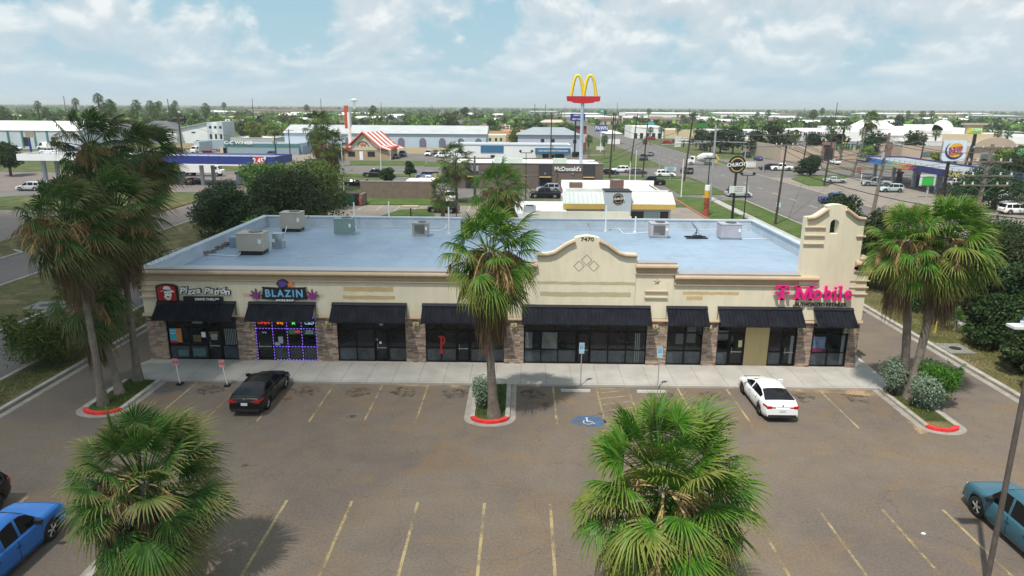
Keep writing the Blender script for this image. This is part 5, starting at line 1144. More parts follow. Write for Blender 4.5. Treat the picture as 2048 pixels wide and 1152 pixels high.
def wins(par,ws,y,name='window',m=None,d=.06):
    for (x0,x1,z0,z1) in ws:
        w=MB().box(x0,y-d,z0,x1,y+.02,z1).build(name,m or WIN,par)
def flat(label,x0,x1,y0,dep,h,m,roof=WHITER,par=.35,name='shop_building',cat='building',ws=(),group=None):
    t=thing(name,label,cat,((x0+x1)/2,y0+dep/2,0),group)
    q=MB();w=.3;q.box(x0,y0,-.05,x1,y0+w,h);q.box(x0,y0+dep-w,-.05,x1,y0+dep,h);q.box(x0,y0+w,-.05,x0+w,y0+dep-w,h);q.box(x1-w,y0+w,-.05,x1,y0+dep-w,h);q.build('wall',m,t)
    bx(t,'roof',roof,x0+w,y0+w,h-par-.1,x1-w,y0+dep-w,h-par);wins(t,ws,y0);return t
def gable(label,x0,x1,y0,dep,h,rise,m,roof=DKR,axis='x',hip=0,over=.4,name='house',cat='house',ws=(),group=None):
    t=thing(name,label,cat,((x0+x1)/2,y0+dep/2,0),group)
    bx(t,'wall',m,x0,y0,-.05,x1,y0+dep,h);a,b,c_,d=x0-over,x1+over,y0-over,y0+dep+over;q=MB()
    if axis=='x':
        my=(c_+d)/2;V=[(a,c_,h),(b,c_,h),(b,d,h),(a,d,h),(a+hip,my,h+rise),(b-hip,my,h+rise)]
        q.add(V,[(0,1,5,4),(2,3,4,5),(1,2,5),(3,0,4),(3,2,1,0)])
    else:
        mx=(a+b)/2;V=[(a,c_,h),(b,c_,h),(b,d,h),(a,d,h),(mx,c_+hip,h+rise),(mx,d-hip,h+rise)]
        q.add(V,[(1,2,5,4),(3,0,4,5),(0,1,4),(2,3,5),(3,2,1,0)])
    q.build('roof',roof,t);wins(t,ws,y0);return t
# chicken restaurant just behind
t=thing('restaurant','white restaurant with mustard fascia and a round emblem tower behind the mall','restaurant',(13,98,0))
GW=mat('grey_white_wall',(.50,.54,.58),.8,.08,.4);YC=92
bx(t,'wall',GW,6.0,YC,0,20.0,YC+15,2.9)
bx(t,'fascia',YELF,5.5,YC-.6,2.75,11.0,YC+.0,3.45,14.5,YC-.6,2.75,20.5,YC+.0,3.45)
RFM=mat('pale_ribbed_roof',(.58,.62,.60),.4,.1,.8);MB().ext([(YC-.55,3.45),(YC+2.2,4.75),(YC+2.2,3.45)],'x',5.5,11.0).build('metal_roof',RFM,t);MB().ext([(YC-.55,3.45),(YC+2.2,4.75),(YC+2.2,3.45)],'x',14.5,20.5).build('metal_roof',RFM,t);MB().add([(20.5,YC-.55,3.45),(20.5,YC+14,3.45),(19.2,YC+13,4.75),(19.2,YC+2.2,4.75)],[(0,1,2,3)]).build('metal_roof',RFM,t)
q=MB()
for x in list(np.arange(5.8,11,.6))+list(np.arange(14.7,20.4,.6)):q.tube([(x,YC-.56,3.47),(x,YC+2.15,4.77)],.018,4)
q.build('roof_ribs',GREYM,t)
bx(t,'tower',mat('pale_blue_grey_tower',(.46,.53,.58),.8,.08,.4),11.0,YC-.9,0,14.5,YC+2.5,5.1);bx(t,'tower_cap',UNDER,10.95,YC-.95,5.102,14.55,YC+2.55,5.2)
bx(t,'parapet',WHITER,5.9,YC+2.3,4.4,11,YC+2.5,5.2,14.5,YC+2.3,4.3,20,YC+2.5,5.0,5.9,YC+13,4.4,20,YC+13.2,5.2);bx(t,'roof',WHITER,5.9,YC+2.5,4.2,20,YC+13,4.35)
wins(t,[(13.4+.2,16.4,.6,2.4),(18.6,19.7,.4,2.4)],YC);wins(t,[(16.6,18.4,.6,2.4)],YC,'window',mat('pale_cyan_glass',(.3,.42,.45),.1,0))
def disc(par,x,y,z,r,m,name='disc',n=28,th=.1):
    return MB().tube([(x,y,z),(x,y-th,z)],r,n,sm=False).build(name,m,par)
GOLD=mat('emblem_gold',(.50,.34,.12),.5,0)
def churchdisc(par,x,y,z,r):
    disc(par,x,y,z,r,BLK,'emblem_disc');disc(par,x,y-.1,z,r*.80,GOLD,'emblem_ring',th=.02);disc(par,x,y-.12,z,r*.66,BLK,'emblem_centre',th=.02)
    bx(par,'name_band',BLK,x-r*.9,y-.19,z-r*.24,x+r*.9,y-.145,z+r*.24);text("CHURCH'S",r*.58,WHT,par,'lettering',(x,y-.20,z),.01,r*.012,sx=.82,tilt=.07)
churchdisc(t,12.75,YC-.9,4.2,.72)
for i,(x,h,c_) in enumerate(((7.6,1.2,(.16,.09,.06)),(13.4,1.6,(.13,.07,.06)))):
    tt=thing('rooftop_cooler',('brown cooler unit on the left of the white restaurant roof','tall brown cooler unit on the white restaurant roof behind the tower')[i],'air conditioner',(x,YC+6,4.35));bx(tt,'casing',mat('cooler_brown_%d'%i,c_,.7,.2,2),x-.9,YC+5.2,4.36,x+.9,YC+6.8,4.36+h);q=MB();q.cyl(x,YC+6,4.36+h,4.45+h,.6);q.build('fan_ring',GALV,tt)
t=flat('low white roofed annex left of the white restaurant',-1.0,5.9,88,12,2.6,WHITER,name='annex_building');
tt=thing('rooftop_air_conditioner','pale grey unit on the low white annex roof','air conditioner',(1,91,2.3));bx(tt,'casing',GALV,.2,90.3,2.26,1.8,91.7,3.2);bx(tt,'vent_top',UNDER,.5,90.6,3.2,1.5,91.4,3.28)
def polesign(label,x,y,h,r=.18,m=BLACKM,name='pole_sign',cat='sign'):
    t=thing(name,label,cat,(x,y,0));q=MB();q.tube([(x,y,0),(x,y,h)],r,10);q.build('pole',m,t);return t
x,y=at(1464,438);y0=y;t=polesign('round black and gold sign on a black pole behind the mall roof',x,y,7.2)
churchdisc(t,x,y-.1,8.0,1.28)
bx(t,'reader_board',mat('reader_board_white',(.62,.66,.64),.5,0),x-.9,y-.35,3.9,x+1.9,y-.2,4.9);bx(t,'board_edge',BLACKM,x-1.0,y-.36,3.85,x-.901,y-.19,4.95)
for i,s_ in enumerate(('IN PICK UP','8 OR SIDE','ORDER ANY')):text(s_,.24,BLK,t,'lettering',(x+.5,y-.36,4.7-.28*i),.005)
def lamp(label,px,py,pyt,kind=2,m=BLACKM,base=None,r=.09,w=.9,bw=.35):
    x,y=at(px,py);h=up(px,pyt,y)[2];t=thing('lamp_post',label,'lamp post',(x,y,0));q=MB();q.tube([(x,y,0),(x,y,h)],[r,r*.7],6);q.build('pole',m,t)
    q=MB()
    if kind==2:
        q.box(x-w,y-.05,h-.1,x+w,y+.05,h);q.rbox((x-w,y,h+.2),(.35,.3,.35),0,ry=.5);q.rbox((x+w,y,h+.2),(.35,.3,.35),0,ry=-.5)
    else:q.box(x-.1,y-.15,h-.02,x+w*1.6,y+.15,h+.1)
    q.build('lamp_head',m,t)
    if base:MB().cyl(x,y,0,1.0,bw,n=12).build('base',base,t)
REDB=mat('faded_red_concrete',(.33,.07,.045),.8,.2,2)
lamp('black lamp post on a red concrete base on the rear lawn',620,437,320,1,BLACKM,REDB);lamp('black twin head lamp post beside the round black sign',1487,440,350,2)
t_=lamp('twin lamp post in front of the dark brick restaurant',1051,420,305,2);lamp('white lamp post beside the dumpster enclosure',688,386,268,1,WHITEP);lamp('slim white lamp post beside the drive entrance',763,359,292,1,WHITEP)
lamp('white lamp post right of the striped roof restaurant',781,320,282,1,WHITEP);lamp('black lamp post left of the centre palm crown',913,438,305,1,BLACKM,None,.07)
x,y=at(1411,432);t=thing('lamp_post','black lamp post with a poster covered column on the restaurant lawn','lamp post',(x,y,0));q=MB();q.tube([(x,y,0),(x,y,8.6)],[.1,.07],6);q.build('pole',BLACKM,t);bx(t,'lamp_head',BLACKM,x-.9,y-.1,8.6,x+.9,y+.1,8.75)
for nm,mm,z0,z1 in(('base',REDB,0,1.1),('dark_poster',mat('poster_dark_orange',(.25,.06,.02),.6,.9,2.5),1.1,2.8),('yellow_poster',mat('poster_yellow',(.6,.36,.02),.6,.3,3),2.8,3.9),('white_poster',WHITEP,3.9,4.7)):
    MB().cyl(x,y,z0,z1,.42 if z0 else .5,n=12).build(nm,mm,t)
# dark brick burger restaurant
t=flat('dark brown brick burger restaurant with white roof behind the mall',-14.5,16.1,138,16,5.0,BRN,WHITER,.3,'restaurant','restaurant')
CHB=mat('charcoal_panel',(.035,.035,.04),.6,.1,1)
for x0,x1 in((-11.5,-9.0),(3.2,5.8),(12.0,14.4)):
    bx(t,'dark_panel',CHB,x0,137.85,0,x1,138,4.9);bx(t,'yellow_canopy',YELF,x0+.1,137.3,2.35,x1-.1,137.85,2.5);wins(t,[(x0+.3,x1-.3,.1,2.2)],137.85)
bx(t,'coping',GREYM,-14.6,137.9,5.002,16.2,138.05,5.12);text("McDonald's",1.15,WHT,t,'lettering',(9.0,137.85,4.0),.04,.022,sx=.98)
for x0,x1 in((-6,0),(6.2,9.0)):bx(t,'roof_unit',mat('pale_green_unit',(.42,.50,.44),.6,.15,1),x0,142,4.6,x1,144,5.7)
for x in(-8,-1,4.5,10):MB().rbox((x,137.9,3.1),(.3,.2,.25)).build('wall_light',GALV,t)
# twin golden arches on a tall pole
x,y=at(1160,372);y=144.;x=up(1160,372,y)[0];YA=mat('arch_yellow',(.80,.58,.01),.4,0);AR=mat('arch_red_base',(.45,.012,.02),.4,0)
t=polesign('pair of tall yellow arches over a red base on a grey pole',x,y,18.2,.36,mat('blue_grey_pole',(.34,.42,.50),.4,.1,.5),'pole_sign')
zb_=up(1166,194,y)[2];zt_=up(1166,150,y)[2]
for s_ in(-1,1):
    P=[];xc=x+.15+s_*1.27
    for k in range(21):
        a=-1+2*k/20;P.append((xc+a*1.32*(1-.0*abs(a)),y,zb_-.35+(zt_-zb_+.3)*(1-abs(a)**2.3)))
    MB().tube(P,[.34-.10*(1-abs(-1+2*k/20)) for k in range(21)],4).build('arch',YA,t)
z=zb_;MB().ext([(x-3.3,z+.15),(x-3.15,z-.85),(x-2.1,z-.95),(x-2.0,z-1.15),(x+.1,z-1.3),(x+2.2,z-1.15),(x+2.3,z-.95),(x+3.4,z-.85),(x+3.55,z+.15)],'y',y-.5,y+.5).build('red_base',AR,t)
# block wall, dumpster pen, box sign
t=thing('block_wall','long brown block wall enclosure behind the rear lot','wall',(-22.5,123.5,0));q=MB();q.box(-28.9,121.8,0,-16.0,122.1,2.95);q.box(-28.9,122.1,0,-28.6,127,2.95);q.box(-16.3,122.1,0,-16,127,2.95);q.build('wall',mat('brown_block',(.165,.125,.10),.9,.22,1.2,6),t);bx(t,'roof_slab',WHITER,-20.8,122.2,2.955,-16.1,126.8,3.1);bx(t,'coping',GREYM,-28.95,121.75,2.952,-20.81,122.15,3.03)
t=thing('dumpster_enclosure','brown dumpster pen with green doors beside the rear lot','enclosure',(-28.6,113.2,0));q=MB();q.box(-31.2,111.6,0,-30.7,114.5,1.9);q.box(-26.7,111.6,0,-26.2,114.5,1.9);q.box(-31.2,114.5,0,-26.2,114.8,1.9);q.build('wall',mat('brown_block',(.165,.125,.10),.9,.22,1.2,6),t);bx(t,'red_post',REDB,-31.25,111.2,0,-30.8,111.6,1.4,-26.7,111.2,0,-26.3,111.6,1.4)
bx(t,'green_door',mat('dark_green_panel',(.02,.10,.06),.6,.2,1.5),-29.9,111.7,.3,-27.5,111.8,1.9);bx(t,'frame',UNDER,-30.6,111.85,0,-26.8,111.95,2.0)
x,y=at(822,438);t=polesign('small tan canopy board on a black post on the rear lawn',x,y,1.7,.1);bx(t,'board',mat('tan_board',(.6,.42,.30),.7,.1,2),x-1.2,y-.6,1.7,x+1.2,y+.6,1.95)
x,y=at(872,378);t=polesign('yellow post with a flat black clearance bar at the drive lane',x,y,3.1,.35,mat('faded_yellow',(.5,.38,.10),.6,.2,4));bx(t,'bar',UNDER,x-2.6,y-.15,3.1,x+.6,y+.15,3.4)
bx(None,'menu_board',UNDER,*(lambda a:(a[0]-1.2,a[1]-.2,0,a[0]+.4,a[1]+.2,2.4))(at(865,382)));tag(D.objects['menu_board'],'black menu board beside the yellow clearance post','menu board')
# pawn shop
t=flat('long white pawn shop with a blue awning band beyond the brick restaurant',-20.5,14.0,198,20,5.2,WHITEP if 0 else WHW,GREYM,.3,'pawn_shop','shop',ws=[(-9.2,-8.0,.1,2.6),(5.6,7.4,.3,3),(8.2,9.0,.1,2.8),(9.2,11.8,.6,3)])
BLF=mat('steel_blue_fascia',(.03,.13,.26),.6,.08,.5);bx(t,'blue_panel',BLF,-12.0,197.85,3.3,-5.5,198,5.25);bx(t,'blue_awning',BLF,3.5,197.0,3.2,13.5,198,4.7);text('GOLD-ELECTRONICS-TOOLS-GUNS',.6,WHT,t,'lettering',(8.5,196.95,3.95),.02,.01,sx=.86)
bx(t,'roof_edge',GALV,-20.6,197.95,5.202,14.1,198.4,5.5)
x,y=at(1201,304);Yp=y;t=polesign('blue PAWN sign on a white pole beside the main road',x,Yp,9,.22,WHITEP);z0=up(1201,263,Yp)[2];z1=up(1201,250,Yp)[2];w=(up(1215,255,Yp)[0]-up(1189,255,Yp)[0])/2;bx(t,'sign_box',mat('pawn_blue',(.02,.05,.27),.4,0),x-w,Yp-.2,z0,x+w,Yp+.2,z1);text('PAWN',(z1-z0)*.92,WHT,t,'lettering',(x,Yp-.22,(z0+z1)/2),.02,.02,sx=.72)
z2=up(1201,300,Yp)[2];bx(t,'reader_board',mat('reader_board_white',(.62,.66,.64),.5,0),x-1.6,Yp-.15,up(1201,300,Yp)[2],x+1.6,Yp+.15,up(1201,293,Yp)[2])
# two storey grey lodge and long arched hall
t=gable('two storey pale grey lodge with a hipped grey roof',-1.8,20.0,243,14,6.6,2.4,mat('lodge_grey_wall',(.42,.46,.55),.8,.06,.2),mat('lodge_roof',(.27,.31,.34),.6,.1,.4),'x',6,.6,'lodge','hotel',[(6.2,7.4,3.6,5.2),(9.8,11,3.6,5.2),(17.4,18.6,3.8,5)])
t=thing('roof_cupola','small dark red pavilion tower beside the grey lodge','tower',(21.5,262,0));bx(t,'shaft',mat('dull_red_brick',(.22,.06,.05),.9,.1,1),19.5,260,0,23.5,264,9.2);q=MB();q.add([(19,259.5,9.2),(24,259.5,9.2),(24,264.5,9.2),(19,264.5,9.2),(21.5,262,10.6)],[(0,1,4),(1,2,4),(2,3,4),(3,0,4)]);q.build('cap',DKR,t)
t=gable('long pale blue hall with purple arched windows and a grey metal roof',-84,-13,245,18,6.6,2.6,SKYB,GRR,'x',0,.5,'long_hall','building')
ARW=mat('purple_grey_arch',(.16,.15,.24),.5,.1,1)
for px in(698,803,846,885,922,957):
    x=up(px,300,245)[0];P=[(x-1.2,.3),(x+1.2,.3),(x+1.2,3.8)]+[(x+1.2*math.cos(a),3.8+1.4*math.sin(a)) for a in np.linspace(.3,PI-.3,7)]+[(x-1.2,3.8)]
    MB().ext(P,'y',244.9,245.02).build('arched_window',ARW,t)
bx(None,'yard_wall',mat('tan_yard_wall',(.52,.43,.28),.9,.08,.3),-60,240.5,0,-11,240.8,2.1);tag(D.objects['yard_wall'],'low tan wall running in front of the long arched hall','wall')
# striped roof burger place
t=thing('restaurant','small brick restaurant with an orange and white striped gable roof','restaurant',(-38.5,222,0));YW=210
bx(t,'wall',mat('tan_brick',(.36,.27,.18),.9,.12,.6),-45.5,YW,0,-29.5,YW+13,3.0);wins(t,[(-44.2,-41.8,1,2.6),(-37.4,-34.9,1,2.6)],YW);bx(t,'door',WHITEP,-40.2,YW-.1,0,-39,YW,2.6)
ZR=8.6;xm=-38.8;GB=mat('gable_cream',(.52,.47,.36),.8,.05,.5);MB().ext([(-44.5,3.0),(-33.0,3.0),(-34.6,4.2),(xm,ZR-.4),(-43.0,4.2)],'y',YW-.1,YW+.2).build('gable_wall',GB,t)
Wd=MB();zt=MB();n=9
def sk(x,y,z):return (x+(y-YW)*.22,y,z)
for i in range(n):
    a,b=YW-.6+i*16/n,YW-.6+(i+1)*16/n;m_=(Wd if i%2 else zt)
    m_.add([sk(xm,a,ZR),sk(xm,b,ZR),sk(-33.6,b,4.3),sk(-33.6,a,4.3)],[(0,1,2,3)]);m_.add([sk(-33.6,a,4.3),sk(-33.6,b,4.3),sk(-30.2,b,3.1),sk(-30.2,a,3.1)],[(0,1,2,3)])
    m_.add([sk(xm,a,ZR),sk(xm,b,ZR),sk(-44,b,4.3),sk(-44,a,4.3)],[(3,2,1,0)])
zt.tube([(-44.6,YW-.65,3.8),(xm,YW-.65,ZR+.1),(-33.3,YW-.65,3.9)],.28,4);zt.tube([(-33.3,YW-.65,3.9),(-30,YW-.65,3.1)],.2,4)
zt.box(-46,YW-.5,3.0,-43.2,YW+13,3.8);zt.box(-31.6,YW+3,3.15,-28.8,YW+13,3.9)
zt.build('orange_roof',ORGR,t);Wd.build('white_stripe',WHITEP,t)
q=MB();[q.tube([(xm+1.9*math.cos(a),YW-.2,4.2+1.6*math.sin(a)),(xm+1.9*math.cos(a+.32),YW-.2,4.2+1.6*math.sin(a+.32))],.1,4) for a in np.arange(0,PI-.1,.315)];q.build('arch_trim',UNDER,t);text('W',1.5,ORGR,t,'lettering',(xm,YW-.2,4.7),.05,.03,sx=1.5)
t.location.x=-48.3;t.scale=(.88,.9,.95)
x,y=at(702,318);t=polesign('very tall narrow orange sign on a thick white pole',x,y,14,.5,WHITEP);bx(t,'orange_panel',ORGR,x-1.25,y-.3,up(702,257,y)[2],x-.1,y+.3,up(702,220,y)[2]+1.3);bx(t,'grey_side',GALV,x-.099,y-.2,up(702,254,y)[2],x+.7,y+.25,up(702,222,y)[2]+.8)
for i,(px,yt) in enumerate(((800,352),(842,347))):
    pass
# left: fuel station canopy, shops, houses
Yc=138.
def canopy(label,P0,P1,w,zb,zt,m,parts):
    t=thing('fuel_canopy',label,'fuel canopy',((P0[0]+P1[0])/2,(P0[1]+P1[1])/2,0))
    d=Vector((P1[0]-P0[0],P1[1]-P0[1]));L=d.length;ang=math.atan2(d.y,d.x);Mx=Matrix.Translation((P0[0],P0[1],0))@Matrix.Rotation(ang,4,'Z')
    def put(name,mm,boxes):
        q=MB()
        for b in boxes:q.box(*b)
        q.v=[tuple(Mx@Vector(v)) for v in q.v];return q.build(name,mm,t)
    put('fascia',m,[(0,0,zb,L,.3,zt),(0,w-.3,zb,L,w,zt),(0,.3,zb,.3,w-.3,zt),(L-.3,.3,zb,L,w-.3,zt)]);put('deck',GALV,[(.3,.3,zb+.1,L-.3,w-.3,zt-.3)]);[put('column',GREYM,[(x-.3,w*f-.3,0,x+.3,w*f+.3,zb)]) for x in np.arange(4,L-2,9) for f in(.25,.75)]
    put('rail',GALV,[(x,-.0,zt,x+.08,.1,zt+.0+.5) for x in np.arange(.5,L,2.2)]+[(0,0,zt+.45,L,.1,zt+.5)])
    return t,put,L,Mx
P0=up(262,331,Yc);P1=up(553,331,Yc)
t,put,L,Mx=canopy('royal blue fuel canopy with a red price panel at its right end',(P0[0],Yc+1),(P1[0],Yc-1),9,up(400,328,Yc)[2],up(400,312,Yc)[2],NAVY,None)
zb,zt=up(400,328,Yc)[2],up(400,312,Yc)[2]
put('white_skirt',WHITEP,[(0,-.03,zb-.25,L,.2,zb-.002)]);xs_=(up(510,320,Yc)[0]-P0[0]),(up(534,320,Yc)[0]-P0[0]);put('price_panel',mat('price_red',(.55,.02,.03),.4,0),[(xs_[0],-.08,zb,xs_[1],-.002,zt)])
text('2.45⁹',1.5,WHT,t,'price',(P0[0]+(xs_[0]+xs_[1])/2+.1,Yc-1.05,(zb+zt)/2-.05),.02,.03,sx=.85)
for lab,pxa,pxb,yb,yt,Y_,m in(('long white fuel canopy roof left of the blue canopy',34,262,321,308,Yc+3,WHW),):
    a,b=up(pxa,yb,Y_),up(pxb,yb,Y_);canopy(lab,(a[0],Y_),(b[0],Y_),8,a[2],up(pxa,yt,Y_)[2],m,None)
def pix(label,xl,xr,yb,yt,dep,m,Y=None,kind='flat',**k):
    a=at((xl+xr)/2,yb);Y=Y or a[1];x0,x1=up(xl,yb,Y)[0],up(xr,yb,Y)[0];h=up((xl+xr)/2,yt,Y)[2]
    if kind=='flat':return flat(label,x0,x1,Y,dep,h,m,**k)
    return gable(label,x0,x1,Y,dep,h,k.pop('rise',2.5),m,**k)
def win(t,px0,px1,py0,py1,Y,m=None,name='window'):
    a,b=up(px0,py0,Y),up(px1,py1,Y);bx(t,name,m or WIN,a[0],Y-.08,b[2],b[0],Y+.02,a[2])
METL=mat('pale_ribbed_metal_wall',(.48,.54,.60),.5,.08,.3)
t=gable('large pale metal warehouse with a white roof at the far left',-205,-160,250,30,6.6,3,METL,WHITER,'x',0,.3,'warehouse','warehouse');
for a,b in((46,60),(102,113)):win(t,a,b,274,292,250)
for px in(17,45,70,95):win(t,px,px+1.2,262,295,250,TEAL,'downpipe')
t=pix('white two storey house with a charcoal hipped roof left of centre',265,355,287,258,14,WHW,kind='gable',roof=DKR,rise=3.2,hip=8,over=.7);[win(t,*w,at(310,287)[1]) for w in((273,277,262,265),(289,293,262,268),(312,318,262,268),(330,336,262,265),(343,347,262,269))]
t=pix('grey two storey house behind the leftmost palm crowns',120,182,292,256,14,mat('grey_stucco',(.40,.42,.44),.9,.06,.3),kind='gable',roof=DKR,rise=3,hip=7,over=.6);[win(t,*w,at(150,292)[1]) for w in((126,140,262,272),(146,150,260,263),(160,166,260,263),(172,176,260,263))]
t=pix('grey roofed house seen between the palm crowns',196,262,288,262,14,mat('pale_stucco',(.55,.55,.55),.9,.06,.3),kind='gable',roof=DKR,rise=3,hip=6,over=.6);[win(t,*w,at(225,288)[1]) for w in((205,210,266,270),(235,240,266,270))]
# modern slanted block
Ys=at(400,287)[1];xa,xb=up(353,286,Ys)[0],up(418,286,Ys)[0];xc=up(451,286,Ys)[0];h0,h1=up(353,260,Ys)[2],up(418,246,Ys)[2];h2=up(451,243,Ys)[2]
t=thing('apartment_block','white modern block with a slanted roof and stepped fins','apartment building',((xa+xb)/2,Ys+6,0));MB().ext([(xa,0),(xb,0),(xb,h1),(xa,h0)],'y',Ys,Ys+12).build('wall',WHW,t);MB().ext([(xa-.6,h0),(xb,h1+.02),(xb,h1+.35),(xa-.6,h0+.35)],'y',Ys-.6,Ys+12).build('roof',GRR,t)
for i in range(3):
    u0=xb+(xc-xb)*i/3;u1=xb+(xc-xb)*(i+1)/3;bx(t,'end_bay',mat('bay_grey',(.50,.55,.60),.8,.06,.3) if i%2==0 else WHW,u0+.002,Ys-.5-.4*i,0,u1,Ys+11,h1+(h2-h1)*(i+1)/3);bx(t,'bay_window',WIN,u0+.9,Ys-.56-.4*i,h1-2.2,u0+1.9,Ys-.5-.4*i,h1-1.2,u0+.9,Ys-.56-.4*i,2,u0+1.8,Ys-.5-.4*i,4)
win(t,383,391,263.5,266,Ys);win(t,392,399,280.5,285,Ys)
t=pix('long low teal fronted shop row beyond the blue canopy',448,598,309,287,16,mat('teal_grey_wall',(.24,.32,.37),.8,.08,.4),name='shop_row',cat='shops',roof=GALV);Yt=at(523,309)[1];win(t,448,598,287,295,Yt,TEAL,'teal_band');win(t,440,452,294,309,Yt,mat('tan_panel',(.5,.42,.32),.8,.1,.5),'tan_panel');win(t,446,455,295,307,Yt);text('C-C WINGS',1.5,WHT,t,'lettering',(up(477,285,Yt)[0],Yt-.3,up(477,285.5,Yt)[2]),.05,.02,sx=1.2);bx(t,'name_board',TEAL,up(465,286,Yt)[0],Yt-.2,up(477,288,Yt)[2],up(489,286,Yt)[0],Yt-.05,up(477,282.5,Yt)[2])
t=pix('blue grey long shed right of the teal shop row',556,606,309,291,14,mat('blue_grey_shed',(.20,.27,.36),.8,.08,.4),name='shed',cat='shed',roof=WHITER)
t=pix('pale shed with a white roof behind the teal shop row',462,552,291,275,16,mat('pale_shed_wall',(.42,.44,.44),.8,.08,.4),name='shed',cat='shed',roof=WHITER)
bx(None,'board_fence',mat('pale_board_fence',(.42,.33,.22),.9,.2,2),up(352,290,262)[0],262,0,up(450,290,262)[0],262.2,1.8);tag(D.objects['board_fence'],'pale wooden board fence in front of the slanted block','fence')
# housing rows beyond the arched hall
TANW=mat('tan_apartment_wall',(.50,.38,.24),.9,.08,.3)
for i,(xl,xr,yb,yt,m,rise) in enumerate(((718,756,263,250,TANW,2.2),(752,782,262,249,WHW,2.6),(778,806,262,246,TANW,3.2),(820,852,262,249,WHW,2.6),(866,900,262,251,DKR,2.0),(909,930,262,248,WHW,2.6),(926,963,264,249,TANW,3.2))):
    t=pix(('tan gabled apartment left of the row behind the arched hall','grey roofed pale apartment second in the row behind the arched hall','tan gabled apartment in the middle of the row behind the arched hall','white walled two storey apartment with charcoal roof behind the arched hall','dark charcoal roofed apartment behind the arched hall','white walled apartment left of the tan one near the lodge','broad tan gabled apartment nearest the grey lodge')[i],xl,xr,yb,yt,11,m,kind='gable',rise=rise,over=.5,axis='y' if m is TANW else 'x',name='apartment_house',cat='apartment house',group='apartments behind the long hall');Y_=at((xl+xr)/2,yb)[1];[win(t,px,px+3,yt+4,yt+8,Y_) for px in range(xl+5,xr-5,9)]
# centre distance
t=pix('salmon pink flat roofed building beyond the grey lodge',975,1062,285,262,20,mat('salmon_wall',(.58,.32,.20),.9,.08,.3),name='shop_building',roof=mat('salmon_roof',(.5,.28,.18),.8,.1,.3));[win(t,px,px+4,270,276,at(1018,285)[1]) for px in(985,1000,1020,1035)]
t=pix('cream flat roofed building left of the salmon one',972,1012,291,270,14,mat('cream_flat_wall',(.62,.55,.40),.9,.08,.3),name='shop_building');[win(t,px,px+4,276,282,at(992,291)[1]) for px in(978,990,1000)]
t=pix('low building with red and white stripes beyond the apartments',980,1020,262,250,16,WHITEP,name='striped_shop');Y_=at(1000,262)[1];win(t,981,1018,252,254,Y_,ORGR,'red_stripe');win(t,981,1018,256,258,Y_,ORGR,'red_stripe')
t=pix('wide white roofed warehouse among the far trees',830,915,240,233,60,mat('far_warehouse_wall',(.52,.47,.38),.9,.1,.2),name='warehouse',cat='warehouse')
# right side shops
t=pix('long beige grocery building with a green lettered sign',1560,1800,322,292,40,BGE,name='grocery_store',cat='grocery store',roof=GALV,par=.8);Ym=at(1680,322)[1];Hm=up(1680,292,Ym)[2]
text('market',3.3,mat('sign_dark_green',(.02,.10,.05),.5,0),t,'lettering',(up(1707,291,Ym)[0],Ym-.2,up(1707,291,Ym)[2]),.05,.05,sx=1.2);win(t,1685.5,1692,284,297,Ym-.1,mat('sign_yellow',(.75,.55,.02),.4,0),'yellow_square');text('G',2.0,mat('sign_dark_green',(.02,.10,.05),.5,0),t,'lettering',(up(1689,290.5,Ym)[0],Ym-.35,up(1689,290.5,Ym)[2]),.02,.03)
BRK=mat('rose_brick_panel',(.22,.14,.115),.9,.15,.8)
for a,b in((1645,1667),(1774,1780)):win(t,a,b,284,322,Ym-.05,BRK,'brick_pier')
win(t,1648,1662,290,294,Ym-.3);win(t,1650,1664,297,318,Ym-.35)
for i in range(9):
    a=up(1600+i*24,280,Ym+12);tt=thing('rooftop_unit','grey rooftop unit number' if 0 else ('first','second','third','fourth','fifth','sixth','seventh','eighth','ninth')[i]+' grey unit from the left on the beige grocery roof','air conditioner',(a[0],Ym+10,a[2]),'units on the grocery roof');zr=Hm-.9;bx(tt,'casing',GALV,a[0]-2,Ym+8,zr,a[0]+2,Ym+11,zr+1.8);bx(tt,'fan_guard',UNDER,a[0]-1.2,Ym+8.6,zr+1.8,a[0]+1.2,Ym+10.4,zr+1.9)
t=pix('beige strip of shops right of the grocery building',1800,2048+60,327,292,30,mat('pinkish_beige_wall',(.46,.36,.29),.9,.08,.2),name='shop_row',cat='shops',roof=GALV);Yr=at(1950,327)[1]
xg=up(1982,327,Yr)[0];MB().ext([(xg-7,5),(xg+7,5)]+[(xg+6.2*math.cos(a),up(1982,292,Yr)[2]+2.6*math.sin(a)) for a in np.linspace(0,PI,11)],'y',Yr-.6,Yr-.02).build('arched_gable',BGE,t)
for a,b,c_,d in((1962,1976,308,322),(1984,1990,310,322),(1845,1875,304,313),(1885,1900,304,313),(2010,2025,308,322)):win(t,a,b,c_,d,Yr,mat('greenish_shop_glass',(.10,.16,.15),.15,.4,1))
text('GNC',1.8,BLK,t,'lettering',(up(2010,298,Yr)[0],Yr-.1,up(2010,298,Yr)[2]),.05,.04)
WLL=mat('bright_white_wall',(.80,.80,.80),.8,.05,.3)
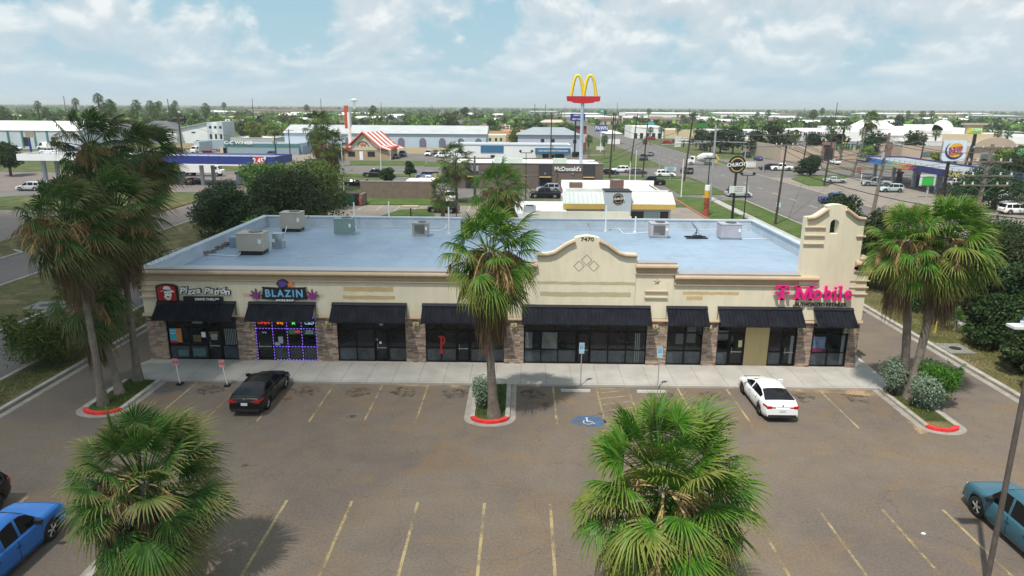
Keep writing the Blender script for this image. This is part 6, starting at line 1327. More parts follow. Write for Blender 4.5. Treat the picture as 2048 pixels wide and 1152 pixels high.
for i,(xl,xr,yb,yt,dep,lab) in enumerate(((1606,1672,300,263,40,'white shop block with dark lettering left of the palm row'),(1672,1740,297,263,50,'white shop block in the middle of the white row'),(1728,1795,296,258,50,'white gabled market hall in the white row'),(1795,1880,300,270,50,'low white shop block right of the gabled hall'),(1832,1935,296,256,30,'white shops with a rounded centre gable'),(1880,2000,300,268,40,'cream and white shops beside the green and white tower'),(1990,2110,300,272,40,'white shops at the far right edge'),(1540,1600,290,268,30,'cream low shops left of the white lettered block'),(1430,1540,288,262,30,'white and cream shops behind the car park trees'),(1262,1326,277,253,25,'white shops behind the palms across the main road'),(1330,1415,277,259,22,'cream shops right of the palms across the main road'))):
    t=pix(lab,xl,xr,yb,yt,dep,WLL if i not in(7,5,10) else CRM,name='shop_building',roof=WHITER,group=None);Y_=at((xl+xr)/2,yb)[1]
    for px in range(int(xl)+6,int(xr)-8,12):
        if i in(0,7,8,9,4):win(t,px,px+6,yt+(yb-yt)*.55,yb,Y_)
    if i==0:text('ONE MAIN FINANCIAL',2.4,mat('lettering_indigo',(.05,.03,.12),.5,0),t,'lettering',(up(1633,270,Y_)[0],Y_-.1,up(1633,269,Y_)[2]),.05,.03,sx=.8)
    if i==2:
        x0,x1=up(xl,yb,Y_)[0],up(xr,yb,Y_)[0];h=up((xl+xr)/2,yt,Y_)[2];MB().ext([(x0,h),(x1,h),((x0+x1)/2,h+3.4)],'y',Y_-.2,Y_+20).build('gable',WLL,t)
    if i==4:
        xx=up(1883,262,Y_)[0];h=up((xl+xr)/2,yt,Y_)[2];MB().ext([(xx+4.6*math.cos(a),h-1+4.4*math.sin(a)) for a in np.linspace(0,PI,13)],'y',Y_-.6,Y_-.01).build('round_gable',WHW,t)
        xx=up(1856,262,Y_)[0];MB().ext([(xx+6*math.cos(a),h-1+2.6*math.sin(a)) for a in np.linspace(0,PI,13)],'y',Y_-.6,Y_-.01).build('low_round_gable',WLL,t)
# big rounded-square burger sign
x,y=at(1890,400);Yb=128.;xa,xb=up(1884,300,Yb)[0],up(1931,300,Yb)[0];za,zb_=up(1907,322,Yb)[2],up(1907,280,Yb)[2];xc=(xa+xb)/2;zc=(za+zb_)/2;w=(xb-xa)/2;h=(zb_-za)/2
t=polesign('large rounded white burger sign in blue and gold on a black pole',xc-.4,Yb+.3,zc,.3)
def rsq(cx,cz,w,h,r,n=5):
    P=[]
    for sx,sz,a0 in((1,1,0),(-1,1,PI/2),(-1,-1,PI),(1,-1,PI*1.5)):P+=[(cx+sx*(w-r)+r*math.cos(a0+PI/2*k/n),cz+sz*(h-r)+r*math.sin(a0+PI/2*k/n)) for k in range(n+1)]
    return P
MB().ext(rsq(xc,zc,w,h,w*.25),'y',Yb-.25,Yb+.2).build('sign_box',mat('sign_pale_face',(.62,.70,.78),.4,0),t);MB().ext(rsq(xc,zc,w*1.03,h*1.03,w*.27),'y',Yb-.18,Yb+.22).build('rim',GALV,t)
NB=mat('logo_navy',(.015,.02,.13),.4,0);BG=mat('logo_gold',(.68,.40,.04),.4,0);BR=mat('logo_dark_red',(.42,.01,.06),.4,0)
q=MB()
ang=np.linspace(R(125),R(345),22)
for a,b,u,v in zip(ang,ang[1:],np.linspace(0,1,21),np.linspace(0,1,22)[1:]):
    ta,tb=w*(.02+.17*math.sin(PI*u*.9)),w*(.02+.17*math.sin(PI*v*.9));q.ext([(xc+w*.80*math.cos(a),zc+h*.84*math.sin(a)),(xc+w*.80*math.cos(b),zc+h*.84*math.sin(b)),(xc+(w*.80-tb)*math.cos(b),zc+(h*.84-tb)*math.sin(b)),(xc+(w*.80-ta)*math.cos(a),zc+(h*.84-ta)*math.sin(a))],'y',Yb-.30,Yb-.252)
q.build('blue_crescent',NB,t)
for sg,z_ in((1,zc+h*.30),(-1,zc-h*.30)):MB().ext([(xc+w*.12+w*.55*math.cos(a),z_+sg*h*.42*math.sin(a)) for a in np.linspace(0,PI,12)],'y',Yb-.29,Yb-.252).build('bun',BG,t)
text('BURGER',h*.44,BR,t,'lettering',(xc+w*.08,Yb-.32,zc+h*.19),.02,.02,sx=.82,tilt=.12);text('KING',h*.60,BR,t,'lettering',(xc+w*.08,Yb-.32,zc-h*.20),.02,.03,sx=.86,tilt=.12)
# green and white plaza tower sign far right
Yg=150;x0,x1=up(1932,259,Yg)[0],up(1963,259,Yg)[0];z0,z1=up(1947,268,Yg)[2],up(1947,250,Yg)[2];t=polesign('cream plaza sign with green panels on a dark pole at right',(x0+x1)/2+.5,Yg,z0,.35,UNDER);bx(t,'cream_body',CRM,x0,Yg-.4,z0,x1,Yg+.4,z1);bx(t,'cap',BGE,x0-.8,Yg-.7,z1,x1+.8,Yg+.7,z1+.4);bx(t,'green_panel',mat('lime_green_panel',(.22,.50,.05),.5,0),x0+1.0,Yg-.46,z0+.2,x0+2.9,Yg-.41,z1-.4);bx(t,'yellow_panel',mat('yellow_green_panel',(.6,.55,.05),.5,0),x0+.2,Yg-.46,z0+.2,x0+.99,Yg-.41,z1-.4);text('CASH',.8,WHT,t,'lettering',(x0+1.95,Yg-.48,(z0+z1)/2),.01,.02)
# coloured fuel canopy at right
Pa=(up(1712,338,168)[0],168);Pb=(up(1925,362,124)[0],124.)
zb,zt=up(1712,338,168)[2]-.0,up(1712,322,168)[2]
t,put,L,Mx=canopy('multicoloured fuel canopy with yellow lettering on deep blue at right',Pa,Pb,11,3.9,5.1,mat('deep_violet_blue_fascia',(.025,.022,.15),.5,.05,.5),None)
cols=[(.13,.19,(.03,.16,.45)),(.19,.25,(.05,.22,.5)),(.25,.31,(.04,.2,.48)),(.31,.37,(.25,.42,.4)),(.37,.43,(.42,.50,.25)),(.43,.49,(.62,.42,.25)),(.49,.55,(.70,.22,.10)),(.55,.59,(.35,.06,.14))]
for i,(a,b,c_) in enumerate(cols):
    q=MB();q.ext([(L*a,3.9+.0),(L*b,3.9),(L*(b+.05),5.1),(L*(a+.05),5.1)],'y',-.03-.001*i,-.002);q.v=[tuple(Mx@Vector(v)) for v in q.v];q.build('colour_band',mat('band_%d'%i,c_,.5,.1 if i>2 else .5,.8),t)
def ctext(s,u,size,m,z):
    a=math.atan2(Pb[1]-Pa[1],Pb[0]-Pa[0]);p=Mx@Vector((L*u,-.08,z));text(s,size,m,t,'lettering',tuple(p),.02,.04,rz=a,sx=1.4,shear=.3)
YLT=mat('sign_yellow_pale',(.65,.60,.16),.4,0);ctext('SUNOCO',.97,1.35,YLT,4.5);ctext('SUNOCO',.055,.8,YLT,4.55)
for i in range(4):
    p=Mx@Vector((L*(.3+.17*i),4,0));tt=thing('fuel_pump',('fuel pump under the left end of the right canopy','fuel pump under the green part of the right canopy','fuel pump under the red part of the right canopy','fuel pump under the lettered end of the right canopy')[i],'fuel pump',(p.x,p.y,0));bx(tt,'cabinet',mat('pump_dark',(.05,.06,.08),.5,.2,1),p.x-.5,p.y-.3,0,p.x+.5,p.y+.3,2.2);bx(tt,'topper',REDS,p.x-.7,p.y-.35,2.2,p.x+.7,p.y+.35,2.6)
for i in range(2):
    p=(P0[0]+8+i*12,Yc+4);tt=thing('fuel_pump',('fuel pump under the left part of the royal blue canopy','fuel pump under the right part of the royal blue canopy')[i],'fuel pump',(p[0],p[1],0));bx(tt,'cabinet',GREYM,p[0]-.5,p[1]-.3,0,p[0]+.5,p[1]+.3,2.1);bx(tt,'topper',NAVY,p[0]-.7,p[1]-.35,2.1,p[0]+.7,p[1]+.35,2.5)
# signs along the roads
def board(label,px,py,pxa,pxb,ya,yb,m,pole=GALV,txt=None,tc=WHT,r=.12,ts=.6,name='roadside_sign',ext=.15):
    x,y=at(px,py);t=polesign(label,x,y,up(px,yb,y)[2],r,pole,name);a,b=up(pxa,ya,y),up(pxb,yb,y);bx(t,'board',m,a[0],y-ext-.1,b[2],b[0],y+ext-.3 if ext<.2 else y-.1,a[2])
    if txt:
        L_=txt if isinstance(txt,(list,tuple)) else [txt];hh=(a[2]-b[2])/len(L_)
        for i,s_ in enumerate(L_):text(s_,hh*ts,tc,t,'lettering',((a[0]+b[0])/2,y-ext-.12,a[2]-hh*(i+.5)),.01,.008)
    return t
board('dark blue motel sign on a black pole left of the tall grey pole',1149,315,1141,1170,227,242,mat('motel_blue',(.02,.025,.22),.4,0),BLACKM,['AMERICAS','BEST VALUE'],r=.3,ts=.55)
board('small green hotel style sign on a thin pole on the horizon',1204,268,1199.5,1208.5,218,226.5,mat('kelly_green',(.0,.30,.20),.4,0),GALV,'H',ts=.9)
board('pale blue and white reader board at the road corner',1340,362,1329,1352,334,341.5,mat('pale_blue_board',(.45,.62,.68),.5,0),GALV,['ELITE MOVE','SERVICES'],mat('sign_blue',(.02,.12,.42),.5,0),r=.08,ts=.7)
board('white and teal office sign beyond the palms across the road',1301,270,1295,1308,245,253,mat('sky_sign',(.10,.40,.60),.4,0),GALV,None,r=.1)
board('low brick and white plaza directory sign by the road bend',1356,298,1350,1361,272,294,mat('directory_board',(.62,.62,.60),.5,.2,1),BRK,None,r=.3)
board('green digital billboard beyond the car park',1403,300,1393,1414,246,256,mat('billboard_green',(.03,.20,.03),.4,.2,.3),GALV,None,r=.2)
board('white and green bank sign above the right hand palm crown',1853,395,1840,1868,349,372,mat('bank_sign_white',(.6,.66,.72),.4,0),GREYM,None,r=.2);a=at(1853,395);b0,b1=up(1844,353,a[1]),up(1864,372,a[1]);bx(None,'green_sign_panel',mat('bank_green',(.05,.42,.06),.4,0),b0[0],a[1]-.32,b1[2],b1[0],a[1]-.27,b0[2]);o=D.objects['green_sign_panel'];pr=[x for x in D.objects if x.get('label','').startswith('white and green bank')][0];o.parent=pr;o.location=-pr.location
board('far white billboard above the brown roofs',1244,262,1238,1251,224,231,WHITEP,WHITEP,None,r=.3)
board('yellow square sign on the coloured canopy corner',1725,352,1717,1728,313,320,mat('bright_sign_yellow',(.75,.6,.05),.4,0),GALV,None,r=.1)
board('white price sign at the edge of the fuel station lawn',1722,362,1714,1721,334,345,mat('price_sign',(.30,.10,.10),.4,.4,2),WHITEP,None,r=.1)
board('green and white sign at the far right edge',2045,352,2036,2050,297,312,mat('pale_sign_green',(.15,.45,.25),.4,.2,.5),WHITEP,None,r=.15)
board('dark blue warehouse sign on a blue pole at far left',65,318,50,71,262,275,mat('tan_sign_face',(.32,.25,.22),.4,.3,.6),NAVY,None,r=.3)
board('white and red motel board on a thin white pole right of the lodge',1165,312,1160,1173,268,285,mat('pale_pink_board',(.6,.42,.42),.4,.1,1),WHITEP,None,r=.12)
board('blue street sign facing the road right of the black pole',1556,430,1552,1560,405,414,mat('pale_blue_board',(.45,.62,.68),.5,0),GALV,None,r=.04)
# ------------------------------------------------------------------ far buildings near the horizon
rng=random.Random(11);FW=[mat('far_white',(.78,.78,.77),.8,.03,.1),mat('far_tan',(.50,.42,.34),.9,.08,.1),mat('far_brown_roof',(.17,.105,.08),.9,.15,.1),mat('far_grey',(.38,.40,.41),.9,.08,.1)]
FB=[(1195,1300,233,239,0,'long white warehouse left of centre on the horizon'),(1255,1400,225,232,0,'very long white warehouse on the horizon behind the road'),(1440,1560,225,233,0,'white warehouse right of the road on the horizon'),(1740,1850,226,233,0,'bright white warehouse right of the leaning palm'),(1860,1925,226,236,1,'tan warehouse on the horizon at right'),(1560,1610,233,240,0,'small white hall among the far right trees'),(1660,1702,232,240,3,'grey shed with dark doors among the far right trees'),(1935,1985,226,231,0,'white box building on the far right horizon'),(1120,1200,226,231,0,'pale warehouse directly behind the tall arches pole'),(1060,1115,222,227,3,'grey blocky building on the horizon left of the arches'),(270,308,226,231,0,'white roofed shed in the far left trees'),(425,500,233,238,1,'long open shed in the trees left of centre'),(480,600,219,226,2,'brown roofed houses row far left of centre'),(590,680,219,227,2,'brown roofed houses row near the orange sign'),(1205,1380,236,247,2,'very wide brown roofed store behind the road signs'),(1540,1600,226,230,2,'brown roofed row on the right horizon'),(1990,2048,230,240,3,'grey roofed hall at the far right'),(10,34,232,240,3,'grey tank like shed at the far left'),(2006,2048,262,272,3,'grey domed hall right of the plaza sign'),(1085,1130,240,262,1,'tan shop row left of the blue motel sign'),(1215,1240,262,285,0,'white shop beside the far end of the main road'),(640,720,246,253,0,'white roofed house group right of the yellow green bush'),(530,560,238,246,0,'white shed left of the yellow green bush'),(1400,1450,238,246,1,'tan hall beyond the green billboard')]
for xl,xr,yt,yb,mi,lab in FB:
    a=at((xl+xr)/2,yb+3);Y=a[1];x0,x1=up(xl,yb,Y)[0],up(xr,yb,Y)[0];h=max(3.5,up((xl+xr)/2,yt,Y)[2]);h=min(h,11)
    t=thing('far_building',lab,'building',((x0+x1)/2,Y,0));dep=min(max(25,Y*.06),80);wm=FW[1] if mi==2 else FW[mi]
    bx(t,'wall',wm,x0,Y,0,x1,Y+dep,h*.8);q=MB();q.add([(x0-1,Y-1,h*.8),(x1+1,Y-1,h*.8),(x1+1,Y+dep+1,h*.8),(x0-1,Y+dep+1,h*.8),(x0+2,Y+dep/2,h),(x1-2,Y+dep/2,h)],[(0,1,5,4),(2,3,4,5),(1,2,5),(3,0,4)]);q.build('roof',FW[mi],t)
    if xr-xl>40 and Y<900:
        q=MB();n=int((xr-xl)/12)
        for k in range(n):u=x0+(x1-x0)*(k+.3)/n;q.box(u,Y-.1,0,u+(x1-x0)/n*.3,Y,h*.5)
        q.build('doors',WIN,t)
# water tower
x,y=up(709,213,2600)[:2];t=thing('water_tower','white bulb water tower on the horizon above the orange sign','water tower',(x,y,0));q=MB();zc_=36;q.tube([(x,y,0),(x,y,zc_-6)],[4,3],12);q.build('stem',WHITEP,t);q=MB();q.tube([(x,y,zc_-7),(x,y,zc_-4),(x,y,zc_),(x,y,zc_+4),(x,y,zc_+6)],[3,11,14,10,1],16);q.build('tank',WHITEP,t)
# ------------------------------------------------------------------ utility poles, wires, signals
def upole(label,px,py,pyt,lean=0,arms=2,m=WOODP,r=.17,xf=0,armw=1.6,loc=None,h=None,ins=True,grp='utility poles'):
    x,y=loc or at(px,py);h=h or up(px,pyt,y)[2];t=thing('utility_pole',label,'utility pole',(x,y,0),grp)
    tp=(x+lean,y,h);MB().tube([(x,y,0),tp],[r,r*.65],8).build('pole',m,t)
    def P(f):return (x+lean*f,y,h*f)
    for i in range(arms):
        f=1-(.05+.11*i);c_=P(f);q=MB();q.rbox((c_[0],y-.14,c_[2]),(armw*2,.12,.14));
        q.tube([(c_[0]-armw*.5,y-.1,c_[2]),(c_[0],y-.08,c_[2]-.6)],.03,4);q.tube([(c_[0]+armw*.5,y-.1,c_[2]),(c_[0],y-.08,c_[2]-.6)],.03,4);q.build('crossarm',WOODG,t)
        if ins:
            for u in(-.9,-.45,.5,.92):MB().tube([(c_[0]+armw*u,y-.14,c_[2]+.05),(c_[0]+armw*u,y-.14,c_[2]+.28)],.06,6).build('insulator',WHITEP,t)
    if xf:
        for s_ in(-.45,.45)[:xf]:c_=P(.72);MB().tube([(c_[0]+s_,y-.3,c_[2]-.4),(c_[0]+s_,y-.3,c_[2]+.5)],.25,10).build('transformer',GREYM,t)
    return t
UP={}
def Ux(k,*a,**kw):UP[k]=upole(*a,**kw);return UP[k]
Ux('a','leaning dark utility pole between the road and the mall corner',1542,450,255,lean=.5,arms=2,loc=(35.8,96.4),h=13.2)
Ux('b','weathered utility pole with a transformer by the fuel canopy',1748,410,265,arms=2,xf=1,r=.3,armw=2.2,m=WOODG,lean=.8,loc=at(1746,425))
Ux('c','grey double armed utility pole nearest the right edge',1955,430,288,arms=1,r=.35,armw=3.0,m=WOODG,lean=.6,loc=at(1950,440))
q=MB()
x,y=at(1950,440)
for z,w_ in((8.6,3.4),(6.6,4.0),(5.2,3.6)):
    q=MB();q.rbox((x+.3,y-.3,z),(w_*2,.2,.22));q.tube([(x-w_*.45,y-.3,z),(x+.2,y-.3,z-1.2)],.05,4);q.tube([(x+w_*.5,y-.3,z),(x+.3,y-.3,z-1.2)],.05,4);q.build('crossarm',WOODG,UP['c'])
    for u in(-.85,-.5,.5,.9):MB().tube([(x+.3+w_*u,y-.3,z+.1),(x+.3+w_*u,y-.3,z+.5)],.12,6).build('insulator',WHITEP,UP['c'])
Ux('d','dark utility pole right of the fuel station lawn sedan',1645,372,262,arms=1,r=.22,lean=.6,loc=at(1648,372))
Ux('e','dark utility pole left of the market sign',1602,345,262,arms=0,r=.2,lean=.9,loc=at(1602,345))
Ux('f','straight dark utility pole near the road corner',1371,365,228,arms=1,r=.22,lean=1.0,loc=at(1368,363))
Ux('g','dark utility pole behind the white crossover on the street',1285,355,240,arms=0,r=.18,lean=.5,loc=at(1285,355),h=12.5)
Ux('h','tall dark utility pole right of the blue PAWN sign',1220,357,225,arms=1,r=.22,lean=.4,loc=at(1219,357))
Ux('i','thin dark utility pole beside the tall one by the PAWN sign',1228,300,226,arms=0,r=.22,loc=at(1228,302))
Ux('j','leaning dark utility pole left of the crossing cars',1262,325,228,arms=0,r=.2,lean=1.2,loc=at(1262,325))
Ux('k','tall thin pole standing before the left white houses',365,305,232,arms=2,r=.3,loc=at(366,318))
Ux('l','dark pole with cabinets beside the teal shops',553,318,270,arms=1,r=.3,xf=2,loc=at(553,322))
Ux('m','thin dark pole right of the teal shops',581,315,258,arms=1,r=.2,loc=at(581,316))
Ux('n','grey utility pole with a bent top in front of the brick restaurant',950,390,312,arms=1,r=.25,armw=2.2,m=WOODG,xf=2,loc=at(950,400))
Ux('o','tall slim pole rising over the white annex shop',1101,318,225,arms=1,r=.2,loc=at(1101,330))
Ux('p','dark utility pole standing between the rounded sign and the canopy',1834,345,268,arms=1,r=.22,loc=at(1834,352),lean=.6)
Ux('q','long slanting dark pole right of the rounded burger sign',1925,345,255,arms=0,r=.3,lean=2.0,loc=at(1925,345))
Ux('r','dark pole directly left of the rounded burger sign',1880,360,300,arms=0,r=.22,lean=1.0,loc=at(1878,360))
for i,(px,pyt,Y) in enumerate(((127,192,520),(335,198,420),(504,197,600),(641,197,640),(762,205,700),(864,210,800),(948,212,800),(1070,208,600),(1091,208,700),(1280,230,420),(1380,215,800),(1675,205,500),(75,212,300),(1130,212,900),(1235,205,900),(1610,215,900))):
    x,_,z=up(px,pyt,Y);upole(('lone','slim','tall','thin','far','short','faint','bare','plain','distant','remote','isolated','grey','little','hazy','single')[i]+' utility pole on the skyline, number %d counted from the left of those drawn'%i if 0 else 'thin distant utility pole standing above the treetops',0,0,0,arms=0,loc=(x,Y),h=z,r=.35,grp='distant poles above the trees')
def wire(label,A,B,sag=1.0,r=.042,n=14,name='power_line'):
    A,B=Vector(A),Vector(B);P=[]
    for k in range(n+1):
        u=k/n;p=A.lerp(B,u);p.z-=sag*4*u*(1-u);P.append(p)
    o=MB().tube(P,r,5).build(name,BLACKM,origin=A);tag(o,label,'power line','overhead wires');return o
def top(k,f=.93,dx=0):
    t=UP[k];me=[c_ for c_ in t.children if c_.name.startswith('pole')][0].data;z=max(v.co.z for v in me.vertices);xx=[v.co.x for v in me.vertices if v.co.z>z-.2];return (t.location.x+sum(xx)/len(xx)*f+dx,t.location.y-.14,z*f)
for i,(a,b,f,dx,sg) in enumerate((('a','f',.94,-1.2,1.2),('a','f',.94,1.2,1.2),('a','f',.83,0,1.5),('f','h',.94,-.8,2.5),('f','h',.85,0,3),('a','d',.9,0,1.5),('d','b',.9,0,1.2),('d','b',.8,.5,1.4),('b','c',.9,-1,.8),('b','c',.9,1.4,.8),('b','p',.92,0,1),('a','b',.85,-1,1.8),('a','b',.82,1,1.8),('g','j',.9,0,1.0),('l','m',.9,0,.6),('k','l',.9,0,2),('a','e',.93,0,1.4),('n','g',.7,0,3.0),('n','g',.62,0,3.2))):
    wire('thin black overhead wire between utility poles across the view',top(a,f,dx),top(b,f,dx),sg)
x,y=UP['c'].location.x,UP['c'].location.y
for i,(z,u) in enumerate(((8.9,-3),(8.9,3),(7.0,-3.6),(7.0,3.6),(5.6,-3),(5.6,3))):
    wire('heavy overhead wire leaving the double armed pole to the right',(x+u,y-.3,z+.2),(x+55,y-34,z-.3+.2*i),2.0,.035);wire('heavy overhead wire from the double armed pole to the left',(x+u,y-.3,z+.2),tuple(Vector(top('a',.95-.06*(i//2),(-1.3,1.3)[i%2]))),2.6,.03)
wire('long sagging cable crossing the main road to the tower',(36.2,96.4,8.0),(62,60,6.2),2.2,.05);wire('long sagging cable over the road beside the dark pole',(36.2,96.4,9.0),(66,60,8.2),2.0,.04)
# steel poles and signals at the crossing
def steel(label,px,py,pyt,r=.14,arm=None,m=GALV,name='signal_mast',cat='traffic signal'):
    x,y=at(px,py);h=up(px,pyt,y)[2];t=thing(name,label,cat,(x,y,0));MB().tube([(x,y,0),(x,y,h)],[r,r*.75],8).build('pole',m,t)
    if arm:
        dx,dy,ah,nh=arm;MB().tube([(x,y,ah),(x+dx,y+dy,ah+.5)],[.12,.07],6).build('mast_arm',m,t)
        for k in range(nh):
            u=.45+.5*k/max(1,nh-1) if nh>1 else .8;q=MB();q.box(x+dx*u-.2,y+dy*u-.25,ah-.55,x+dx*u+.2,y+dy*u-.05,ah+.55)
            for j,c_ in enumerate(((.5,.02,.02),(.5,.3,.02),(.02,.4,.1))):pass
            q.build('signal_head',mat('signal_yellow_black',(.03,.03,.025),.5,0),t)
    return t
steel('traffic signal mast at the near left crossing corner',1319,338,295,.16,(14,3,6.4,3));steel('traffic signal mast at the far right crossing corner',1488,335,297,.2,(-16,-2,6.8,4));steel('traffic signal mast right of the reader boards',1526,345,302,.2,(-9,-9,6.6,2))
steel('short traffic signal mast left of the concrete mixer',1347,330,303,.16,(9,-2,6.2,2));steel('tall leaning galvanised pole in the road corner',1420,405,250,.22,None,GALV,'steel_pole','pole')
steel('white thin post behind the restaurant roof right side',1362,395,318,.1,None,WHITEP,'steel_pole','pole');steel('white thin post near the street verge left of the white crossover',1259,362,322,.09,None,WHITEP,'steel_pole','pole');steel('white thin post beside the street verge in front of the dark sedan',1270,362,300,.09,None,WHITEP,'steel_pole','pole')
for i,(px,py) in enumerate(((1402,302),(1452,309),(1417,312))):
    pass
for i,(px,py,lab) in enumerate(((1476,331,'white banner board on the verge left of the signal mast'),(1499,334,'white banner board on the verge right of the signal mast'))):
    x,y=at(px,py+4);t=thing('banner_board',lab,'banner',(x,y,0));bx(t,'board',mat('banner_white',(.65,.65,.65),.5,.3,2),x-1.6,y,.5,x+1.6,y+.05,2.0);bx(t,'leg',GALV,x-1.5,y+.06,0,x-1.4,y+.1,1.9,x+1.4,y+.06,0,x+1.5,y+.1,1.9)
# ------------------------------------------------------------------ far vehicles
PR={k:car(k,'x',name=n) for k,n in(('sedan','sedan'),('suv','suv'),('pickup','pickup_truck'),('van','van'))}
W_=(.78,.79,.8);S_=(.42,.44,.46);B_=(.01,.011,.013);G_=(.08,.085,.09);RD=(.32,.015,.02);BL=(.02,.06,.2);TN=(.3,.26,.2)
FV=[('suv',62,381,180,S_,'silver crossover driving on the left lane street'),('sedan',388,368,90,B_,'black car half hidden behind the big round tree'),
('suv',1290-50,345,180,W_,'white crossover waiting on the street by the corner'),('sedan',1274,348,0,G_,'dark green grey sedan beside the white crossover'),('sedan',1218,349,0,B_,'black sedan at the street edge behind the brick restaurant'),('suv',1330,354,0,W_,'white crossover behind the blue and white reader board'),
('pickup',1302,370,180,B_,'black pickup on the restaurant lot drive'),('suv',1476,394,0,S_,'silver crossover on the main road behind the round sign'),('suv',1373,347,100,G_,'dark grey crossover coming up the main road'),
('pickup',1287,320,250,(.06,.08,.1),'dark pickup heading away on the main road'),('sedan',1301,312,250,(.10,.15,.22),'blue grey sedan ahead of the dark pickup'),('pickup',1562,341,180,W_,'white pickup at the right hand stop line'),('bigsuv',1618,341,180,W_,'white long suv with black windows at the stop line'),
('suv',1536,340,180,B_,'dark crossover left of the white pickup'),('sedan',1669,366,0,S_,'silver sedan parked beside the fuel station lawn'),('pickup',1672,407,0,BL,'navy pickup crossing behind the bell tower'),('pickup',1752,372,165,(.28,.33,.36),'grey pickup near the fuel pumps'),('suv',1780,384,180,(.4,.5,.52),'pale truck at the coloured canopy column'),('suv',1905,372,180,W_,'white crossover under the yellow lettering'),
('suv',2030,428,0,W_,'white crossover at the right edge beyond the palm'),('suv',2008,408,60,(.35,.4,.43),'grey crossover with a raised hood at right'),
('pickup',1090,396,180,B_,'black pickup parked left of the emblem tower'),('suv',1096,384,180,(.25,.27,.32),'grey blue crossover by the brick restaurant door'),
('suv',887,425,170,B_,'black crossover parked behind the feathery palm'),('pickup',901,403,90,W_,'white pickup seen from behind on the rear lot'),('sedan',855,364,160,W_,'white sedan rounding the brown block wall'),('suv',852,357,165,(.15,.2,.3),'blue crossover behind the white sedan at the wall'),
('sedan',712,372,0,B_,'black sedan left of the brown block wall'),('pickup',752,354,180,B_,'black pickup on the near street edge'),('suv',823,306,180,G_,'dark grey suv on the striped restaurant lot'),('suv',832,303,180,S_,'silver suv behind the dark grey one'),('sedan',793,317,90,(.04,.04,.06),'small dark car beside the striped restaurant'),('suv',885,315,170,W_,'white crossover on the lot left of the pawn shop'),('pickup',893,310,170,W_,'white pickup behind the lot crossover'),('sedan',692,306,0,B_,'dark car left of the striped restaurant'),
('pickup',1135,308,190,S_,'silver pickup beside the blue awning shop'),('suv',1146,314,190,B_,'black suv beside the silver pickup'),('pickup',1125,305,190,RD,'dark red pickup behind the silver pickup'),('sedan',1059,314,90,W_,'white car nosed toward the white pawn shop'),('sedan',990,313,90,G_,'dark car nosed toward the white pawn shop'),('suv',1078,314,90,RD,'red car under the blue awning'),
('pickup',1300,280,0,RD,'red pickup beyond the road at the shops'),('suv',1335,288,0,RD,'dark red suv on the shop lot over the road'),('suv',1352,286,0,G_,'dark suv beside the dark red one'),('pickup',1290,288,80,B_,'black pickup waiting at the side street'),('sedan',1215,281,90,G_,'small dark car far down the main road'),('suv',1222,268,90,W_,'white suv farthest down the main road'),
('van',92,298,180,W_,'white van beside the metal warehouse'),('pickup',100,307,180,W_,'white truck in front of the white van'),('suv',405,303,200,(.25,.25,.28),'dark grey car by the board fence'),('sedan',418,300,200,W_,'white car by the board fence'),('suv',427,298,0,(.2,.02,.05),'maroon car beside the fence cars'),
('sedan',1540,300-2,0,S_,'silver car in the grocery car park'),('suv',1605,308,0,S_,'silver suv in the grocery car park'),('suv',1450,300,90,B_,'black suv under the car park trees'),('sedan',30,300,0,W_,'white car by the metal warehouse wall'),('sedan',690,262,0,W_,'white car before the distant houses'),('suv',1372,283,10,W_,'white suv in front of the white shops'),('sedan',1385,285,10,G_,'grey sedan in front of the white shops'),('suv',1955,400,0,BL,'dark car partly hidden in the right hand trees')]
PR['bigsuv']=car('bigsuv','x',name='suv')
used=set()
for kind,px,py,hd,colr,lab in FV:
    x,y=at(px,py);p=PR[kind]
    if kind in used:t=dup(p,(x,y,0),R(hd),lab,None,colr)
    else:
        t=p;used.add(kind);p.location=(x,y,0);p.rotation_euler=(0,0,R(hd));p['label']=lab;setcol(p,colr)
    t['category']={'sedan':'car','suv':'suv','bigsuv':'suv','pickup':'pickup truck','van':'van'}[kind]
# red pickup behind right palms
t=dup(PR['pickup'],(33.8,62,0),R(95),'red pickup partly hidden behind the right hand palms',None,(.5,.02,.03))
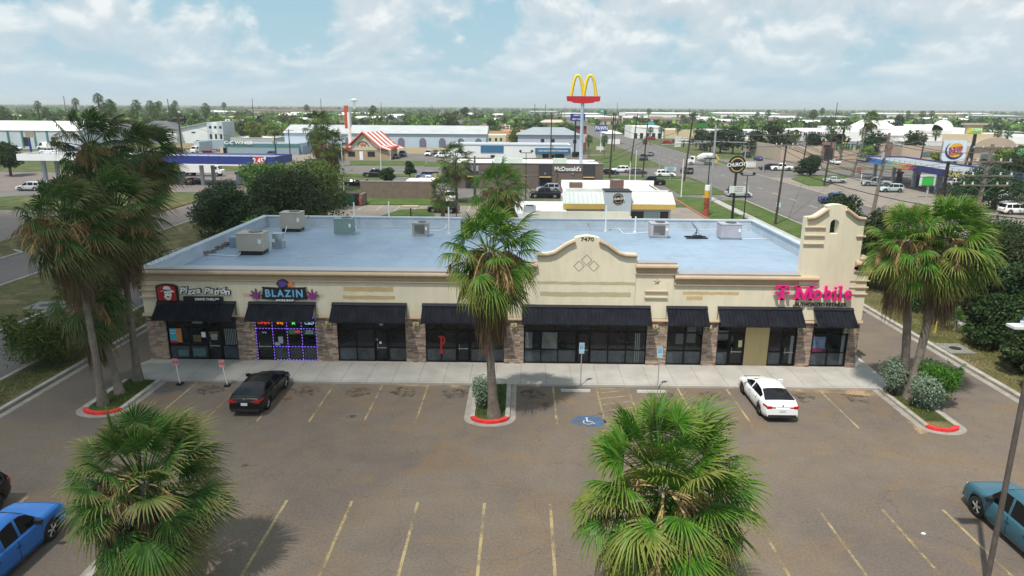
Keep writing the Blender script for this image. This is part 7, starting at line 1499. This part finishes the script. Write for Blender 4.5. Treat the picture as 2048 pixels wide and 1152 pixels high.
# trucks
def truck(label,px,py,hd,boxc,cabc,L_=7,H2=3.2,mixer=False,txt=None):
    x,y=at(px,py);t=thing('box_truck' if not mixer else 'mixer_truck',label,'truck',(0,0,0))
    q=MB();q.ext([(L_/2-.1,.7),(L_/2+1.9,.7),(L_/2+1.95,1.4),(L_/2+1.5,1.6),(L_/2+1.1,2.4),(L_/2-.1,2.5)],'y',-1.0,1.0);q.build('cab',cabc,t);q=MB();q.ext([(L_/2+1.12,2.3),(L_/2+1.5,1.62),(L_/2+1.56,1.62),(L_/2+1.18,2.34)],'y',-.85,.85);q.box(L_/2+.3,-1.02,1.6,L_/2+1.0,1.02,2.25);q.build('windows',GLASS,t)
    if mixer:
        q=MB();q.tube([(L_/2-.7,0,1.75),(L_/2-1.4,0,1.95),(.2,0,2.3),(-L_/2+.9,0,2.75),(-L_/2+.2,0,3.0)],[.6,.95,1.2,.8,.4],14);q.build('drum',boxc,t);q=MB();q.box(-L_/2-.8,-.9,.8,-L_/2,.9,1.5);q.tube([(-L_/2-.2,0,3.0),(-L_/2-1.3,0,1.4)],.3,6);q.build('chute',mat('mixer_yellow',(.5,.4,.12),.6,.2,2),t);q=MB();q.box(-L_/2,-.6,.8,L_/2,.6,1.1);q.build('chassis',GREYM,t)
    else:
        q=MB();q.box(-L_/2,-1.15,.9,L_/2-.15,1.15,H2);q.build('cargo_box',boxc,t)
    for wx in(L_/2+.9,-L_/2+1,-L_/2+2.2):
        for s_ in(-1,1):a,b=wheelmb(.48,.28,wx,s_*.95);wo=a.build('wheel',TYRE,t);b.build('rim',[RIM,UNDER],wo)
    t.location=(x,y,0);t.rotation_euler=(0,0,R(hd));return t
truck('white concrete mixer truck turning at the crossing',1408,330,170,mat('mixer_drum_white',(.62,.64,.6),.6,.15,1),WHITEP,5.6,mixer=True)
truck('white box truck with a dark red side in the beverage yard',1800,317,0,mat('truck_dark_red',(.22,.03,.03),.5,.2,.8),WHITEP,6.5,3.4)
truck('white box truck driving beyond the blue fuel canopy',398,352,0,WHITEP,WHITEP,7.5,3.3)
truck('white cab truck with a grey box near the teal shops',408,306,250,mat('truck_grey_box',(.35,.42,.48),.5,.1,1),WHITEP,6,4)
truck('white cab truck with a long grey trailer beside the teal shops',425,303,200,mat('truck_grey_box',(.35,.42,.48),.5,.1,1),WHITEP,8,4)
# ------------------------------------------------------------------ trees and palms in the middle distance
protoT=[]
for i,(h,w,m,zb) in enumerate(((7,8.5,LEAFL,.12),(8.5,9,LEAFM,.15),(6,8,LEAFL,.1),(9.5,8.5,LEAF,.12),(7.5,10,LEAFM,.1),(5,6.5,LEAFL,.05))):
    protoT.append(tree('broadleaf_tree','x',(0,0,0),h,w,200+i,m,1500,.42,k=11,zb=zb,limbs=3))
protoP=[farpalm(1,11),farpalm(2,8.5),farpalm(3,13)]
BOX=[(-28,-20,30,170),(-35,190,42,262),(-90,166,62,266),(-210,120,-60,285),(30,40,62,420),(58,60,270,340),(-100,262,-10,290),(110,280,420,400)]
def free(x,y,mar=3):
    for a,b,c_,d in BOX:
        if a-mar<x<c_+mar and b-mar<y<d+mar:return False
    return True
rng=random.Random(21);cnt=0;usedp=set()
LT={0:'light green bushy tree in the wooded belt beyond the shops',1:'mid green rounded tree in the wooded belt beyond the shops',2:'low light green tree in the wooded belt beyond the shops',3:'tall dark green tree in the wooded belt beyond the shops',4:'broad mid green tree in the wooded belt beyond the shops',5:'small yellow green tree in the wooded belt beyond the shops'}
def putT(k,x,y,s,lab=None,grp='trees in the wooded belt beyond the shops'):
    p=protoT[k];sc_=(s*rng.uniform(.9,1.15),s*rng.uniform(.9,1.15),s*rng.uniform(.85,1.15))
    if ('t',k) in usedp:t=dup(p,(x,y,0),rng.uniform(0,6.28),lab or LT[k],grp,scale=sc_)
    else:
        usedp.add(('t',k));t=p;p.location=(x,y,0);p.scale=sc_;p['label']=lab or LT[k];p['group']=grp
    return t
# individually placed ones
SP=[(2,595,270,1.3,'yellow green bush like tree left of the long arched hall'),(5,645,258,1.5,'light green tree behind the orange sign'),(3,790-10,250,1.0,'dark tree behind the middle tan apartment'),(0,500,262,1.4,'light tree behind the slanted block'),(1,480,258,1.3,'rounded tree right of the slanted block'),(0,545,255,1.5,'pale tree above the teal shops'),(3,815,258,1.1,'dark tree left of the white walled apartment'),(3,912,245,1.6,'tall dark tree over the apartments'),(3,930,244,1.7,'taller dark tree over the apartments'),
(3,1400,300,1.0,'dark tree left of the green billboard'),(3,1420,305,1.1,'dark tree in the car park left of the signal'),(3,1440,306,1.2,'dark tree in the car park behind the mixer truck'),(3,1465,308,1.1,'dark tree behind the round black sign'),(3,1510,310,1.1,'dark tree behind the right signal mast'),(3,1545,312,1.2,'dark tree in the grocery car park left row'),(3,1575,315,1.1,'dark tree in the grocery car park second'),(3,1622,318,1.2,'dark tree left of the brick pier'),(3,1665,320,1.1,'dark tree under the yellow square'),(3,1735,322,.9,'dark tree under the right end of the green lettering'),(3,1750,318,1.2,'dark tree right of the green lettering'),(3,1825,322,1.1,'dark tree beside the red sided truck'),(5,1735,325,1.0,'small shrub tree near the grocery corner'),(1,1270,262,1.2,'bright tree beside the road bend'),(3,1385,250,1.3,'dark pine like tree above the brown roofs'),(3,1240,238,1.3,'dark tree left of the far white billboard'),(5,1880,335,1.0,'low shrub behind the canopy rail'),(5,2010,335,1.2,'yellow green shrub near the right shops'),(1,20,262,1.5,'dark green tree at the left edge behind the warehouse'),(4,130,250,1.6,'broad tree behind the grey house'),(0,330,250,1.3,'light tree right of the white house roof')]
for k,px,py,s,lab in SP:
    x,y=at(px,py);putT(k,x,y,s,lab,None).pop('group',None) if 0 else putT(k,x,y,s,lab)
N_IND=0
while N_IND<205:
    y=200+300*rng.random()**.8 if rng.random()<.6 else rng.uniform(300,620);x=rng.uniform(-.80,.80)*y
    if not free(x,y) or (36<x<62 and y<900):continue
    if x>60 and rng.random()<.35:continue
    k=rng.choice([0,0,1,2,3,4,5,5,1]);putT(k,x,y,rng.uniform(.75,1.35));N_IND+=1
fp=0
def putP(k,x,y,s,lab='brownish fan palm rising over the distant trees',grp='distant fan palms'):
    p=protoP[k]
    if ('p',k) in usedp:return dup(p,(x,y,0),rng.uniform(-.5,.5),lab,grp,scale=s)
    usedp.add(('p',k));p.location=(x,y,0);p.scale=(s,)*3;p['label']=lab;p['group']=grp;return p
for k,px,py,s,lab in((1,1465,282,1.15,'left palm of the pair above the car park trees'),(1,1478,284,1.15,'right palm of the pair above the car park trees'),(1,1588,318,.95,'palm right of the white lettered shop'),(0,1655,318,1.0,'palm in front of the brick pier'),(0,1680,322,1.05,'reddish palm left of the yellow square'),(1,1722,300,.9,'palm before the white row'),(1,1868,305,.9,'palm between the white row shops'),(1,1990,305,.9,'palm at the right of the plaza sign'),(1,2010,306,.9,'bushy palm at the far right shops'),(1,1300,290,.8,'palm left of the directory sign'),(1,1322,290,.85,'palm behind the directory sign'),(1,1355,285,.8,'palm in front of the cream roof'),(1,1177,318,.75,'palm left of the PAWN sign'),(1,1208,318,.75,'palm under the PAWN sign'),(0,1296,252,1.2,'slim palm above the brown roofed store'),(0,740,270,.9,'small palm before the row of apartments'),(0,876,268,.9,'small palm between the charcoal roofs'),(0,948,268,1.0,'palm in front of the broad tan apartment')):
    x,y=at(px,py);putP(k,x,y,s,lab)
x,y=at(1704,352);t=thing('leaning_palm','tall leaning palm with a windswept dark crown by the fuel station','palm tree',(x,y,0));D.objects.remove(t)
z=up(1743,238,y);palm('fan_palm','tall leaning palm with a windswept dark crown by the fuel station',(x,y,0),(z[0]-.3,y,z[2]),2.6,44,77,PALMW,skirt=1.4,trunk_r=.32,wind=(.9,.1),nb=12,seg=3,skirtn=26,elbot=-70,pet=1.2)
for i in range(62):
    px=rng.choice([rng.gauss(190,70),rng.gauss(330,25),rng.uniform(0,700),rng.uniform(700,2048),rng.uniform(1500,2048)]);y=rng.uniform(330,640);x=up(px,200,y)[0]
    if not free(x,y):continue
    putP(rng.randrange(3),x,y,rng.uniform(.85,1.25) if px>500 else rng.uniform(1.0,1.5))
HB=[]
for i,(w_,d_,h_,wm,rm) in enumerate(((18,12,3.6,FW[0],FW[0]),(13,10,3.4,FW[1],FW[3]),(30,16,4.8,FW[0],WHITER),(15,11,3.4,FW[3],FW[2]),(24,14,4.2,FW[1],WHITER))):
    tt=thing('small_building','x','building',(0,0,0));bx(tt,'wall',wm,-w_/2,-d_/2,0,w_/2,d_/2,h_);q=MB();q.add([(-w_/2-.5,-d_/2-.5,h_),(w_/2+.5,-d_/2-.5,h_),(w_/2+.5,d_/2+.5,h_),(-w_/2-.5,d_/2+.5,h_),(-w_/2+3,0,h_+1.6),(w_/2-3,0,h_+1.6)],[(0,1,5,4),(2,3,4,5),(1,2,5),(3,0,4),(3,2,1,0)]);q.build('roof',rm,tt)
    q=MB()
    for u in np.arange(-w_/2+1.5,w_/2-2,4.5):bx(tt,'window',WIN,u,-d_/2-.06,1,u+2,-d_/2+.02,2.6)
    HB.append(tt)
rng=random.Random(77);first=[True]*5;HL=['small white roofed building among the far trees','small tan walled building with a grey roof among the far trees','large white flat looking building among the far trees','small grey building with a brown roof among the far trees','tan building with a bright white roof among the far trees'];n_=0;OCC=[]
while n_<62:
    y=rng.uniform(330,1150);x=rng.uniform(-.35,.80)*y if n_>10 else rng.uniform(-.8,-.3)*y
    if 30<x<70 or not free(x,y,14) or any(abs(x-a)<38 and abs(y-b)<38 for a,b in OCC):continue
    OCC.append((x,y));k=rng.randrange(5);sc_=rng.uniform(.9,1.7)
    if first[k]:first[k]=False;tt=HB[k];tt.location=(x,y,0);tt.rotation_euler=(0,0,rng.uniform(-.3,.3));tt['label']=HL[k];tt['group']='small buildings among the far trees'
    else:tt=dup(HB[k],(x,y,0),rng.uniform(-.3,.3),HL[k],'small buildings among the far trees')
    tt.scale=(sc_,sc_,1.1);n_+=1
for i in range(64):
    zone=rng.choice([(70,200,240,222),(120,232,330,262),(66,235,200,285),(-40,226,-6,240),(-158,215,-80,240)]);x=rng.uniform(zone[0],zone[2]);y=rng.uniform(zone[1],zone[3]);k=rng.choice(['sedan','suv','pickup'])
    if any(abs(x-o_[0])<6 and abs(y-o_[1])<5 for o_ in OCC):continue
    OCC.append((x,y));cname,cc=rng.choice([('white',W_),('silver',S_),('black',B_),('dark red',RD),('blue',BL),('grey',G_)])
    t_=dup(PR[k],(x,y,0),R(90+rng.choice([0,180])),cname+{'sedan':' car','suv':' suv','pickup':' pickup'}[k]+' parked in a distant car park','vehicles in the distant car parks',cc);t_['category']={'sedan':'car','suv':'suv','pickup':'pickup truck'}[k]
# the far woods as one mass
R2=np.random.default_rng(5);nT=6600
yy=430+3600*R2.uniform(0,1,nT)**1.9;xx=R2.uniform(-1.05,1.0,nT)*yy
keep=~((xx>34)&(xx<64)&(yy<900))
right=(xx>.0*yy)&(R2.uniform(0,1,nT)<.42)&(yy<1500);keep&=~right
for xl,xr,yt,yb,mi,lab in FB:
    a=at((xl+xr)/2,yb+3);Y=a[1];x0,x1=up(xl,yb,Y)[0],up(xr,yb,Y)[0];keep&=~((xx>x0-8)&(xx<x1+8)&(yy>Y*.80)&(yy<Y+90))
for (a,b) in OCC:keep&=~((abs(xx-a)<20)&(yy>b*.955)&(yy<b+16))
xx,yy=xx[keep],yy[keep]
for nm,sel,m,lab in(('far_woods',R2.uniform(0,1,len(xx))<.5,LEAFM,'mid green woods stretching to the horizon'),):
    hs_=R2.uniform(5,9.5,len(xx))*(1+(yy>1500)*.3);ws_=R2.uniform(7,13,len(xx));dark=R2.uniform(0,1,len(xx))
    for nm2,s2,mm2,lab2 in(('far_woods',dark<.33,LEAF,'dark green trees merging into woods toward the horizon'),('far_woods',(dark>=.33)&(dark<.66),LEAFM,'mid green trees merging into woods toward the horizon'),('far_woods',dark>=.66,LEAFL,'light green trees merging into woods toward the horizon')):
        X_,Y_,Hh,Ww=xx[s2],yy[s2],hs_[s2],ws_[s2];k=46;n=len(X_)
        d=R2.normal(size=(n,k,3));d/=np.linalg.norm(d,axis=2)[:,:,None];r=R2.uniform(.6,1.05,(n,k,1))
        c_=np.stack([X_,Y_,Hh*.52],1)[:,None,:]+d*r*np.stack([Ww*.5,Ww*.5,Hh*.5],1)[:,None,:];c_=c_.reshape(-1,3)
        nn=(d.reshape(-1,3)*.7+R2.normal(size=(n*k,3))*.5);a_=R2.normal(size=(n*k,3));u=np.cross(nn,a_);u/=np.linalg.norm(u,axis=1)[:,None];v=np.cross(nn/np.linalg.norm(nn,axis=1)[:,None],u)
        sz=(R2.uniform(.10,.19,(n,k))*Ww[:,None]).reshape(-1,1);V=np.stack([c_-u*sz,c_-v*sz*.7,c_+u*sz,c_+v*sz*.7],1).reshape(-1,3)
        o=npmesh(nm2,V,4,mm2);tag(o,lab2,'woods',kind='stuff')
# ------------------------------------------------------------------ sky, sun, air
SUNV=Vector((-.26,-.42,1)).normalized();el=math.asin(SUNV.z);az=math.atan2(SUNV.x,SUNV.y)
w=D.worlds.new('World');SC.world=w;w.use_nodes=True;t=w.node_tree;t.nodes.clear()
out=t.nodes.new('ShaderNodeOutputWorld');bg=t.nodes.new('ShaderNodeBackground');t.links.new(bg.outputs[0],out.inputs[0])
sky=t.nodes.new('ShaderNodeTexSky');sky.sky_type='NISHITA';sky.sun_disc=False;sky.sun_elevation=el;sky.sun_rotation=az;sky.dust_density=2.2;sky.ozone_density=1.2
tc=t.nodes.new('ShaderNodeTexCoord');sp_=t.nodes.new('ShaderNodeSeparateXYZ');t.links.new(tc.outputs['Generated'],sp_.inputs[0])
zc=math_(t,'MAXIMUM',sp_.outputs[2],0.0)
hl=math_(t,'SQRT',math_(t,'ADD',math_(t,'MULTIPLY',sp_.outputs[0],sp_.outputs[0]),math_(t,'ADD',math_(t,'MULTIPLY',sp_.outputs[1],sp_.outputs[1]),.0001)))
cb=t.nodes.new('ShaderNodeCombineXYZ');t.links.new(math_(t,'DIVIDE',sp_.outputs[0],hl),cb.inputs[0]);t.links.new(math_(t,'DIVIDE',sp_.outputs[1],hl),cb.inputs[1]);t.links.new(math_(t,'MULTIPLY',math_(t,'LOGARITHM',math_(t,'ADD',zc,.05),2.718),.21),cb.inputs[2])
def mapv(off,k):
    m_=N(t,'ShaderNodeMapping');m_.inputs['Location'].default_value=off;m_.inputs['Scale'].default_value=(k,k,k);t.links.new(cb.outputs[0],m_.inputs[0]);return m_.outputs[0]
K_=8.5
base=noise(t,mapv((3.1,1.7,.3),K_),1.0,10,.55,.2);shf=noise(t,mapv((3.1,1.7,.52),K_),1.0,10,.55,.2);big=noise(t,mapv((7,2,1),2.2),1.0,3,.5)
cov=math_(t,'ADD',base,math_(t,'MULTIPLY',math_(t,'SUBTRACT',big,.5),.55))
mask=ramp(t,cov,[(.40,0),(.46,.7),(.54,1)])
shade=ramp(t,math_(t,'ADD',math_(t,'MULTIPLY',math_(t,'SUBTRACT',base,shf),2.6),.5),[(.25,(6.0,6.9,7.5)),(.5,(6.7,7.5,8.0)),(.75,(9.2,9.6,9.6))])
hz=ramp(t,zc,[(0,1),(.02,.92),(.055,.5),(.13,0)])
blue=mix(t,.88,sky.outputs[0],(4.1,6.5,7.7))
c1=mix(t,mask,blue,shade);c2=mix(t,math_(t,'MULTIPLY',hz,.9),c1,(5.5,7.05,7.95))
t.links.new(c2,bg.inputs[0]);bg.inputs[1].default_value=SKYS
sl=D.lights.new('sun','SUN');sl.energy=SUNS;sl.angle=R(.9);sl.color=(1,.935,.83);so=D.objects.new('sun',sl);COL.objects.link(so);so.rotation_euler=SUNV.to_track_quat('Z','Y').to_euler();so.location=(0,0,200)
# added unseen cumulus, high behind the camera, to shade the left half of the lot
def cloudmat():
    m=D.materials.new('thin_cloud');m.use_nodes=True;t=m.node_tree;t.nodes.clear();o=t.nodes.new('ShaderNodeOutputMaterial');g=t.nodes.new('ShaderNodeNewGeometry').outputs['Position']
    d=t.nodes.new('ShaderNodeBsdfDiffuse');d.inputs[0].default_value=(.9,.9,.9,1);tl=t.nodes.new('ShaderNodeBsdfTranslucent');tl.inputs[0].default_value=(.9,.9,.9,1);tr=t.nodes.new('ShaderNodeBsdfTransparent')
    a=t.nodes.new('ShaderNodeMixShader');a.inputs[0].default_value=.5;t.links.new(d.outputs[0],a.inputs[1]);t.links.new(tl.outputs[0],a.inputs[2])
    b=t.nodes.new('ShaderNodeMixShader');t.links.new(ramp(t,noise(t,g,.02,4,.6),[(.3,.09),(.7,.20)]),b.inputs[0]);t.links.new(tr.outputs[0],b.inputs[1]);t.links.new(a.outputs[0],b.inputs[2]);t.links.new(b.outputs[0],o.inputs[0]);return m
rc=random.Random(8);q=MB();CH=900.;ofs=Vector((SUNV.x/SUNV.z*CH,SUNV.y/SUNV.z*CH,CH))
for k in range(44):
    px_=-40+rc.uniform(-60,30);py_=50+rc.uniform(-34,38);rr=rc.uniform(12,28);cc=Vector((px_,py_,0))+ofs+Vector((0,0,rc.uniform(0,30)))
    n1,n2=10,6;V=[];
    for j in range(n2+1):
        for i in range(n1):
            th=PI*j/n2;ph=2*PI*i/n1;V.append(tuple(cc+Vector((math.sin(th)*math.cos(ph)*rr,math.sin(th)*math.sin(ph)*rr,math.cos(th)*rr*.5))))
    q.add(V,[(j*n1+i,j*n1+(i+1)%n1,(j+1)*n1+(i+1)%n1,(j+1)*n1+i) for j in range(n2) for i in range(n1)],0,True)
o=q.build('shade_cloud',cloudmat());o['kind']='structure'
if HAZE:
    m=D.materials.new('hazy_air');m.use_nodes=True;tt=m.node_tree;tt.nodes.clear();oo=tt.nodes.new('ShaderNodeOutputMaterial');pv=tt.nodes.new('ShaderNodeVolumePrincipled');tt.links.new(pv.outputs[0],oo.inputs['Volume']);pv.inputs['Density'].default_value=HAZE;pv.inputs['Color'].default_value=(.94,.98,1,1);pv.inputs['Anisotropy'].default_value=.2
    q=MB();q.box(-5200,-60,-1.2,5200,5600,44);o=q.build('haze',m);tag(o,None,None,kind='stuff');o['label']='thin pale haze in the air over the whole town';o['category']='haze'
SC.view_settings.view_transform='Standard';SC.view_settings.look='None';SC.view_settings.exposure=EXPO;SC.view_settings.gamma=1;SC.view_settings.use_curve_mapping=False
SC.cycles.max_bounces=8;SC.cycles.transparent_max_bounces=12;SC.cycles.diffuse_bounces=3;SC.cycles.glossy_bounces=3;SC.cycles.transmission_bounces=3;SC.cycles.volume_bounces=0
